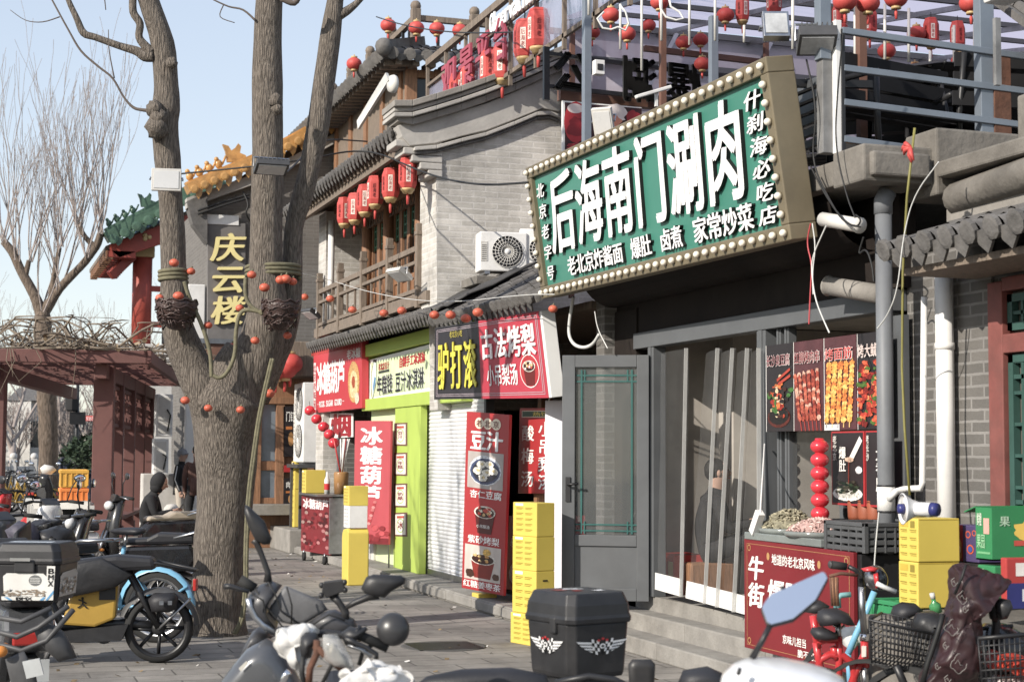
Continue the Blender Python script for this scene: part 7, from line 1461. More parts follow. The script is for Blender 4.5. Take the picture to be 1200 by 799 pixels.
g = MB(); g.box((c.x, c.y, .19), (.45, .4, .38), 'cloth_beige'); tag(g.build('stool', bev=.02), 'low tan stool under the person in the black hood', 'stool')
fp = [((54, 528), 57, 1.62, 180, 'cloth_cream', 'cloth_black', dict(hood='cloth_cream'), 'person in long cream hooded coat standing far beyond the pergola'), ((64, 526), 58, 1.66, 150, 'cloth_navy', 'cloth_black', {}, 'person in dark blue jacket behind the cream coat'), ((77, 526), 56, 1.7, -140, 'cloth_navy', 'cloth_black', {}, 'person in dark padded jacket turned aside beside the tree'), ((95, 528), 54, 1.68, 10, 'cloth_black', 'cloth_black', dict(hood='cloth_black'), 'person in black hooded coat with back turned far off'), ((108, 530), 52, 1.6, 60, 'cloth_grey', 'cloth_navy', {}, 'person in pale grey jacket half behind the pergola post')]
for (u, v), Z, h, fa, ct_, tr_, kw, lb in fp:
    p = dp(u, 530, Z); p.z = 0; person(lb, tuple(p), h, R(fa), ct_, tr_, **kw, skirtz=.6 if 'long' in lb else .78, group='people far down the street')
c = gx(826, 640, 6.15)
sit = {k_: (x, y, z-(.14 if k_[:2] not in ('kn', 'an', 'to') else 0)) for k_, (x, y, z) in sit.items()}
person('man in black jacket with short hair sitting inside the restaurant doorway', (c.x, c.y, .4), 1.75, R(-112), 'cloth_black', 'cloth_black', pose={**sit, 'hed': (0, .12, .99), 'top': (0, .11, 1.09), 'nec': (0, .09, .87), 'che': (0, .03, .65)}, skirtz=None)
g = MB(); g.box((c.x, c.y+.05, .54), (.42, .42, .28), 'wood'); tag(g.build('stool', bev=.02), 'wooden stool under the man inside the doorway', 'stool')
# two-wheelers
mat('paint_black', (.018, .018, .02), .25, var=.2, dirt=.3, coat=.4); mat('paint_grey', (.1, .105, .115), .28, .3, var=.15, dirt=.25, coat=.4); mat('paint_red', (.5, .015, .02), .25, var=.08, coat=.4, dirt=.1); mat('paint_blue', (.16, .42, .62), .35, var=.08, dirt=.12); mat('paint_white', (.72, .72, .72), .25, var=.05, coat=.5, dirt=.1); mat('paint_yellow', (.42, .25, .02), .35, var=.1, dirt=.15)
mat('seat_vinyl', (.022, .022, .026), .5, var=.3, bump=.15, bs=200, dirt=.2); mat('seat_beige', (.4, .33, .25), .6, var=.15); mat('lamp_red', (.4, .02, .015), .2); mat('lamp_amber', (.6, .2, .01), .25); mat('lamp_clear', (.6, .6, .6), .08, spec=.8); mat('nylon_black', (.02, .02, .022), .45, var=.3, bump=.3, bs=25, dirt=.2); mat('mirror', (.8, .84, .9), .03, 1., var=.02); mat('plate_white', (.5, .52, .52), .5, var=.1, dirt=.3)
def loc_build(t):
    def f(nm, g, bev=0., parent=None): o = g.build(nm, bev=bev); o.parent = parent or t; return o
    return f
def wheel(B, y, r, w_=.05, tyre='rubber', rim='steel', spokes=14, x=0.):
    g = MB(); pr = [(-w_, r*.82), (-w_, r*.93), (-w_*.5, r*.99), (0, r), (w_*.5, r*.99), (w_, r*.93), (w_, r*.82)]; g.lathe((x, y, r), (1, 0, 0), pr, tyre, 32, cap=False); o = B('wheel', g)
    g = MB(); g.lathe((x, y, r), (1, 0, 0), [(-w_*.7, r*.82), (-w_*.55, r*.74), (w_*.55, r*.74), (w_*.7, r*.82), (-w_*.7, r*.82)], rim, 32, cap=False); g.lathe((x, y, r), (1, 0, 0), [(-.05, .02), (-.045, .05), (.045, .05), (.05, .02)], rim, 14)
    for k in range(spokes): a = 2*math.pi*k/spokes; b = a+(.2 if k % 2 else -.2); s = .03 if k % 2 else -.03; g.tube([(x+s, y+math.cos(b)*.045, r+math.sin(b)*.045), (x, y+math.cos(a)*r*.76, r+math.sin(a)*r*.76)], .003 if spokes > 8 else .014, rim, 4)
    B('rim', g, parent=o); return o
def arc(y, z, r, a0, a1, n=12, x=0.): return [(x, y+math.cos(R(lerp(a0, a1, i/n)))*r, z+math.sin(R(lerp(a0, a1, i/n)))*r) for i in range(n+1)]
def fender(g, y, z, r, a0, a1, w_, M):
    P = arc(y, z, r, a0, a1); vs = []
    for p in P:
        d = (V(p)-V((0, y, z))).normalized()
        for x, k in ((-w_, -.035), (-w_*.7, 0), (w_*.7, 0), (w_, -.035)): q = V(p)+d*k; vs.append((x, q.y, q.z))
    g.add(vs, [(4*i+j, 4*i+j+1, 4*i+j+5, 4*i+j+4) for i in range(len(P)-1) for j in range(3)], M, None, True)
def make_scooter(label, loc, rz, paint='paint_black', seat='seat_vinyl', group=None, mirrors=True, rack=True):
    t = thing('scooter', label, 'scooter', (0, 0, 0), group); B = loc_build(t)
    wheel(B, .62, .22, .05, spokes=5); wheel(B, -.58, .22, .055, spokes=5)
    g = MB(); g.prism([(-.14, y, z) for y, z in ((-.78, .6), (-.72, .74), (-.1, .72), (.02, .6), (.0, .3), (-.25, .27), (-.38, .45), (-.7, .5))], (.28, 0, 0), paint); B('body', g, .035)
    g = MB(); g.prism([(-.13, y, z) for y, z in ((-.76, .75), (-.74, .84), (-.4, .85), (-.3, .8), (-.06, .79), (-.04, .73))], (.26, 0, 0), seat); B('seat', g, .035)
    g = MB(); g.prism([(-.15, y, z) for y, z in ((-.05, .27), (-.05, .33), (.36, .33), (.42, .27))], (.3, 0, 0), 'grey_plastic'); B('floorboard', g, .015)
    g = MB(); vs = []
    for z, y, w_ in ((.28, .4, .13), (.5, .43, .2), (.75, .4, .2), (.92, .36, .15), (1.0, .33, .1)): vs += [(-w_, y-.05, z), (0, y+.05, z), (w_, y-.05, z), (w_*.8, y-.1, z), (-w_*.8, y-.1, z)]
    g.add(vs, [(5*i+j, 5*i+(j+1) % 5, 5*(i+1)+(j+1) % 5, 5*(i+1)+j) for i in range(4) for j in range(5)]+[(4, 3, 2, 1, 0), (20, 21, 22, 23, 24)], paint, None, True); B('front_shield', g)
    g = MB(); fender(g, .62, .22, .27, 10, 150, .07, paint); B('front_fender', g); g = MB(); fender(g, -.58, .22, .27, 20, 190, .075, 'grey_plastic'); B('rear_fender', g)
    g = MB(); [g.tube([(s*.07, .45, .62), (s*.07, .62, .22)], .02, 'steel') for s in (-1, 1)]; g.tube([(0, .35, .95), (0, .45, .6)], .03, 'black_metal'); B('fork', g)
    g = MB(); g.tube([(-.34, .22, 1.02), (-.2, .3, 1.04), (0, .33, 1.03), (.2, .3, 1.04), (.34, .22, 1.02)], .013, 'black_metal'); hb = B('handlebar', g)
    for s in (-1, 1): g = MB(); g.tube([(s*.22, .29, 1.04), (s*.36, .21, 1.02)], .019, 'rubber'); B('grip', g, parent=hb); g = MB(); g.tube([(s*.2, .33, 1.04), (s*.3, .31, 1.03), (s*.36, .27, 1.01)], .007, 'steel'); B('brake_lever', g, parent=hb)
    g = MB(); g.ell((0, .42, .93), (.1, .06, .06), 'lamp_clear', 14, 8); B('headlight', g); g = MB(); g.prism([(-.1, y, z) for y, z in ((.22, 1.0), (.36, 1.08), (.4, .98))], (.2, 0, 0), 'black_plastic'); B('dashboard', g, .015)
    if mirrors:
        for s in (-1, 1): g = MB(); g.tube([(s*.2, .3, 1.05), (s*.26, .32, 1.2), (s*.3, .3, 1.27)], .007, 'black_metal'); g.ell((s*.34, .29, 1.3), (.075, .02, .045), 'black_plastic', 14, 8); m = B('mirror', g); g = MB(); g.ell((s*.34, .278, 1.3), (.065, .012, .037), 'mirror', 14, 6); B('mirror_glass', g, parent=m)
    if rack:
        g = MB(); [g.tube([(s*.12, -.55, .8), (s*.13, -.78, .86), (s*.12, -1.0, .87), (0, -1.03, .87)], .014, 'steel') for s in (-1, 1)]; [g.tube([(-.12, y, .865), (.12, y, .865)], .009, 'steel') for y in (-.8, -.88, -.96)]; B('rear_rack', g)
    g = MB(); g.bb(-.09, -.81, .55, .09, -.78, .62, 'lamp_red'); B('tail_light', g, .01); g = MB(); g.bb(-.1, -.86, .36, .1, -.85, .48, 'plate_white'); B('number_plate', g)
    for s in (-1, 1): g = MB(); g.ell((s*.13, -.79, .55), (.03, .025, .02), 'lamp_amber', 10, 6); B('indicator', g)
    g = MB(); g.tube([(-.1, -.1, .27), (-.19, -.2, .02)], .012, 'black_metal'); B('kickstand', g)
    t.location = loc; t.rotation_euler = (0, 0, rz); return t
def gp(u, v, D): p = dp(u, v, D); p.z = 0; return p
def top_box(name, label, loc, rz, W, D, H, deco, group=None):
    t = thing(name, label, 'box', (0, 0, 0), group); B = loc_build(t)
    g = MB(); c = .032
    def octo(w_, d_, z, ch): return [(-w_+ch, -d_, z), (w_-ch, -d_, z), (w_, -d_+ch, z), (w_, d_-ch, z), (w_-ch, d_, z), (-w_+ch, d_, z), (-w_, d_-ch, z), (-w_, -d_+ch, z)]
    def loft(g, rings, M): n = 8; vs = [p for r_ in rings for p in r_]; g.add(vs, [(n*i+j, n*i+(j+1) % n, n*(i+1)+(j+1) % n, n*(i+1)+j) for i in range(len(rings)-1) for j in range(n)]+[tuple(range(n))[::-1], tuple(range(n*(len(rings)-1), n*len(rings)))], M)
    w_, d_ = W/2, D/2
    loft(g, [octo(w_*.86, d_*.86, 0, c*.8), octo(w_*.9, d_*.9, .02, c), octo(w_*.97, d_*.97, H*.64, c)], 'black_plastic'); B('body', g, .006)
    g = MB(); loft(g, [octo(w_*1.02, d_*1.02, H*.64, c), octo(w_*1.03, d_*1.03, H*.7, c), octo(w_*1.0, d_*1.0, H*.74, c), octo(w_*.98, d_*.98, H*.86, c), octo(w_*.9, d_*.9, H*.97, c), octo(w_*.86, d_*.86, H, c*.8)], 'black_plastic'); B('lid', g, .006)
    g = MB(); g.bb(-w_*.3, -d_*1.06, H*.5, w_*.3, -d_*.97, H*.72, 'black_plastic') if deco == 'bmx' else [g.bb(s*w_*.98-.012, -d_*.45, H*.52, s*w_*.98+.025, -d_*.2, H*.72, 'black_plastic') for s in (-1, 1)]; B('latch', g, .008)
    F = Panel((-w_*.96, -d_*.972, H*.6), (w_*.96, -d_*.972, H*.6), (w_*.9, -d_*.91, H*.06), (-w_*.9, -d_*.91, H*.06)); E = Panel((w_*.972, -d_*.96, H*.6), (w_*.972, d_*.96, H*.6), (w_*.91, d_*.9, H*.06), (w_*.91, -d_*.9, H*.06)); L = Panel((-w_*.972, d_*.96, H*.6), (-w_*.972, -d_*.96, H*.6), (-w_*.91, -d_*.9, H*.06), (-w_*.91, d_*.9, H*.06))
    g = MB()
    if deco == 'bmx':
        wh = C('d8d6d0')
        g.poly([F.at(u, v, .003) for u, v in ((.22, .2), (.78, .2), (.84, .3), (.84, .85), (.8, .92), (.2, .92), (.16, .85), (.16, .3))][::-1], PRINT, wh); g.oval(F, .66, .42, .1, .17, PRINT, .005, C('6a6c6c')); [g.rect(F, .58, .34+.05*i, .74, .355+.05*i, PRINT, .006, wh) for i in range(4)]
        q = random.Random(6); [g.oval(F, q.uniform(.18, .82), q.uniform(.72, .9), .03, .02, PRINT, .005+i*.0001, C('8a7a68'), wob=.8) for i in range(40)]
        g.poly([E.at(u, v, .003) for u, v in ((.2, .2), (.8, .14), (.92, .3), (.92, .95), (.1, .95), (.1, .3))][::-1], PRINT, C('a8a6a2')); [g.oval(E, q.uniform(.15, .88), q.uniform(.4, .85), .05, .04, PRINT, .005+i*.0001, C(('6a5a4c', '8a8074', 'c8c6c0')[i % 3]), wob=.8) for i in range(40)]
        K1 = Panel((w_*.62, -d_*.99, H*.62), (w_*.9, -d_*.99, H*.62), (w_*.84, -d_*.93, H*.04), (w_*.58, -d_*.93, H*.04))
        g.rect(K1, .1, 0, .95, 1, PRINT, .002, wh); g.text(K1, 'BMX', (.3, .05, .85, .6), PRINT, vert=True, d=.004, bold=.05, col=C('1a1a1c')); g.poly([K1.at(u, v, .004) for u, v in ((.1, 1), (.95, .7), (.95, .8), (.35, 1))][::-1], PRINT, C('5a9ac8'))
        g.rect(F, .12, .93, .85, 1.05, PRINT, .004, wh); g.text(F, 'BMX', (.36, .94, .62, 1.04), PRINT, d=.006, bold=.06, col=C('1a1a1c')); g.poly([F.at(u, v, .006) for u, v in ((.16, .95), (.22, .95), (.3, 1.04), (.24, 1.04))][::-1], PRINT, C('5a9ac8')); g.poly([F.at(u, v, .006) for u, v in ((.74, 1.04), (.8, .94), (.84, .94), (.8, 1.04))][::-1], PRINT, C('5a9ac8'))
        T_ = Panel((-w_*.7, d_*.1, H*1.004), (w_*.7, d_*.1, H*1.004), (w_*.7, -d_*.7, H*1.004), (-w_*.7, -d_*.7, H*1.004)); g.rect(T_, .05, .3, .95, .95, PRINT, .001, C('c4ccd2')); g.rect(F, .3, -.3, .6, -.2, PRINT, .028, C('8a8a88'))
    else:
        def wings(Pn, u, v, su, sv):
            wc = C('e2e2e2'); X_ = lambda a, b: (u+a*su, v+b*sv)
            for s in (-1, 1):
                for i, (L_, y) in enumerate(((1, -.28), (.88, -.08), (.72, .12), (.52, .3))): pts = [X_(s*.2, y), X_(s*L_, y-.12+.02*i), X_(s*(L_-.1), y+.03), X_(s*.22, y+.14)]; g.poly([Pn.at(*p, .003) for p in (pts if s < 0 else pts[::-1])], PRINT, wc); g.s[-1] = False
                for i in range(4):
                    for j in range(3):
                        p = [X_(s*(.06+.1*j)+s*.02*i, .55-.24*i-.05*j), X_(s*(.15+.1*j)+s*.02*i, .52-.24*i-.05*j), X_(s*(.17+.1*j)+s*.02*i, .3-.24*i-.05*j), X_(s*(.08+.1*j)+s*.02*i, .33-.24*i-.05*j)]; g.poly([Pn.at(*a, .006) for a in (p if s < 0 else p[::-1])][::-1], PRINT, wc if (i+j) % 2 else C('181818'))
            g.oval(Pn, *X_(0, -.05), .12*su, .16*sv, PRINT, .009, wc); g.oval(Pn, *X_(0, -.05), .06*su, .08*sv, PRINT, .01, C('202020'))
            for k in (-1, 0, 1): g.oval(Pn, *X_(.16*k, -.42-.1*(k == 0)), .06*su, .08*sv, PRINT, .009, C('b01c20'))
        wings(F, .5, .42, .42, .34); wings(L, .5, .42, .36, .34); wings(E, .5, .42, .36, .34)
        T_ = Panel((-w_*.75, d_*.7, H*1.004), (w_*.75, d_*.7, H*1.004), (w_*.75, -d_*.7, H*1.004), (-w_*.75, -d_*.7, H*1.004)); g.rect(T_, .08, .25, .3, .5, PRINT, .001, C('8c2c28')); g.oval(T_, .5, .3, .2, .12, PRINT, .001, C('c8c8c8'), wob=.8); g.rect(T_, .3, .55, .45, .72, PRINT, .001, C('a03028')); g.oval(T_, .72, .8, .16, .08, PRINT, .002, C('dcdcdc'), wob=.9)
    B('decals', g); t.location = loc; t.rotation_euler = (0, 0, rz); return t
# front left scooter with the white-stickered box
p = gp(38, 700, 8.75); rz = R(4)
bx = dp(42, 702, 8.75); make_scooter('dark delivery scooter in the front left corner with a sticker-covered box', (p.x+.88*-math.sin(rz), p.y+.88*math.cos(rz), 0), rz, 'paint_grey', group='parked two-wheelers', mirrors=False)
top_box('top_box', 'black top box with white city sticker and lettering on the front left scooter', tuple(bx), R(-22), .37, .36, .31, 'bmx')
t = thing('carrier_rack', 'heavy curved steel carrier bars under the sticker-covered top box', 'rack', tuple(bx)); g = MB()
for l in (((-10, 738), (20, 746), (45, 735), (80, 710)), ((-10, 752), (25, 762), (55, 750), (86, 714)), ((-10, 722), (25, 728), (60, 712))): g.tube([dp(u, v, 8.45) for u, v in l], .014, 'grey_plastic', 10)
g.build('bars', t); g = MB(); g.pillow([dp(u, v, 8.5) for u, v in ((40, 738), (58, 728), (75, 740), (82, 752), (90, 770), (70, 775), (55, 762), (45, 752))], .12, 'grey_plastic'); g.build('fender', t)
g = MB(); g.pillow([dp(u, v, 8.35) for u, v in ((6, 772), (28, 762), (42, 790), (50, 830), (20, 830))], .06, 'grey_plastic'); g.build('mudguard', t); g = MB(); q_ = [dp(u, v, 8.28) for u, v in ((26, 775), (46, 771), (51, 790), (31, 795))]; g.prism(q_, fw*.012, 'plate_white'); g.build('number_plate', t); g = MB(); g.ell(dp(1, 763, 8.3), (.035, .03, .03), 'lamp_amber', 12, 8); g.build('indicator', t)
# yellow and black fat-tyred e-bike
t = thing('electric_bike', 'black fat-tyred electric bike with yellow battery panel and black leg cover', 'electric bike', (0, 0, 0), 'parked two-wheelers'); B = loc_build(t)
wheel(B, -.52, .26, .06, spokes=8, rim='black_metal'); wheel(B, .62, .26, .06, spokes=8, rim='black_metal')
g = MB(); fender(g, -.52, .26, .31, 20, 175, .075, 'grey_plastic'); [g.tube([(s*.08, -.52, .26), (s*.085, -.75, .48)], .01, 'steel') for s in (-1, 1)]; B('rear_fender', g)
g = MB(); g.prism([(-.09, y, z) for y, z in ((-.22, .66), (.12, .56), (.2, .3), (-.05, .28), (-.2, .34))], (.18, 0, 0), 'paint_yellow'); B('battery_panel', g, .02)
g = MB(); Pn = Panel((-.0925, .12, .56), (-.0925, -.22, .66), (-.0925, -.2, .34), (-.0925, .18, .32)) ; 
Pn = Panel((.0925, -.22, .62), (.0925, .12, .58), (.0925, .18, .32), (.0925, -.2, .34))
for s_ in (-1, 1):
    xx = s_*.094
    q_ = lambda u, v: (xx, .04+(u-.5)*.13*-s_, .46+(.5-v)*.13)
    for a, b in (((.5, .3), (.5, .55)), ((.5, .38), (.75, .28)), ((.5, .4), (.28, .5)), ((.5, .55), (.78, .75)), ((.5, .55), (.25, .78))): g.beam(q_(*a), q_(*b), .01, .009, 'letter_side')
    g.ell(q_(.52, .22), (.006, .01, .01), 'letter_side', 8, 6); g.box((xx, -.14, .53), (.01, .12, .09), 'black_plastic')
B('emblem', g)
g = MB(); g.tube([(0, -.52, .27), (0, -.3, .3), (0, .2, .28), (0, .42, .75)], .035, 'black_metal'); g.tube([(0, .42, .85), (0, .62, .26)], .03, 'black_metal'); g.tube([(.07, -.52, .27), (.07, -.28, .7)], .022, 'black_metal'); g.tube([(-.07, -.52, .27), (-.07, -.28, .7)], .022, 'black_metal'); g.prism([(-.1, y, z) for y, z in ((-.3, .3), (.3, .24), (.3, .16), (-.25, .18))], (.2, 0, 0), 'black_plastic'); B('frame', g)
g = MB(); g.prism([(-.13, y, z) for y, z in ((-.5, .71), (-.48, .8), (-.2, .82), (.12, .78), (.15, .72), (-.1, .69))], (.26, 0, 0), 'seat_vinyl'); B('seat', g, .04)
g = MB(); g.pillow([(-.17, y, z) for y, z in ((-.34, .68), (-.1, .8), (.2, .74), (.3, .55), (.1, .52), (-.2, .58))], .06, 'nylon_black', wob=.03); g.pillow([(.17, y, z) for y, z in ((-.34, .68), (-.1, .8), (.2, .74), (.3, .55), (.1, .52), (-.2, .58))], .06, 'nylon_black', wob=.03); B('cover', g)
g = MB(); g.tube([(-.33, .3, 1.05), (0, .38, 1.03), (.33, .3, 1.05)], .014, 'black_metal'); hb = B('handlebar', g)
for s in (-1, 1): g = MB(); g.tube([(s*.2, .33, 1.04), (s*.35, .28, 1.05)], .02, 'rubber'); B('grip', g, parent=hb)
g = MB(); [g.tube([(s*.1, -.3, .74), (s*.11, -.5, .76), (s*.1, -.78, .7), (0, -.8, .7)], .011, 'black_metal') for s in (-1, 1)]; B('rear_rack', g)
g = MB(); g.tube([(-.1, .2, .25), (-.2, .3, .02)], .014, 'black_metal'); B('kickstand', g); g = MB(); g.lathe((.12, -.1, .2), (1, 0, 0), [(0, .07), (.02, .07)], 'steel', 16); B('motor_cap', g)
g = MB(); g.pillow([(x, .46+.02*abs(x)*10, z) for x, z in ((-.3, .35), (-.33, .7), (-.28, 1.02), (0, 1.08), (.28, 1.02), (.33, .7), (.3, .35), (0, .3))], .1, 'nylon_black', wob=.06, ws=4); B('leg_cover', g)
c = gp(186, 742, 12.4); rz = R(71.4+8); fwd = V((-math.sin(rz), math.cos(rz), 0)); t.location = c+fwd*.52; t.rotation_euler = (0, 0, rz)
t = thing('storage_bag', 'flat black zipped bag strapped behind the seat of the yellow and black e-bike', 'bag', tuple(dp(191, 710, 12.3))); g = MB(); g.pillow([dp(u, v, 12.35) for u, v in ((174, 702), (180, 695), (204, 694), (209, 700), (208, 713), (198, 717), (178, 716))], .2, 'seat_vinyl', flat=.35); g.build('pouch', t)
for k in range(2): g = MB(); g.box(dp(189+10*k, 706, 12.22), (.03, .02, .03), 'steel'); g.build('buckle', t)
def bicycle(label, loc, rz, M, group, basket=True, sc=1., rear_fender=True):
    t = thing('bicycle', label, 'bicycle', (0, 0, 0), group); B = loc_build(t); wheel(B, -.5, .3, .02, spokes=20); wheel(B, .52, .3, .02, spokes=20)
    g = MB(); fender(g, -.5, .3, .335, -5, 190, .035, M); fender(g, .52, .3, .335, 30, 170, .035, M); B('fender', g)
    g = MB(); [g.tube([(s*.03, -.5, .3), (s*.03, -.18, .72)], .014, M) for s in (-1, 1)]; g.tube([(0, -.12, .3), (0, -.2, .8)], .02, M); g.tube([(0, -.12, .3), (0, .2, .42), (0, .38, .8)], .025, M); [g.tube([(s*.03, -.5, .3), (s*.02, -.12, .3)], .014, M) for s in (-1, 1)]; [g.tube([(s*.04, -.5, .3), (s*.04, -.78, .48)], .012, M) for s in (-1, 1)]; g.tube([(0, .36, .95), (0, .41, .72), (.03, .52, .3)], .018, M); B('frame', g)
    g = MB(); g.tube([(0, -.2, .8), (0, -.22, .9)], .014, 'steel'); g.pillow([(x, y, .93) for x, y in ((-.1, -.36), (-.08, -.3), (-.03, -.08), (.03, -.08), (.08, -.3), (.1, -.36), (0, -.39))], .07, 'seat_vinyl'); B('saddle', g)
    g = MB(); g.tube([(-.28, .18, 1.06), (-.2, .33, 1.05), (0, .37, 1.02), (.2, .33, 1.05), (.28, .18, 1.06)], .012, 'steel'); [g.tube([(s*.24, .26, 1.055), (s*.285, .17, 1.06)], .018, 'rubber') for s in (-1, 1)]; B('handlebar', g)
    if basket:
        g = MB()
        for z in (.72, .8, .88, .96): g.tube([(-.17, .48, z), (.17, .48, z), (.15, .74, z), (-.15, .74, z), (-.17, .48, z)], .004, 'black_metal', 4, smooth=False)
        for k in range(9): x = -.16+.04*k; g.tube([(x, .48, .96), (x*.95, .48, .72), (x*.9, .73, .72), (x*.9, .74, .96)], .003, 'black_metal', 4, smooth=False)
        for k in range(5): y = .5+.06*k; g.tube([(-.165, y, .96), (-.16, y, .72), (.16, y, .72), (.165, y, .96)], .003, 'black_metal', 4, smooth=False)
        B('basket', g)
    g = MB(); g.tube([(-.16, -.12, .28), (.16, -.12, .32)], .01, 'steel'); [g.box((s*.17, -.12+.0, .3+.02*s), (.08, .06, .02), 'rubber') for s in (-1, 1)]; g.lathe((.04, -.12, .3), (1, 0, 0), [(0, .07), (.01, .07)], 'steel', 20); B('crank', g)
    g = MB(); g.bb(-.03, -.85, .44, .03, -.82, .54, 'lamp_red'); B('tail_light', g, .008); t.location = loc; t.rotation_euler = (0, 0, rz); t.scale = (sc, sc, sc); return t
c = gp(184, 700, 13.7); rz = R(71.4-8); bicycle('pale blue shared bicycle behind the yellow and black e-bike by the trunk', c+V((-math.sin(rz), math.cos(rz), 0))*.5, rz, 'paint_blue', 'parked two-wheelers')
# scooters parked further back
sp = None
for (u, v, D, a, pm, sm, lb) in ((135, 690, 15.2, 75, 'paint_black', 'seat_vinyl', 'black scooter with grey seat just behind the blue bicycle'), (30, 680, 14.0, 40, 'paint_grey', 'seat_vinyl', 'dark grey scooter behind the sticker-covered box'), (8, 640, 17.5, 120, 'paint_black', 'seat_vinyl', 'black scooter at the left edge in front of the orange crates'), (70, 660, 18.0, 20, 'paint_white', 'seat_vinyl', 'white scooter beside the cargo trike'), (165, 652, 20.5, 100, 'paint_black', 'seat_beige', 'black scooter with tan seats below the seated person'), (28, 600, 23.0, 60, 'paint_red', 'seat_vinyl', 'red scooter far left before the dark post')):
    make_scooter(lb, gp(u, v, D), R(a), pm, sm, group='parked two-wheelers')
for k, (u, v, D, a, pm) in enumerate(((24, 545, 47, 80, 'paint_black'), (36, 545, 48, 60, 'paint_white'), (44, 545, 49, 75, 'paint_grey'))): make_scooter('far '+('black', 'white', 'grey')[k]+' scooter in the row under the balustrade', gp(u, v, D), R(a), pm, group='far row of two-wheelers')
for k, u in enumerate((13, 21, 30, 38)): bicycle('far yellow shared bicycle, '+ORD[k]+' from the left in the row', gp(u, 560, 42+.3*k), R(55+9*k), 'paint_yellow', 'far row of two-wheelers')
make_scooter('dark scooter parked beside the cream coat far down the street', gp(48, 560, 40), R(-20), 'paint_black', group='far row of two-wheelers')
t = thing('cloth_bundle', 'purple-grey quilted cover bundled on a scooter behind the box', 'cover', tuple(dp(30, 640, 13.5))); g = MB(); mat('quilt_grey', (.07, .065, .09), .6, var=.4, vs=12, bump=.4, bs=20); g.pillow([dp(u, v, 13.6) for u, v in ((8, 620), (20, 612), (36, 618), (46, 628), (44, 640), (30, 648), (12, 640))], .35, 'quilt_grey', wob=.12); g.pillow([dp(u, v, 13.7) for u, v in ((48, 622), (66, 616), (82, 622), (88, 634), (70, 640), (50, 636))], .35, 'nylon_black', wob=.1); g.build('cloth', t)
# cargo trike with orange crates
c = gp(74, 640, 20.5); t = thing('cargo_trike', 'grey framed cargo trike under the orange crates', 'trike', tuple(c)); g = MB(); a, b = dp(40, 592, 20.3), dp(106, 592, 20.3); lo = dp(40, 622, 20.3).z
for p0, p1 in ((a, b), (V((a.x, a.y, lo)), V((b.x, b.y, lo))), (a, V((a.x, a.y, lo))), (b, V((b.x, b.y, lo)))):
    for dy in (0, 1.0): g.beam(p0+V((0, dy, 0)), p1+V((0, dy, 0)), .09, .09, 'offwhite')
g.build('cargo_frame', t); g = MB(); g.bb(a.x, a.y+.1, a.z-.0, b.x, a.y+1.0, a.z+.05, 'offwhite'); g.bb(a.x, a.y+.6, lo, b.x, a.y+.65, a.z, 'pane_deep'); g.build('deck', t)
for x in (a.x+.1, b.x-.1): g = MB(); g.lathe((x, a.y+.5, .26), (1, 0, 0), [(-.03, .2), (-.03, .26), (.03, .26), (.03, .2)], 'rubber', 24); g.lathe((x, a.y+.5, .26), (1, 0, 0), [(-.02, .05), (0, .2), (.02, .05)], 'steel', 24); g.build('wheel', t)
def crate(label, u0, u1, v0, v1, D, M):
    a, b = dp(u0, v1, D), dp(u1, v0, D); t = thing('orange_crate', label, 'crate', tuple(a), 'orange crates on the cargo trike'); g = MB(); g.bb(a.x, a.y, a.z, b.x, a.y+.4, b.z, M); g.build('body', t, bev=.01); g = MB(); g.bb(a.x-.012, a.y-.012, b.z-.05, b.x+.012, a.y+.41, b.z-.01, M); [g.bb(lerp(a.x, b.x, k/5)-.01, a.y-.01, a.z+.02, lerp(a.x, b.x, k/5)+.01, a.y, b.z-.05, M) for k in range(6)]; g.build('rim', t, bev=.004)
mat('crate_amber', (.7, .36, .02), .5, var=.12); mat('crate_orange', (.75, .2, .015), .5, var=.1)
crate('amber crate topmost on the cargo trike', 71, 104, 550, 571, 20.6, 'crate_amber'); crate('orange crate under the amber one on the cargo trike', 71, 104, 571.5, 590, 20.6, 'crate_orange'); crate('orange crate seen just right of the front pergola post', 124, 133, 555, 600, 28.6, 'crate_orange')
g = MB(); g.pillow([dp(u, v, 20.9) for u, v in ((47, 548), (52, 544), (62, 546), (66, 551), (60, 556), (50, 555))], .2, 'offwhite'); tag(g.build('white_helmet'), 'white flat helmet lying at the left of the orange crates', 'helmet')
# foreground scooters in the middle
zz = lambda pts, D, s=3.65, ox=240, oy=580: [dp(ox+x/s, oy+y/s, D) for x, y in pts]
es = thing('scooter', 'dusty dark electric scooter with tall wing mirror parked right of the trunk', 'scooter', tuple(gp(330, 760, 6.7)), 'scooters in the foreground')
mat('dusty', (.11, .11, .115), .55, var=.25, vs=9, dirt=.1, bump=.1, bs=90); mat('dusty_dark', (.045, .045, .05), .4, var=.3, vs=8, dirt=.25, coat=.2)
D1 = 6.5
g = MB(); g.pillow(zz([(172, 40), (190, 48), (255, 110), (287, 185), (278, 210), (250, 212), (215, 190), (185, 130), (170, 80)], D1), .06, 'black_plastic', flat=.25); mo = g.build('mirror', es)
g = MB(); g.tube(zz([(210, 190), (222, 205), (245, 260), (270, 330), (270, 370)], D1), [.016, .013, .011, .012, .018], 'black_plastic', 8); g.build('mirror_stem', es)
g = MB(); g.tube(zz([(150, 360), (215, 400)], D1+.02), [.021, .021], 'rubber', 12); g.build('grip', es); g = MB(); g.tube(zz([(82, 390), (110, 390), (150, 402), (190, 412)], D1-.06), [.011, .011, .009, .008], 'black_metal', 8); g.build('brake_lever', es)
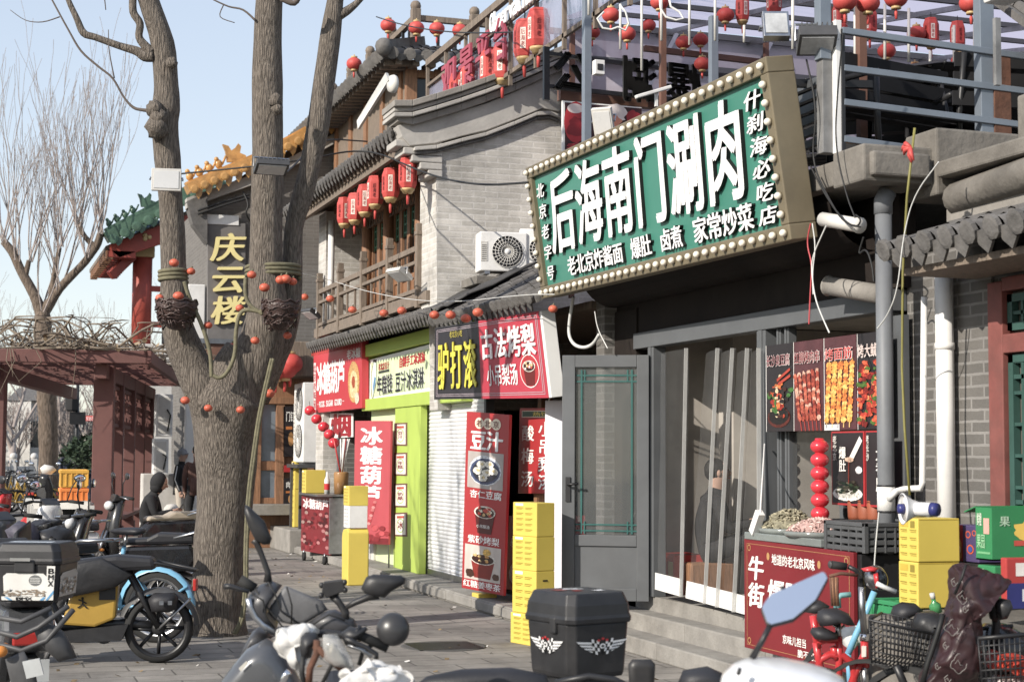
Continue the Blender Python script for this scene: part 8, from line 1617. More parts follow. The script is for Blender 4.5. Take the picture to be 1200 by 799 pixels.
g = MB(); g.pillow(zz([(182, 440), (205, 405), (240, 380), (290, 368), (330, 385), (300, 430), (275, 480), (270, 510), (310, 560), (300, 590), (250, 560), (205, 510)], D1+.02), .2, 'dusty_dark', rings=5, flat=.2); g.build('front_cowl', es)
g = MB(); g.tube(zz([(186, 440), (195, 480), (215, 520), (250, 556), (305, 588)], D1-.07), .013, 'steel', 10); g.build('trim', es)
g = MB(); g.pillow(zz([(268, 500), (285, 470), (340, 390), (350, 388), (500, 450), (527, 488), (430, 548), (370, 552), (300, 535)], D1-.02), .035, 'dusty', rings=3, flat=.75); g.build('windscreen', es)
g = MB(); g.pillow(zz([(430, 550), (525, 492), (560, 488), (640, 530), (655, 560), (600, 590), (520, 590), (470, 575)], D1-.05), .12, 'dusty_dark', flat=.3); g.build('right_cowl', es)
g = MB(); g.pillow(zz([(140, 720), (170, 640), (205, 580), (235, 560), (300, 600), (270, 615), (180, 660)], D1+.1), .2, 'dusty_dark', flat=.3); g.build('side_panel', es)
g = MB(); g.pillow(zz([(40, 830), (110, 740), (180, 655), (265, 612), (310, 640), (355, 690), (410, 800), (420, 860), (40, 860)], D1-.12), .22, 'paint_grey', rings=6, flat=.35); g.build('front_shield', es)
g = MB(); g.tube(zz([(320, 830), (345, 770), (360, 752)], D1-.3), .014, 'chrome', 10); g.build('chrome_bar', es)
g = MB(); g.prism(zz([(505, 372), (590, 362), (600, 410), (520, 440), (500, 415)], D1-.1), fw*.03, 'black_plastic'); [g.ell(zz([p], D1-.09)[0], .012, 'black_plastic', 8, 6) for p in ((500, 385), (498, 428), (598, 372), (600, 405))]; g.build('phone_holder', es, bev=.004)
g = MB(); g.tube(zz([(550, 430), (575, 460), (602, 500), (598, 530)], D1-.07), [.018, .014, .016, .02], 'black_plastic', 10); g.ell(zz([(550, 420)], D1-.06)[0], .024, 'black_plastic', 10, 8); g.build('holder_arm', es)
g = MB(); g.pillow(zz([(668, 398), (690, 350), (720, 338), (840, 342), (860, 356), (855, 378), (800, 410), (770, 438), (720, 430), (685, 420)], D1-.15), .07, 'black_plastic', flat=.3); g.build('mirror', es); g = MB(); g.tube(zz([(605, 480), (640, 460), (700, 435), (745, 432)], D1-.1), [.009, .012, .014, .012], 'black_plastic', 8); g.build('mirror_stem', es)
wh_ = loc_build(es)
g = MB(); c = gp(320, 760, 6.75); g.lathe(c+V((0, 0, .23)), RT*.8+fw*.3, [(-.05, .16), (-.05, .22), (0, .24), (.05, .22), (.05, .16)], 'rubber', 24); g.build('wheel', es); g = MB(); g.prism([c+V((.3, .25, .35)), c+V((.5, .25, .35)), c+V((.62, .9, .5)), c+V((.42, .9, .5))], V((0, 0, .08)), 'seat_vinyl'); g.build('seat', es, bev=.03)
g = MB(); [g.tube(zz(l, D1-.13), .0035, 'letter_side', 5) for l in ([(200, 420), (250, 450), (262, 520), (300, 570)], [(350, 392), (372, 470), (370, 548)], [(450, 560), (530, 510), (600, 535)], [(120, 760), (200, 690), (300, 680), (360, 720)])]; g.build('panel_seam', es)
g = MB(); [g.tube(zz(l, D1-.06), .0035, 'cable', 6) for l in ([(270, 370), (300, 420), (330, 500), (420, 560)], [(215, 400), (260, 470), (330, 560), (410, 600)], [(600, 530), (560, 580), (470, 600)])]; g.build('cables', es)
g = MB(); Pq = Panel(*zz([(130, 740), (215, 660), (240, 700), (160, 780)], D1-.24)); g.rect(Pq, .1, .2, .5, .5, PRINT, 0, C('c8c4b8')); g.build('sticker', es)
D2 = 5.5
ms = thing('scooter', 'motor scooter with round black mirror and white cloth-wrapped handlebar', 'scooter', tuple(gp(440, 790, D2)), 'scooters in the foreground')
mat('mirror_back', (.035, .035, .037), .32, var=.15, dirt=.08)
c = zz([(803, 572)], D2)[0]; n = (CAM-c).normalized()*.95+V((-.25, 0, .15)); g = MB(); rr = 71/3.65*D2/FPX
g.lathe(c, n, [(-.02, rr*.9), (-.014, rr), (.0, rr), (.018, rr*.88), (.03, rr*.6), (.035, rr*.25), (.036, .003)], 'mirror_back', 28); g.build('mirror', ms); g = MB(); g.tube(zz([(800, 600), (760, 622), (715, 640), (675, 670), (660, 725)], D2+.02), .0075, 'black_metal', 8); g.build('mirror_stem', ms)
g = MB(); g.tube(zz([(648, 590), (680, 606), (785, 652)], D2), [.022, .017, .018], 'rubber', 12); g.tube(zz([(640, 586), (655, 594)], D2), .03, 'black_plastic', 12); g.build('grip', ms)
g = MB(); g.tube(zz([(600, 612), (640, 630), (690, 650), (735, 680), (732, 698)], D2-.05), [.011, .009, .008, .008, .009], 'black_metal', 8); g.tube(zz([(610, 640), (670, 660), (715, 690)], D2-.02), .007, 'steel', 8); g.build('brake_lever', ms)
g = MB(); g.pillow(zz([(580, 590), (620, 560), (660, 570), (690, 560), (698, 575), (655, 610), (640, 650), (600, 640)], D2), .08, 'black_plastic'); g.build('switch_block', ms)
g = MB(); g.tube(zz([(430, 600), (520, 590), (600, 600), (650, 590)], D2+.06), .014, 'black_metal', 10); g.build('handlebar', ms)
g = MB(); g.pillow(zz([(405, 600), (430, 580), (480, 585), (495, 620), (470, 650), (455, 700), (415, 705), (400, 650)], D2-.05), .1, 'black_plastic', wob=.02); g.tube(zz([(480, 620), (478, 680), (450, 740), (445, 800)], D2-.1), .012, 'rust', 8); g.tube(zz([(470, 640), (520, 690), (600, 750)], D2-.1), .012, 'rust', 8); g.tube(zz([(420, 690), (415, 760), (430, 830)], D2-.1), .009, 'cable', 8); g.tube(zz([(560, 640), (540, 730), (500, 810)], D2-.1), .007, 'cable', 8); g.build('controls', ms)
mat('clear_plastic', (.6, .6, .58), .12, alpha=.4, var=.2, vs=12); mat('dim_gold', (.25, .22, .15), .35)
g = MB(); g.pillow(zz([(500, 585), (560, 600), (620, 690), (640, 740), (560, 760), (500, 700)], D2-.08), .12, 'clear_plastic', wob=.04, ws=14); g.build('windshield_film', ms); g = MB(); g.pillow(zz([(515, 650), (545, 628), (600, 690), (630, 740), (600, 740), (540, 690)], D2-.02), .07, 'dim_gold'); g.build('dial', ms)
mat('white_cloth', (.56, .55, .53), .9, var=.15, vs=12, bump=1., bs=11)
ctx = bpy.data.textures.new('crease', 'CLOUDS'); ctx.noise_scale = .11; ctx.noise_depth = 1; ctx.noise_type = 'HARD_NOISE'
def crease(o, k): m = o.modifiers.new('s', 'SUBSURF'); m.levels = m.render_levels = 2; d = o.modifiers.new('d', 'DISPLACE'); d.texture = ctx; d.strength = k; d.mid_level = .5; d.texture_coords = 'LOCAL'
def cloth(label, outlines, D, th, nm='white_cloth_wrap', wob=.08):
    t = thing(nm, label, 'cloth', tuple(outlines[0][0])); 
    for o_ in outlines: g = MB(); g.pillow(o_, th, 'white_cloth', rings=9, wob=wob, ws=16, flat=.1); crease(g.build('cloth', t), .028)
def dense(pts, k=4): return [a.lerp(b, i/k) for a, b in zip(pts, pts[1:]+pts[:1]) for i in range(k)]
cloth('crumpled white cloth wrapped round the left hand grip of the near scooter', [dense(zz([(318, 565), (400, 545), (440, 540), (480, 565), (495, 590), (440, 600), (400, 615), (392, 660), (402, 700), (435, 735), (400, 758), (350, 720), (315, 680), (295, 620)], D2+.02))], D2, .16, wob=.05)
cloth('crumpled white cloth bundle lying over the near scooter at the bottom edge', [dense(zz([(530, 850), (560, 790), (600, 748), (650, 735), (700, 702), (740, 728), (790, 738), (850, 738), (895, 765), (910, 800), (905, 850)], D2-.25))], D2, .2, wob=.06)
g = MB(); g.pillow([dp(u, v, 5.9) for u, v in ((482, 806), (500, 792), (540, 784), (600, 782), (640, 790), (648, 812), (560, 830))], .12, 'seat_vinyl', flat=.3); g.build('seat', ms)
# top box scooter in the middle
cb = dp(669, 797, 6.55); rz = R(-18.6)+R(35); W_, D_ = .335, .335
q_ = Matrix.Rotation(rz, 3, 'Z'); ctr = cb-q_@V((-W_*.44, -D_*.44, 0))
top_box('top_box', 'black top box with white winged flag emblems at the bottom middle of the street', tuple(ctr), rz, W_, D_, .345, 'wings')
fs = thing('scooter', 'black scooter carrying the winged top box, mostly below the view', 'scooter', tuple(gp(700, 790, 6.6)), 'scooters in the foreground')
g = MB(); g.bb(ctr.x-.12, ctr.y-.12, ctr.z-.05, ctr.x+.12, ctr.y+.12, ctr.z-.004, 'black_metal'); g.build('box_plate', fs)
g = MB(); [g.tube([(ctr.x+s, ctr.y-.3, ctr.z-.06), (ctr.x+s, ctr.y+.3, ctr.z-.06)], .012, 'steel') for s in (-.1, .1)]; g.build('rear_rack', fs)
g = MB(); g.pillow([dp(u, v, 6.3) for u, v in ((736, 778), (741, 772), (763, 772), (768, 778), (766, 815), (738, 815))], .05, 'black_plastic', flat=.5); g.build('mirror', fs); g = MB(); g.tube([dp(u, v, 6.4) for u, v in ((650, 800), (690, 792), (720, 796), (750, 812))], .014, 'black_metal'); g.build('handlebar', fs)
g = MB(); g.pillow([dp(u, v, 6.1) for u, v in ((792, 806), (800, 786), (830, 781), (850, 790), (850, 812))], .15, 'seat_vinyl', flat=.3); g.build('seat', fs); g = MB(); g.prism([ctr+V((-.12, -.6, -.75)), ctr+V((.12, -.6, -.75)), ctr+V((.14, .5, -.7)), ctr+V((-.14, .5, -.7))], V((0, 0, .6)), 'paint_black'); g.build('body', fs, bev=.05)
# near white scooter with hexagonal mirror
ny = lambda pts, D: [dp(860+x/4.465, 620+y/4.465, D) for x, y in pts]
nw = thing('scooter', 'white scooter in the nearest foreground with a tilted hexagonal mirror', 'scooter', tuple(gp(900, 799, 4.4)), 'scooters in the foreground')
mo = ny([(140, 412), (155, 385), (190, 340), (470, 218), (484, 226), (496, 252), (432, 370), (310, 472), (190, 503), (170, 490)], 4.35)
nn = ((CAM-mo[0]).normalized()+V((0, 0, .45))).normalized(); cc = sum(mo, V())/len(mo)
def tiltp(p): d = p-CAM; return CAM+d*((cc-CAM).dot(nn)/d.dot(nn))
mo = [tiltp(p) for p in mo]; g = MB(); g.prism([p-nn*.004 for p in mo], -nn*.02, 'black_plastic'); g.build('mirror', nw, bev=.006); g = MB(); g.prism([cc+(p-cc)*.96 for p in mo], nn*.003, 'mirror'); g.build('mirror_glass', nw)
g = MB(); g.tube(ny([(188, 505), (150, 580), (95, 675)], 4.33), [.008, .008, .009], 'black_metal', 8); g.pillow(ny([(240, 300), (265, 292), (270, 310), (245, 316)], 4.2), .02, 'black_plastic'); g.build('mirror_stem', nw)
g = MB(); g.pillow(dense(ny([(-90, 900), (-60, 770), (0, 715), (60, 692), (150, 684), (280, 690), (400, 710), (500, 740), (570, 775), (590, 830), (580, 900)], 4.3), 3), .28, 'paint_white', rings=8, flat=.2); g.build('front_cowl', nw); g = MB(); g.tube(ny([(20, 740), (35, 745)], 4.16), .01, 'black_plastic', 8); g.build('bolt', nw)
# bicycles and covered scooter at the right
rb = thing('bicycle', 'small red bicycle with black saddle and chrome head lamp before the red stall', 'bicycle', tuple(gp(990, 790, 8.7)), 'bicycles by the stall'); DR = 8.6
def rt_(pts, r, M, nm, D=DR, seg=10, **k): g = MB(); g.tube(ny(pts, D), r, M, seg); return g.build(nm, rb)
g = MB(); g.pillow(ny([(432, 470), (440, 430), (470, 415), (540, 412), (600, 440), (635, 500), (600, 500), (560, 485), (500, 500), (450, 505)], DR-.05), .16, 'seat_vinyl', flat=.2); g.build('saddle', rb)
g = MB(); g.pillow(ny([(400, 540), (410, 512), (470, 510), (540, 545), (545, 570), (480, 580), (420, 570)], DR-.02), .14, 'seat_vinyl', flat=.25); g.build('child_seat', rb)
rt_([(545, 490), (548, 570)], .016, 'steel', 'seat_post'); rt_([(520, 500), (560, 520), (580, 500)], .008, 'chrome', 'spring')
g = MB()
for l in ([(548, 560), (552, 700), (540, 830)], [(440, 720), (455, 680), (500, 655), (570, 660), (620, 700), (630, 760), (620, 850)], [(430, 590), (480, 575), (545, 575)], [(430, 590), (445, 680), (470, 820)], [(682, 575), (690, 720)], [(686, 650), (640, 740), (600, 850)], [(520, 610), (540, 680)], [(415, 450), (430, 560), (440, 620)]): g.tube(ny(l, DR), .021, 'paint_red', 10)
g.build('frame', rb)
g = MB(); g.tube(ny([(668, 300), (672, 420), (682, 560)], DR), .018, 'steel', 10); g.tube(ny([(683, 720), (690, 850)], DR), .02, 'steel', 10); g.build('stem', rb); g = MB(); g.tube(ny([(682, 545), (684, 580)], DR), .026, 'chrome', 10); g.rect(Panel(*ny([(668, 610), (692, 608), (692, 665), (668, 668)], DR-.03)), 0, 0, 1, 1, PRINT, .0, C('e0dcd4')); g.build('head_badge', rb)
g = MB(); g.tube(ny([(600, 195), (640, 215), (665, 250), (672, 310)], DR), .013, 'black_metal', 10); hb = g.build('handlebar', rb); g = MB(); g.tube(ny([(512, 185), (590, 195)], DR), [.022, .02], 'rubber', 12); g.lathe(ny([(505, 184)], DR)[0], (-1, 0, 0), [(0, .022), (.006, .018)], 'grey_plastic', 12); g.build('grip', rb); g = MB(); g.tube(ny([(650, 240), (560, 230), (500, 245)], DR-.05), .009, 'rust', 8); g.build('brake_lever', rb)
g = MB(); g.ell(ny([(740, 252)], DR-.03)[0], (.06, .06, .065), 'steel', 16, 10); g.pillow(ny([(665, 205), (720, 193), (760, 200), (740, 220), (680, 222)], DR-.1), .08, 'paint_red'); g.pillow(ny([(730, 235), (752, 225), (760, 300), (740, 312)], DR-.13), .06, 'paint_red'); hl = g.build('headlight', rb); g = MB(); g.ell(ny([(768, 266)], DR-.07)[0], (.04, .035, .055), 'glass_dark', 12, 8); g.build('lens', rb)
g = MB()
for k in range(5): g.tube(ny([(505+9*k, 250), (510+8*k, 330), (515+8*k, 400)], DR+.05), .007, 'wood' if k % 2 else 'rust', 6)
g.build('cable_bundle', rb)
B = lambda nm, g, bev=0., parent=None: g.build(nm, parent or rb)
for (px, py, D) in ((510, 1000, DR+.15), (700, 1050, DR-.1)):
    c = ny([(px, py)], D)[0]; c.z = .27; g = MB(); g.lathe(c, (.75, .65, 0), [(-.02, .25), (-.02, .27), (.02, .27), (.02, .25)], 'rubber', 28, cap=False); g.build('wheel', rb)
bl_ = thing('bicycle', 'light blue bicycle with teal lever standing behind the red one', 'bicycle', tuple(gp(1010, 790, 9.3)), 'bicycles by the stall'); DB = 9.2
g = MB(); g.tube(ny([(735, 325), (690, 440), (640, 550), (598, 650)], DB), .019, 'paint_blue', 10); g.tube(ny([(598, 640), (610, 850)], DB), .017, 'paint_blue', 10); g.build('frame', bl_); g = MB(); mat('teal_lever', (.16, .36, .38), .4); g.tube(ny([(548, 410), (545, 360), (560, 345), (612, 340)], DB), .016, 'teal_lever', 8); g.tube(ny([(530, 345), (532, 420)], DB), .012, 'teal_lever', 8); g.build('brake_lever', bl_)
g = MB(); g.pillow(ny([(360, 430), (400, 375), (450, 370), (500, 400), (480, 430), (420, 440)], DB), .13, 'seat_vinyl', flat=.25); g.build('saddle', bl_)
g = MB(); c = gp(1000, 790, DB+.2); g.lathe(c+V((0, 0, .3)), (.6, .8, 0), [(-.02, .28), (-.02, .3), (.02, .3), (.02, .28)], 'rubber', 28, cap=False); g.build('wheel', bl_)
g = MB(); g.pillow(ny([(560, 520), (640, 495), (700, 500), (690, 590), (640, 610), (600, 640), (570, 600)], DB+.2), .2, 'white_cloth', wob=.05, ws=9); tag(g.build('white_bag'), 'white plastic bag on the ground between the red bicycle and the grey pipe', 'bag')
# wire basket bicycle and second black seat
r6 = lambda pts, D: [dp(1030+x/3.49, 570+y/3.49, D) for x, y in pts]
bb_ = thing('bicycle', 'black bicycle with wide wire basket in front of the yellow cartons', 'bicycle', tuple(gp(1055, 799, 7.9)), 'bicycles by the stall'); D5 = 7.7
g = MB(); tl_, tr_, br_, bl2 = r6([(-40, 545), (215, 600), (180, 760), (-30, 720)], D5); dv = V((.25, .3, .0))
for k in range(8):
    f = k/7; g.tube([tl_.lerp(bl2, f), tr_.lerp(br_, f)], .0035 if k else .007, 'black_metal', 5); g.tube([tl_.lerp(bl2, f)+dv, tr_.lerp(br_, f)+dv], .0035, 'black_metal', 5); g.tube([tr_.lerp(br_, f), tr_.lerp(br_, f)+dv], .0035 if k else .007, 'black_metal', 5); g.tube([tl_.lerp(bl2, f), tl_.lerp(bl2, f)+dv], .0035 if k else .007, 'black_metal', 5)
for k in range(15):
    f = k/14; g.tube([tl_.lerp(tr_, f), bl2.lerp(br_, f)], .0035, 'black_metal', 5); g.tube([tl_.lerp(tr_, f)+dv, bl2.lerp(br_, f)+dv], .0035, 'black_metal', 5); g.tube([bl2.lerp(br_, f), bl2.lerp(br_, f)+dv], .0035, 'black_metal', 5)
g.build('basket', bb_); g = MB(); g.tube(r6([(70, 730), (100, 799), (110, 900)], D5), .02, 'black_metal'); g.tube(r6([(-10, 395), (20, 410), (70, 430)], D5+.4), .012, 'white_cable'); g.build('frame', bb_)
g = MB(); c = r6([(130, 940)], D5)[0]; c.z = .3; g.lathe(c, (.85, .4, 0), [(-.02, .28), (-.02, .31), (.02, .31), (.02, .28)], 'rubber', 28, cap=False); g.build('wheel', bb_)
g = MB(); g.pillow(r6([(50, 520), (60, 490), (100, 472), (150, 478), (180, 505), (150, 520), (100, 545), (60, 548)], D5+.5), .16, 'seat_vinyl', flat=.2); tag(g.build('bicycle_saddle'), 'black saddle with red underside in front of the yellow cartons', 'saddle')
g = MB(); g.pillow(r6([(140, 560), (160, 520), (230, 510), (260, 530), (255, 600), (215, 625), (160, 610)], D5+.25), .25, 'nylon_black', wob=.06); tag(g.build('black_bag'), 'shiny black bag between the wire basket and the quilted cover', 'bag')
t = thing('glass_bottle', 'green glass bottle with pale cap among the bags below the yellow cartons', 'bottle', tuple(r6([(235, 500)], D5+.6)[0])); a, b = r6([(236, 515), (220, 450)], D5+.6); mat('bottle_green', (.05, .25, .08), .1, var=.1); g = MB(); d_ = (b-a); g.lathe(a, d_, [(0, .03), (d_.length*.5, .03), (d_.length*.7, .012), (d_.length*.9, .011)], 'bottle_green', 14); g.build('glass', t); g = MB(); g.lathe(a+d_*.88, d_, [(0, .013), (.03, .013)], 'offwhite', 12); g.build('cap', t)
# the quilted maroon wind cover
mat('maroon_quilt', (.032, .013, .015), .38, var=.35, vs=5, bump=.5, bs=9)
qc = thing('wind_cover', 'quilted dark maroon wind cover with faint white sketches on a parked scooter', 'cover', tuple(gp(1110, 799, 7.3))); D6 = 7.2
out = [(300, 322), (350, 308), (440, 330), (540, 372), (530, 400), (450, 412), (425, 470), (412, 560), (402, 640), (404, 720), (395, 830), (150, 860), (180, 760), (205, 690), (240, 590), (262, 520), (285, 445), (300, 400)]
g = MB(); g.pillow(dense(r6(out, D6), 4), .3, 'maroon_quilt', rings=10, wob=.05, ws=9, flat=.12); o = g.build('cover', qc); crease(o, .03)
g = MB(); q = random.Random(12)
P_ = Panel(*r6([(160, 300), (430, 300), (430, 830), (160, 830)], D6-.175))
def hit(u, v):   # keep the sketches on the cover's bulging front
    return P_.at(u, v, -.02*abs(u-.5))
for cx, cy, r_ in ((.52, .52, .1), (.62, .8, .12), (.68, .29, .08), (.3, .82, .04), (.42, .66, .04), (.55, .17, .05), (.72, .38, .04), (.45, .92, .05)):
    n_ = 22; pts = [hit(cx+r_*math.cos(a)*(1+.22*math.sin(a*3+r_*50)+.12*q.uniform(-1, 1)), cy+r_*.55*math.sin(a)*(1+.2*math.cos(a*4))) for a in [2*math.pi*i/n_ for i in range(n_)]]; g.tube(pts[:n_-4], .0015, 'stone', 4); g.tube([hit(cx-r_*.5, cy), hit(cx-r_*.1, cy-r_*.25), hit(cx+r_*.2, cy+r_*.1), hit(cx+r_*.5, cy+.01)], .0015, 'stone', 4)
g.build('sketch_print', qc)
g = MB(); g.tube(r6([(356, 318), (340, 370), (310, 440)], D6-.14), .006, 'letter_side', 6); g.tube(r6([(262, 520), (240, 600), (200, 720), (170, 830)], D6-.06), .012, 'letter_side', 6); g.build('piping', qc)
sc_ = thing('scooter', 'black scooter under the maroon quilted cover at the right edge', 'scooter', tuple(gp(1170, 799, 7.2)), 'scooters in the foreground')
g = MB(); g.pillow(r6([(470, 470), (500, 455), (535, 462), (545, 490), (520, 540), (490, 545)], D6-.05), .1, 'black_plastic', flat=.2); g.build('hand_guard', sc_); g = MB(); g.pillow(r6([(440, 440), (470, 430), (490, 520), (480, 555), (455, 540)], D6), .09, 'rubber'); g.build('grip', sc_); g = MB(); g.tube(r6([(420, 440), (470, 470), (480, 560), (470, 640), (500, 830)], D6+.1), .02, 'black_metal'); g.build('stem', sc_); g = MB(); g.pillow(r6([(400, 620), (440, 560), (520, 560), (600, 600), (620, 850), (400, 850)], D6+.2), .3, 'paint_black', flat=.3); g.build('body', sc_)
t = thing('wire_basket', 'black wire basket at the bottom right corner holding a red plastic bag', 'basket', tuple(r6([(500, 700)], D6)[0])); g = MB(); A_, B_, C_, E_ = r6([(405, 620), (640, 600), (640, 840), (425, 850)], D6-.15); dv = V((.1, .3, 0))
for k in range(8): f = k/7; g.tube([A_.lerp(E_, f), B_.lerp(C_, f)], .004 if k else .01, 'black_metal', 5); g.tube([A_.lerp(E_, f)+dv, B_.lerp(C_, f)+dv], .004 if k else .01, 'black_metal', 5)
for k in range(12): f = k/11; g.tube([A_.lerp(B_, f), E_.lerp(C_, f)], .004, 'black_metal', 5)
g.build('wires', t)
mat('red_bag', (.6, .05, .02), .3, var=.15, bump=.6, bs=22); mat('pale_bag', (.6, .55, .52), .4, var=.2, bump=.5, bs=20)
g = MB(); g.pillow(dense(r6([(420, 745), (450, 690), (480, 668), (560, 672), (640, 690), (640, 770), (540, 770)], D6), 3), .3, 'red_bag', wob=.07, ws=16); o = g.build('red_plastic_bag'); crease(o, .05); tag(o, 'bright red plastic bag in the corner wire basket', 'bag'); g = MB(); g.pillow(dense(r6([(440, 800), (480, 765), (560, 768), (640, 762), (640, 830), (450, 830)], D6+.03), 3), .25, 'pale_bag', wob=.06, ws=16); o = g.build('pale_plastic_bag'); crease(o, .04); tag(o, 'crumpled pale bag under the red one in the corner basket', 'bag')
# boxes by the brick wall
def fbox(label, nm, u0, u1, v0, v1, X, D, M, deco, cat='box', group='boxes by the brick wall', side=.3):
    """carton whose street face spans the given pixels"""
    a, b = gx(u0, v1, X), gx(u1, v1, X); zt = gx(u0, v0, X).z; zb = a.z; t = thing(nm, label, cat, tuple(a), group); g = MB(); g.bb(X, b.y, zb, X+D, a.y, zt, M); g.build('body', t, bev=.006); P = Panel((X, a.y, zt), (X, b.y, zt), (X, b.y, zb), (X, a.y, zb)); E = Panel((X, b.y, zt), (X+D, b.y, zt), (X+D, b.y, zb), (X, b.y, zb)); g = MB(); deco(g, P, E); g.build('print', t); return a, b, zb, zt, t
def yd(g, P, E):
    for i in range(4):
        for j in range(2): u = .1+.48*j; v = .26+.18*i; g.rect(P, u, v, u+.34, v+.025, PRINT, .002, C('9a8418')); g.rect(P, u+.05, v+.045, u+.34, v+.065, PRINT, .002, C('a8921c'))
    g.rect(P, .1, .06, .5, .2, PRINT, .002, C('c8a820')); g.rect(P, .62, .06, .84, .22, PRINT, .002, C('8c7a1c')); 
    if E: g.rect(E, .02, .01, .98, .03, PRINT, .002, C('c8aa20'))
XK = 5.02
def ybox(label, v0, v1):
    a, b = gx(1053.5, v1, XK), gx(1076, v1, XK); zb = a.z; zt = gx(1053.5, v0, XK).z; Dp = .27
    t = thing('yellow_carton', label, 'box', tuple(a), 'boxes by the brick wall'); g = MB(); g.bb(XK, b.y, zb, XK+Dp, a.y, zt, 'yellow_box'); g.build('body', t, bev=.006); P = Panel((XK, a.y, zt), (XK, b.y, zt), (XK, b.y, zb), (XK, a.y, zb)); E = Panel((XK, b.y, zt), (XK+Dp, b.y, zt), (XK+Dp, b.y, zb), (XK, b.y, zb)); g = MB(); yd(g, P, E); g.build('print', t); return a, b, zb, zt
a, b, z_, zt2 = ybox('lower yellow carton with printed side by the grey downpipe', 656.5, 709); ybox('upper yellow carton carrying the white megaphone', 606, 656)
mg = thing('megaphone', 'white and blue megaphone lying on the upper yellow carton', 'megaphone', tuple(dp(1078, 600, 8.4))); mat('mega_blue', (.03, .035, .16), .35); m0 = dp(1066, 596, 8.42); ax = (dp(1100, 597, 8.3)-m0).normalized(); bell = (ax*-.8-V((fw.x, fw.y, 0))*.62).normalized(); g = MB(); g.lathe(m0-bell*.02, -bell*1, [(-.06, .078), (-.058, .083), (-.05, .076), (-.01, .05), (.03, .036), (.06, .034)], 'paint_white', 26, cap=False); g.lathe(m0+bell*.03, -bell, [(0, .06), (.004, .06)], 'offwhite', 20); g.build('bell', mg); g = MB(); g.lathe(m0+bell*.03, bell, [(0, .028), (.03, .026), (.035, .012)], 'mega_blue', 16); g.build('core', mg); g = MB(); g.tube([m0, m0+ax*.06, m0+ax*.13], [.035, .036, .036], 'paint_white', 16); g.build('barrel', mg); g = MB(); g.tube([m0+ax*.13, m0+ax*.165], [.037, .033], 'mega_blue', 16); g.build('end_cap', mg)
mat('beer_blue', (.07, .05, .14), .5, var=.1); mat('carton_green', (.02, .22, .07), .5, var=.08); mat('carton_red', (.42, .03, .025), .5, var=.08); mat('carton_blue', (.05, .05, .2), .5)
def beer(g, P, E):
    g.rect(P, 0, 0, .42, 1, PRINT, .001, C('a01c28')); g.poly([P.at(u, v, .003) for u, v in ((.2, .98), (.12, .9), (.12, .5), (.2, .32), (.2, .1), (.3, .1), (.3, .32), (.38, .5), (.38, .9), (.3, .98))], PRINT, C('c88a3c')); g.oval(P, .25, .68, .11, .13, PRINT, .005, C('e8dcc0')); g.oval(P, .25, .68, .08, .09, PRINT, .006, C('b02028'))
    for (u, v, r_) in ((.62, .25, .1), (.85, .2, .08), (.7, .65, .13)): g.ring(P, u, v, r_, r_, .7, PRINT, .002, C('c8542c')); 
    g.oval(P, .7, .65, .08, .08, PRINT, .003, C('40509c'))
fbox('dark blue and red carton with an amber bottle picture beside the yellow cartons', 'bottle_carton', 1116, 1147, 614, 656, 5.35, .3, 'beer_blue', beer); fbox('plain dark carton under the bottle-picture carton', 'dark_carton', 1116, 1147, 657, 700, 5.35, .3, 'black_plastic', lambda g, P, E: g.rect(P, .1, .1, .6, .2, PRINT, .002, C('3c4450')))
def grn(g, P, E):
    g.text(P, '鲜橙', (.1, .1, .4, .35), PRINT, bold=.04, d=.003, col=C('c8d8c0')); g.rect(P, .5, .2, .85, .5, PRINT, .002, C('d8a090')); g.text(P, '果园', (.08, .5, .6, .78), PRINT, bold=.03, d=.003, col=C('8cc090')); g.rect(P, .1, .84, .9, .88, PRINT, .002, C('6cb078'))
    g.oval(E, .5, .42, .22, .2, PRINT, .002, C('e8c040'), wob=.5); g.rect(E, .3, .62, .72, .72, PRINT, .003, C('c84838')); g.text(E, '果', (.1, .15, .25, .35), PRINT, bold=.03, d=.003, col=C('b8d8b8'))
XG = 4.85
a, b = gx(1144, 655, XG), gx(1163, 660, XG); zb = a.z; zt = gx(1144, 594, XG).z
t = thing('green_carton', 'open green fruit carton tilted on top of the boxes at the right edge', 'box', tuple(a), 'boxes by the brick wall'); g = MB(); w3, d3, h3 = .42, a.y-b.y, zt-zb; th = .008; o3 = V((XG, b.y, zb))
for (x0, y0, x1, y1) in ((0, 0, w3, th), (0, d3-th, w3, d3), (0, th, th, d3-th), (w3-th, th, w3, d3-th)): g.bb(o3.x+x0, o3.y+y0, zb, o3.x+x1, o3.y+y1, zt, 'carton_green')
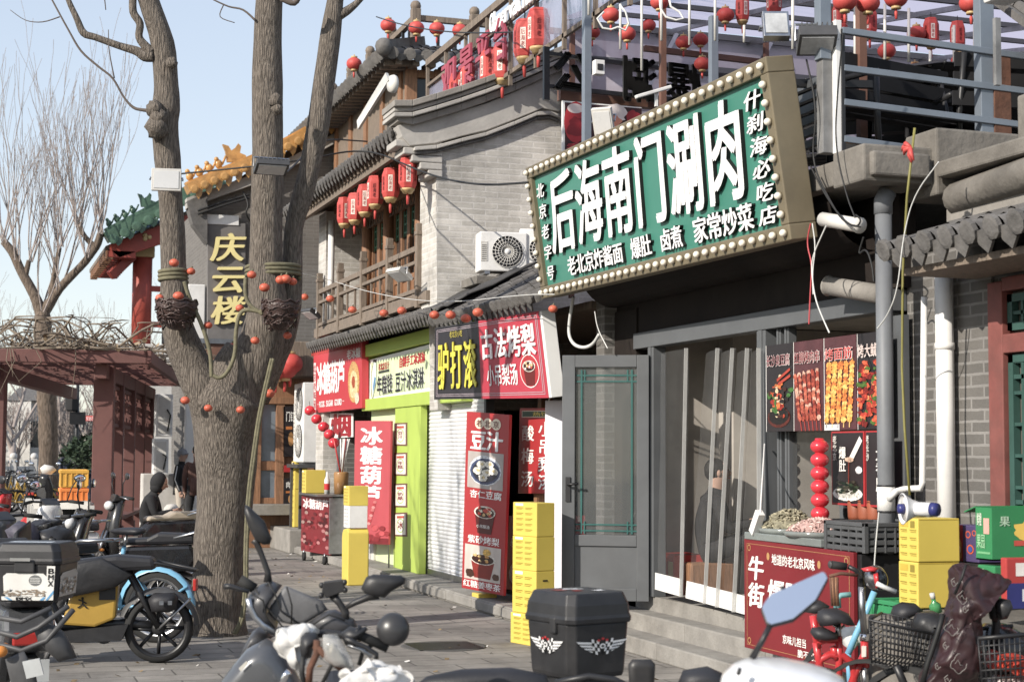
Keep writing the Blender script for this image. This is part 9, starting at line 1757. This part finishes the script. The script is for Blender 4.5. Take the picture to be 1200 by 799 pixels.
g.bb(o3.x, o3.y, zb, o3.x+w3, o3.y+d3, zb+.008, 'carton_green'); g.build('body', t); g = MB(); P = Panel((XG, a.y, zt), (XG, b.y, zt), (XG, b.y, zb), (XG, a.y, zb)); E = Panel((XG, b.y, zt), (XG+w3, b.y, zt), (XG+w3, b.y, zb), (XG, b.y, zb)); grn(g, P, E); g.build('print', t)
g = MB(); g.prism([(XG+w3, b.y, zt), (XG+w3, a.y, zt), (XG+w3+.1, a.y, zt+.06), (XG+w3+.1, b.y, zt+.06)], (0, 0, .006), 'carton_green'); g.prism([(XG, a.y, zt), (XG+w3, a.y, zt), (XG+w3, a.y+.1, zt-.03), (XG, a.y+.1, zt-.03)], (0, 0, .006), 'carton_green'); g.build('flap', t)
fbox('lower green fruit carton under the open one', 'green_carton', 1146, 1166, 661, 700, XG-.0, .4, 'carton_green', grn)
def rd(g, P, E):
    g.rect(E, .12, .1, .32, .36, PRINT, .002, C('e8e0d8')); g.text(E, '好米', (.45, .12, .85, .34), PRINT, bold=.05, d=.003, col=C('f0e0d0')); g.rect(E, 0, .5, 1, 1, PRINT, .002, C('2c3070')); g.rect(E, .2, .62, .5, .86, PRINT, .003, C('d8d8dc'))
fbox('red and blue carton in front of the green cartons at the right edge', 'red_carton', 1173, 1180, 653, 712, 4.62, .42, 'carton_red', rd)
a = gx(1053.5, 709, XK); g = MB(); zq = gx(1053.5, 710, XK).z-.004; g.bb(4.6, 6.0, .0, 5.7, 7.75, zq, 'old_concrete'); g.bb(5.0, 7.75, .28, 5.7, 8.45, zq, 'old_concrete'); tag(g.build('stone_shelf', bev=.02), 'rough grey ledge below the boxes along the brick wall', 'ledge')
c = gx(1046, 725, 5.0); slatted_crate('bottle_crate', 'green plastic bottle crate leaning by the grey downpipe', 'crate', (5.08, c.y-.02, .36), (.25, .32, .42), 'crate_green')
g = MB(); c = gz(520, 757); g.lathe((c.x, c.y, -.002), (0, 0, 1), [(0, .36), (.006, .36), (.007, .34)], 'steel' if False else 'asphalt', 30)
for k in range(9): g.bb(c.x-.28, c.y-.26+k*.06, .007, c.x+.28, c.y-.235+k*.06, .009, 'black_metal')
tag(g.build('manhole_cover'), 'flat round manhole cover in the paving before the steps', 'manhole cover')
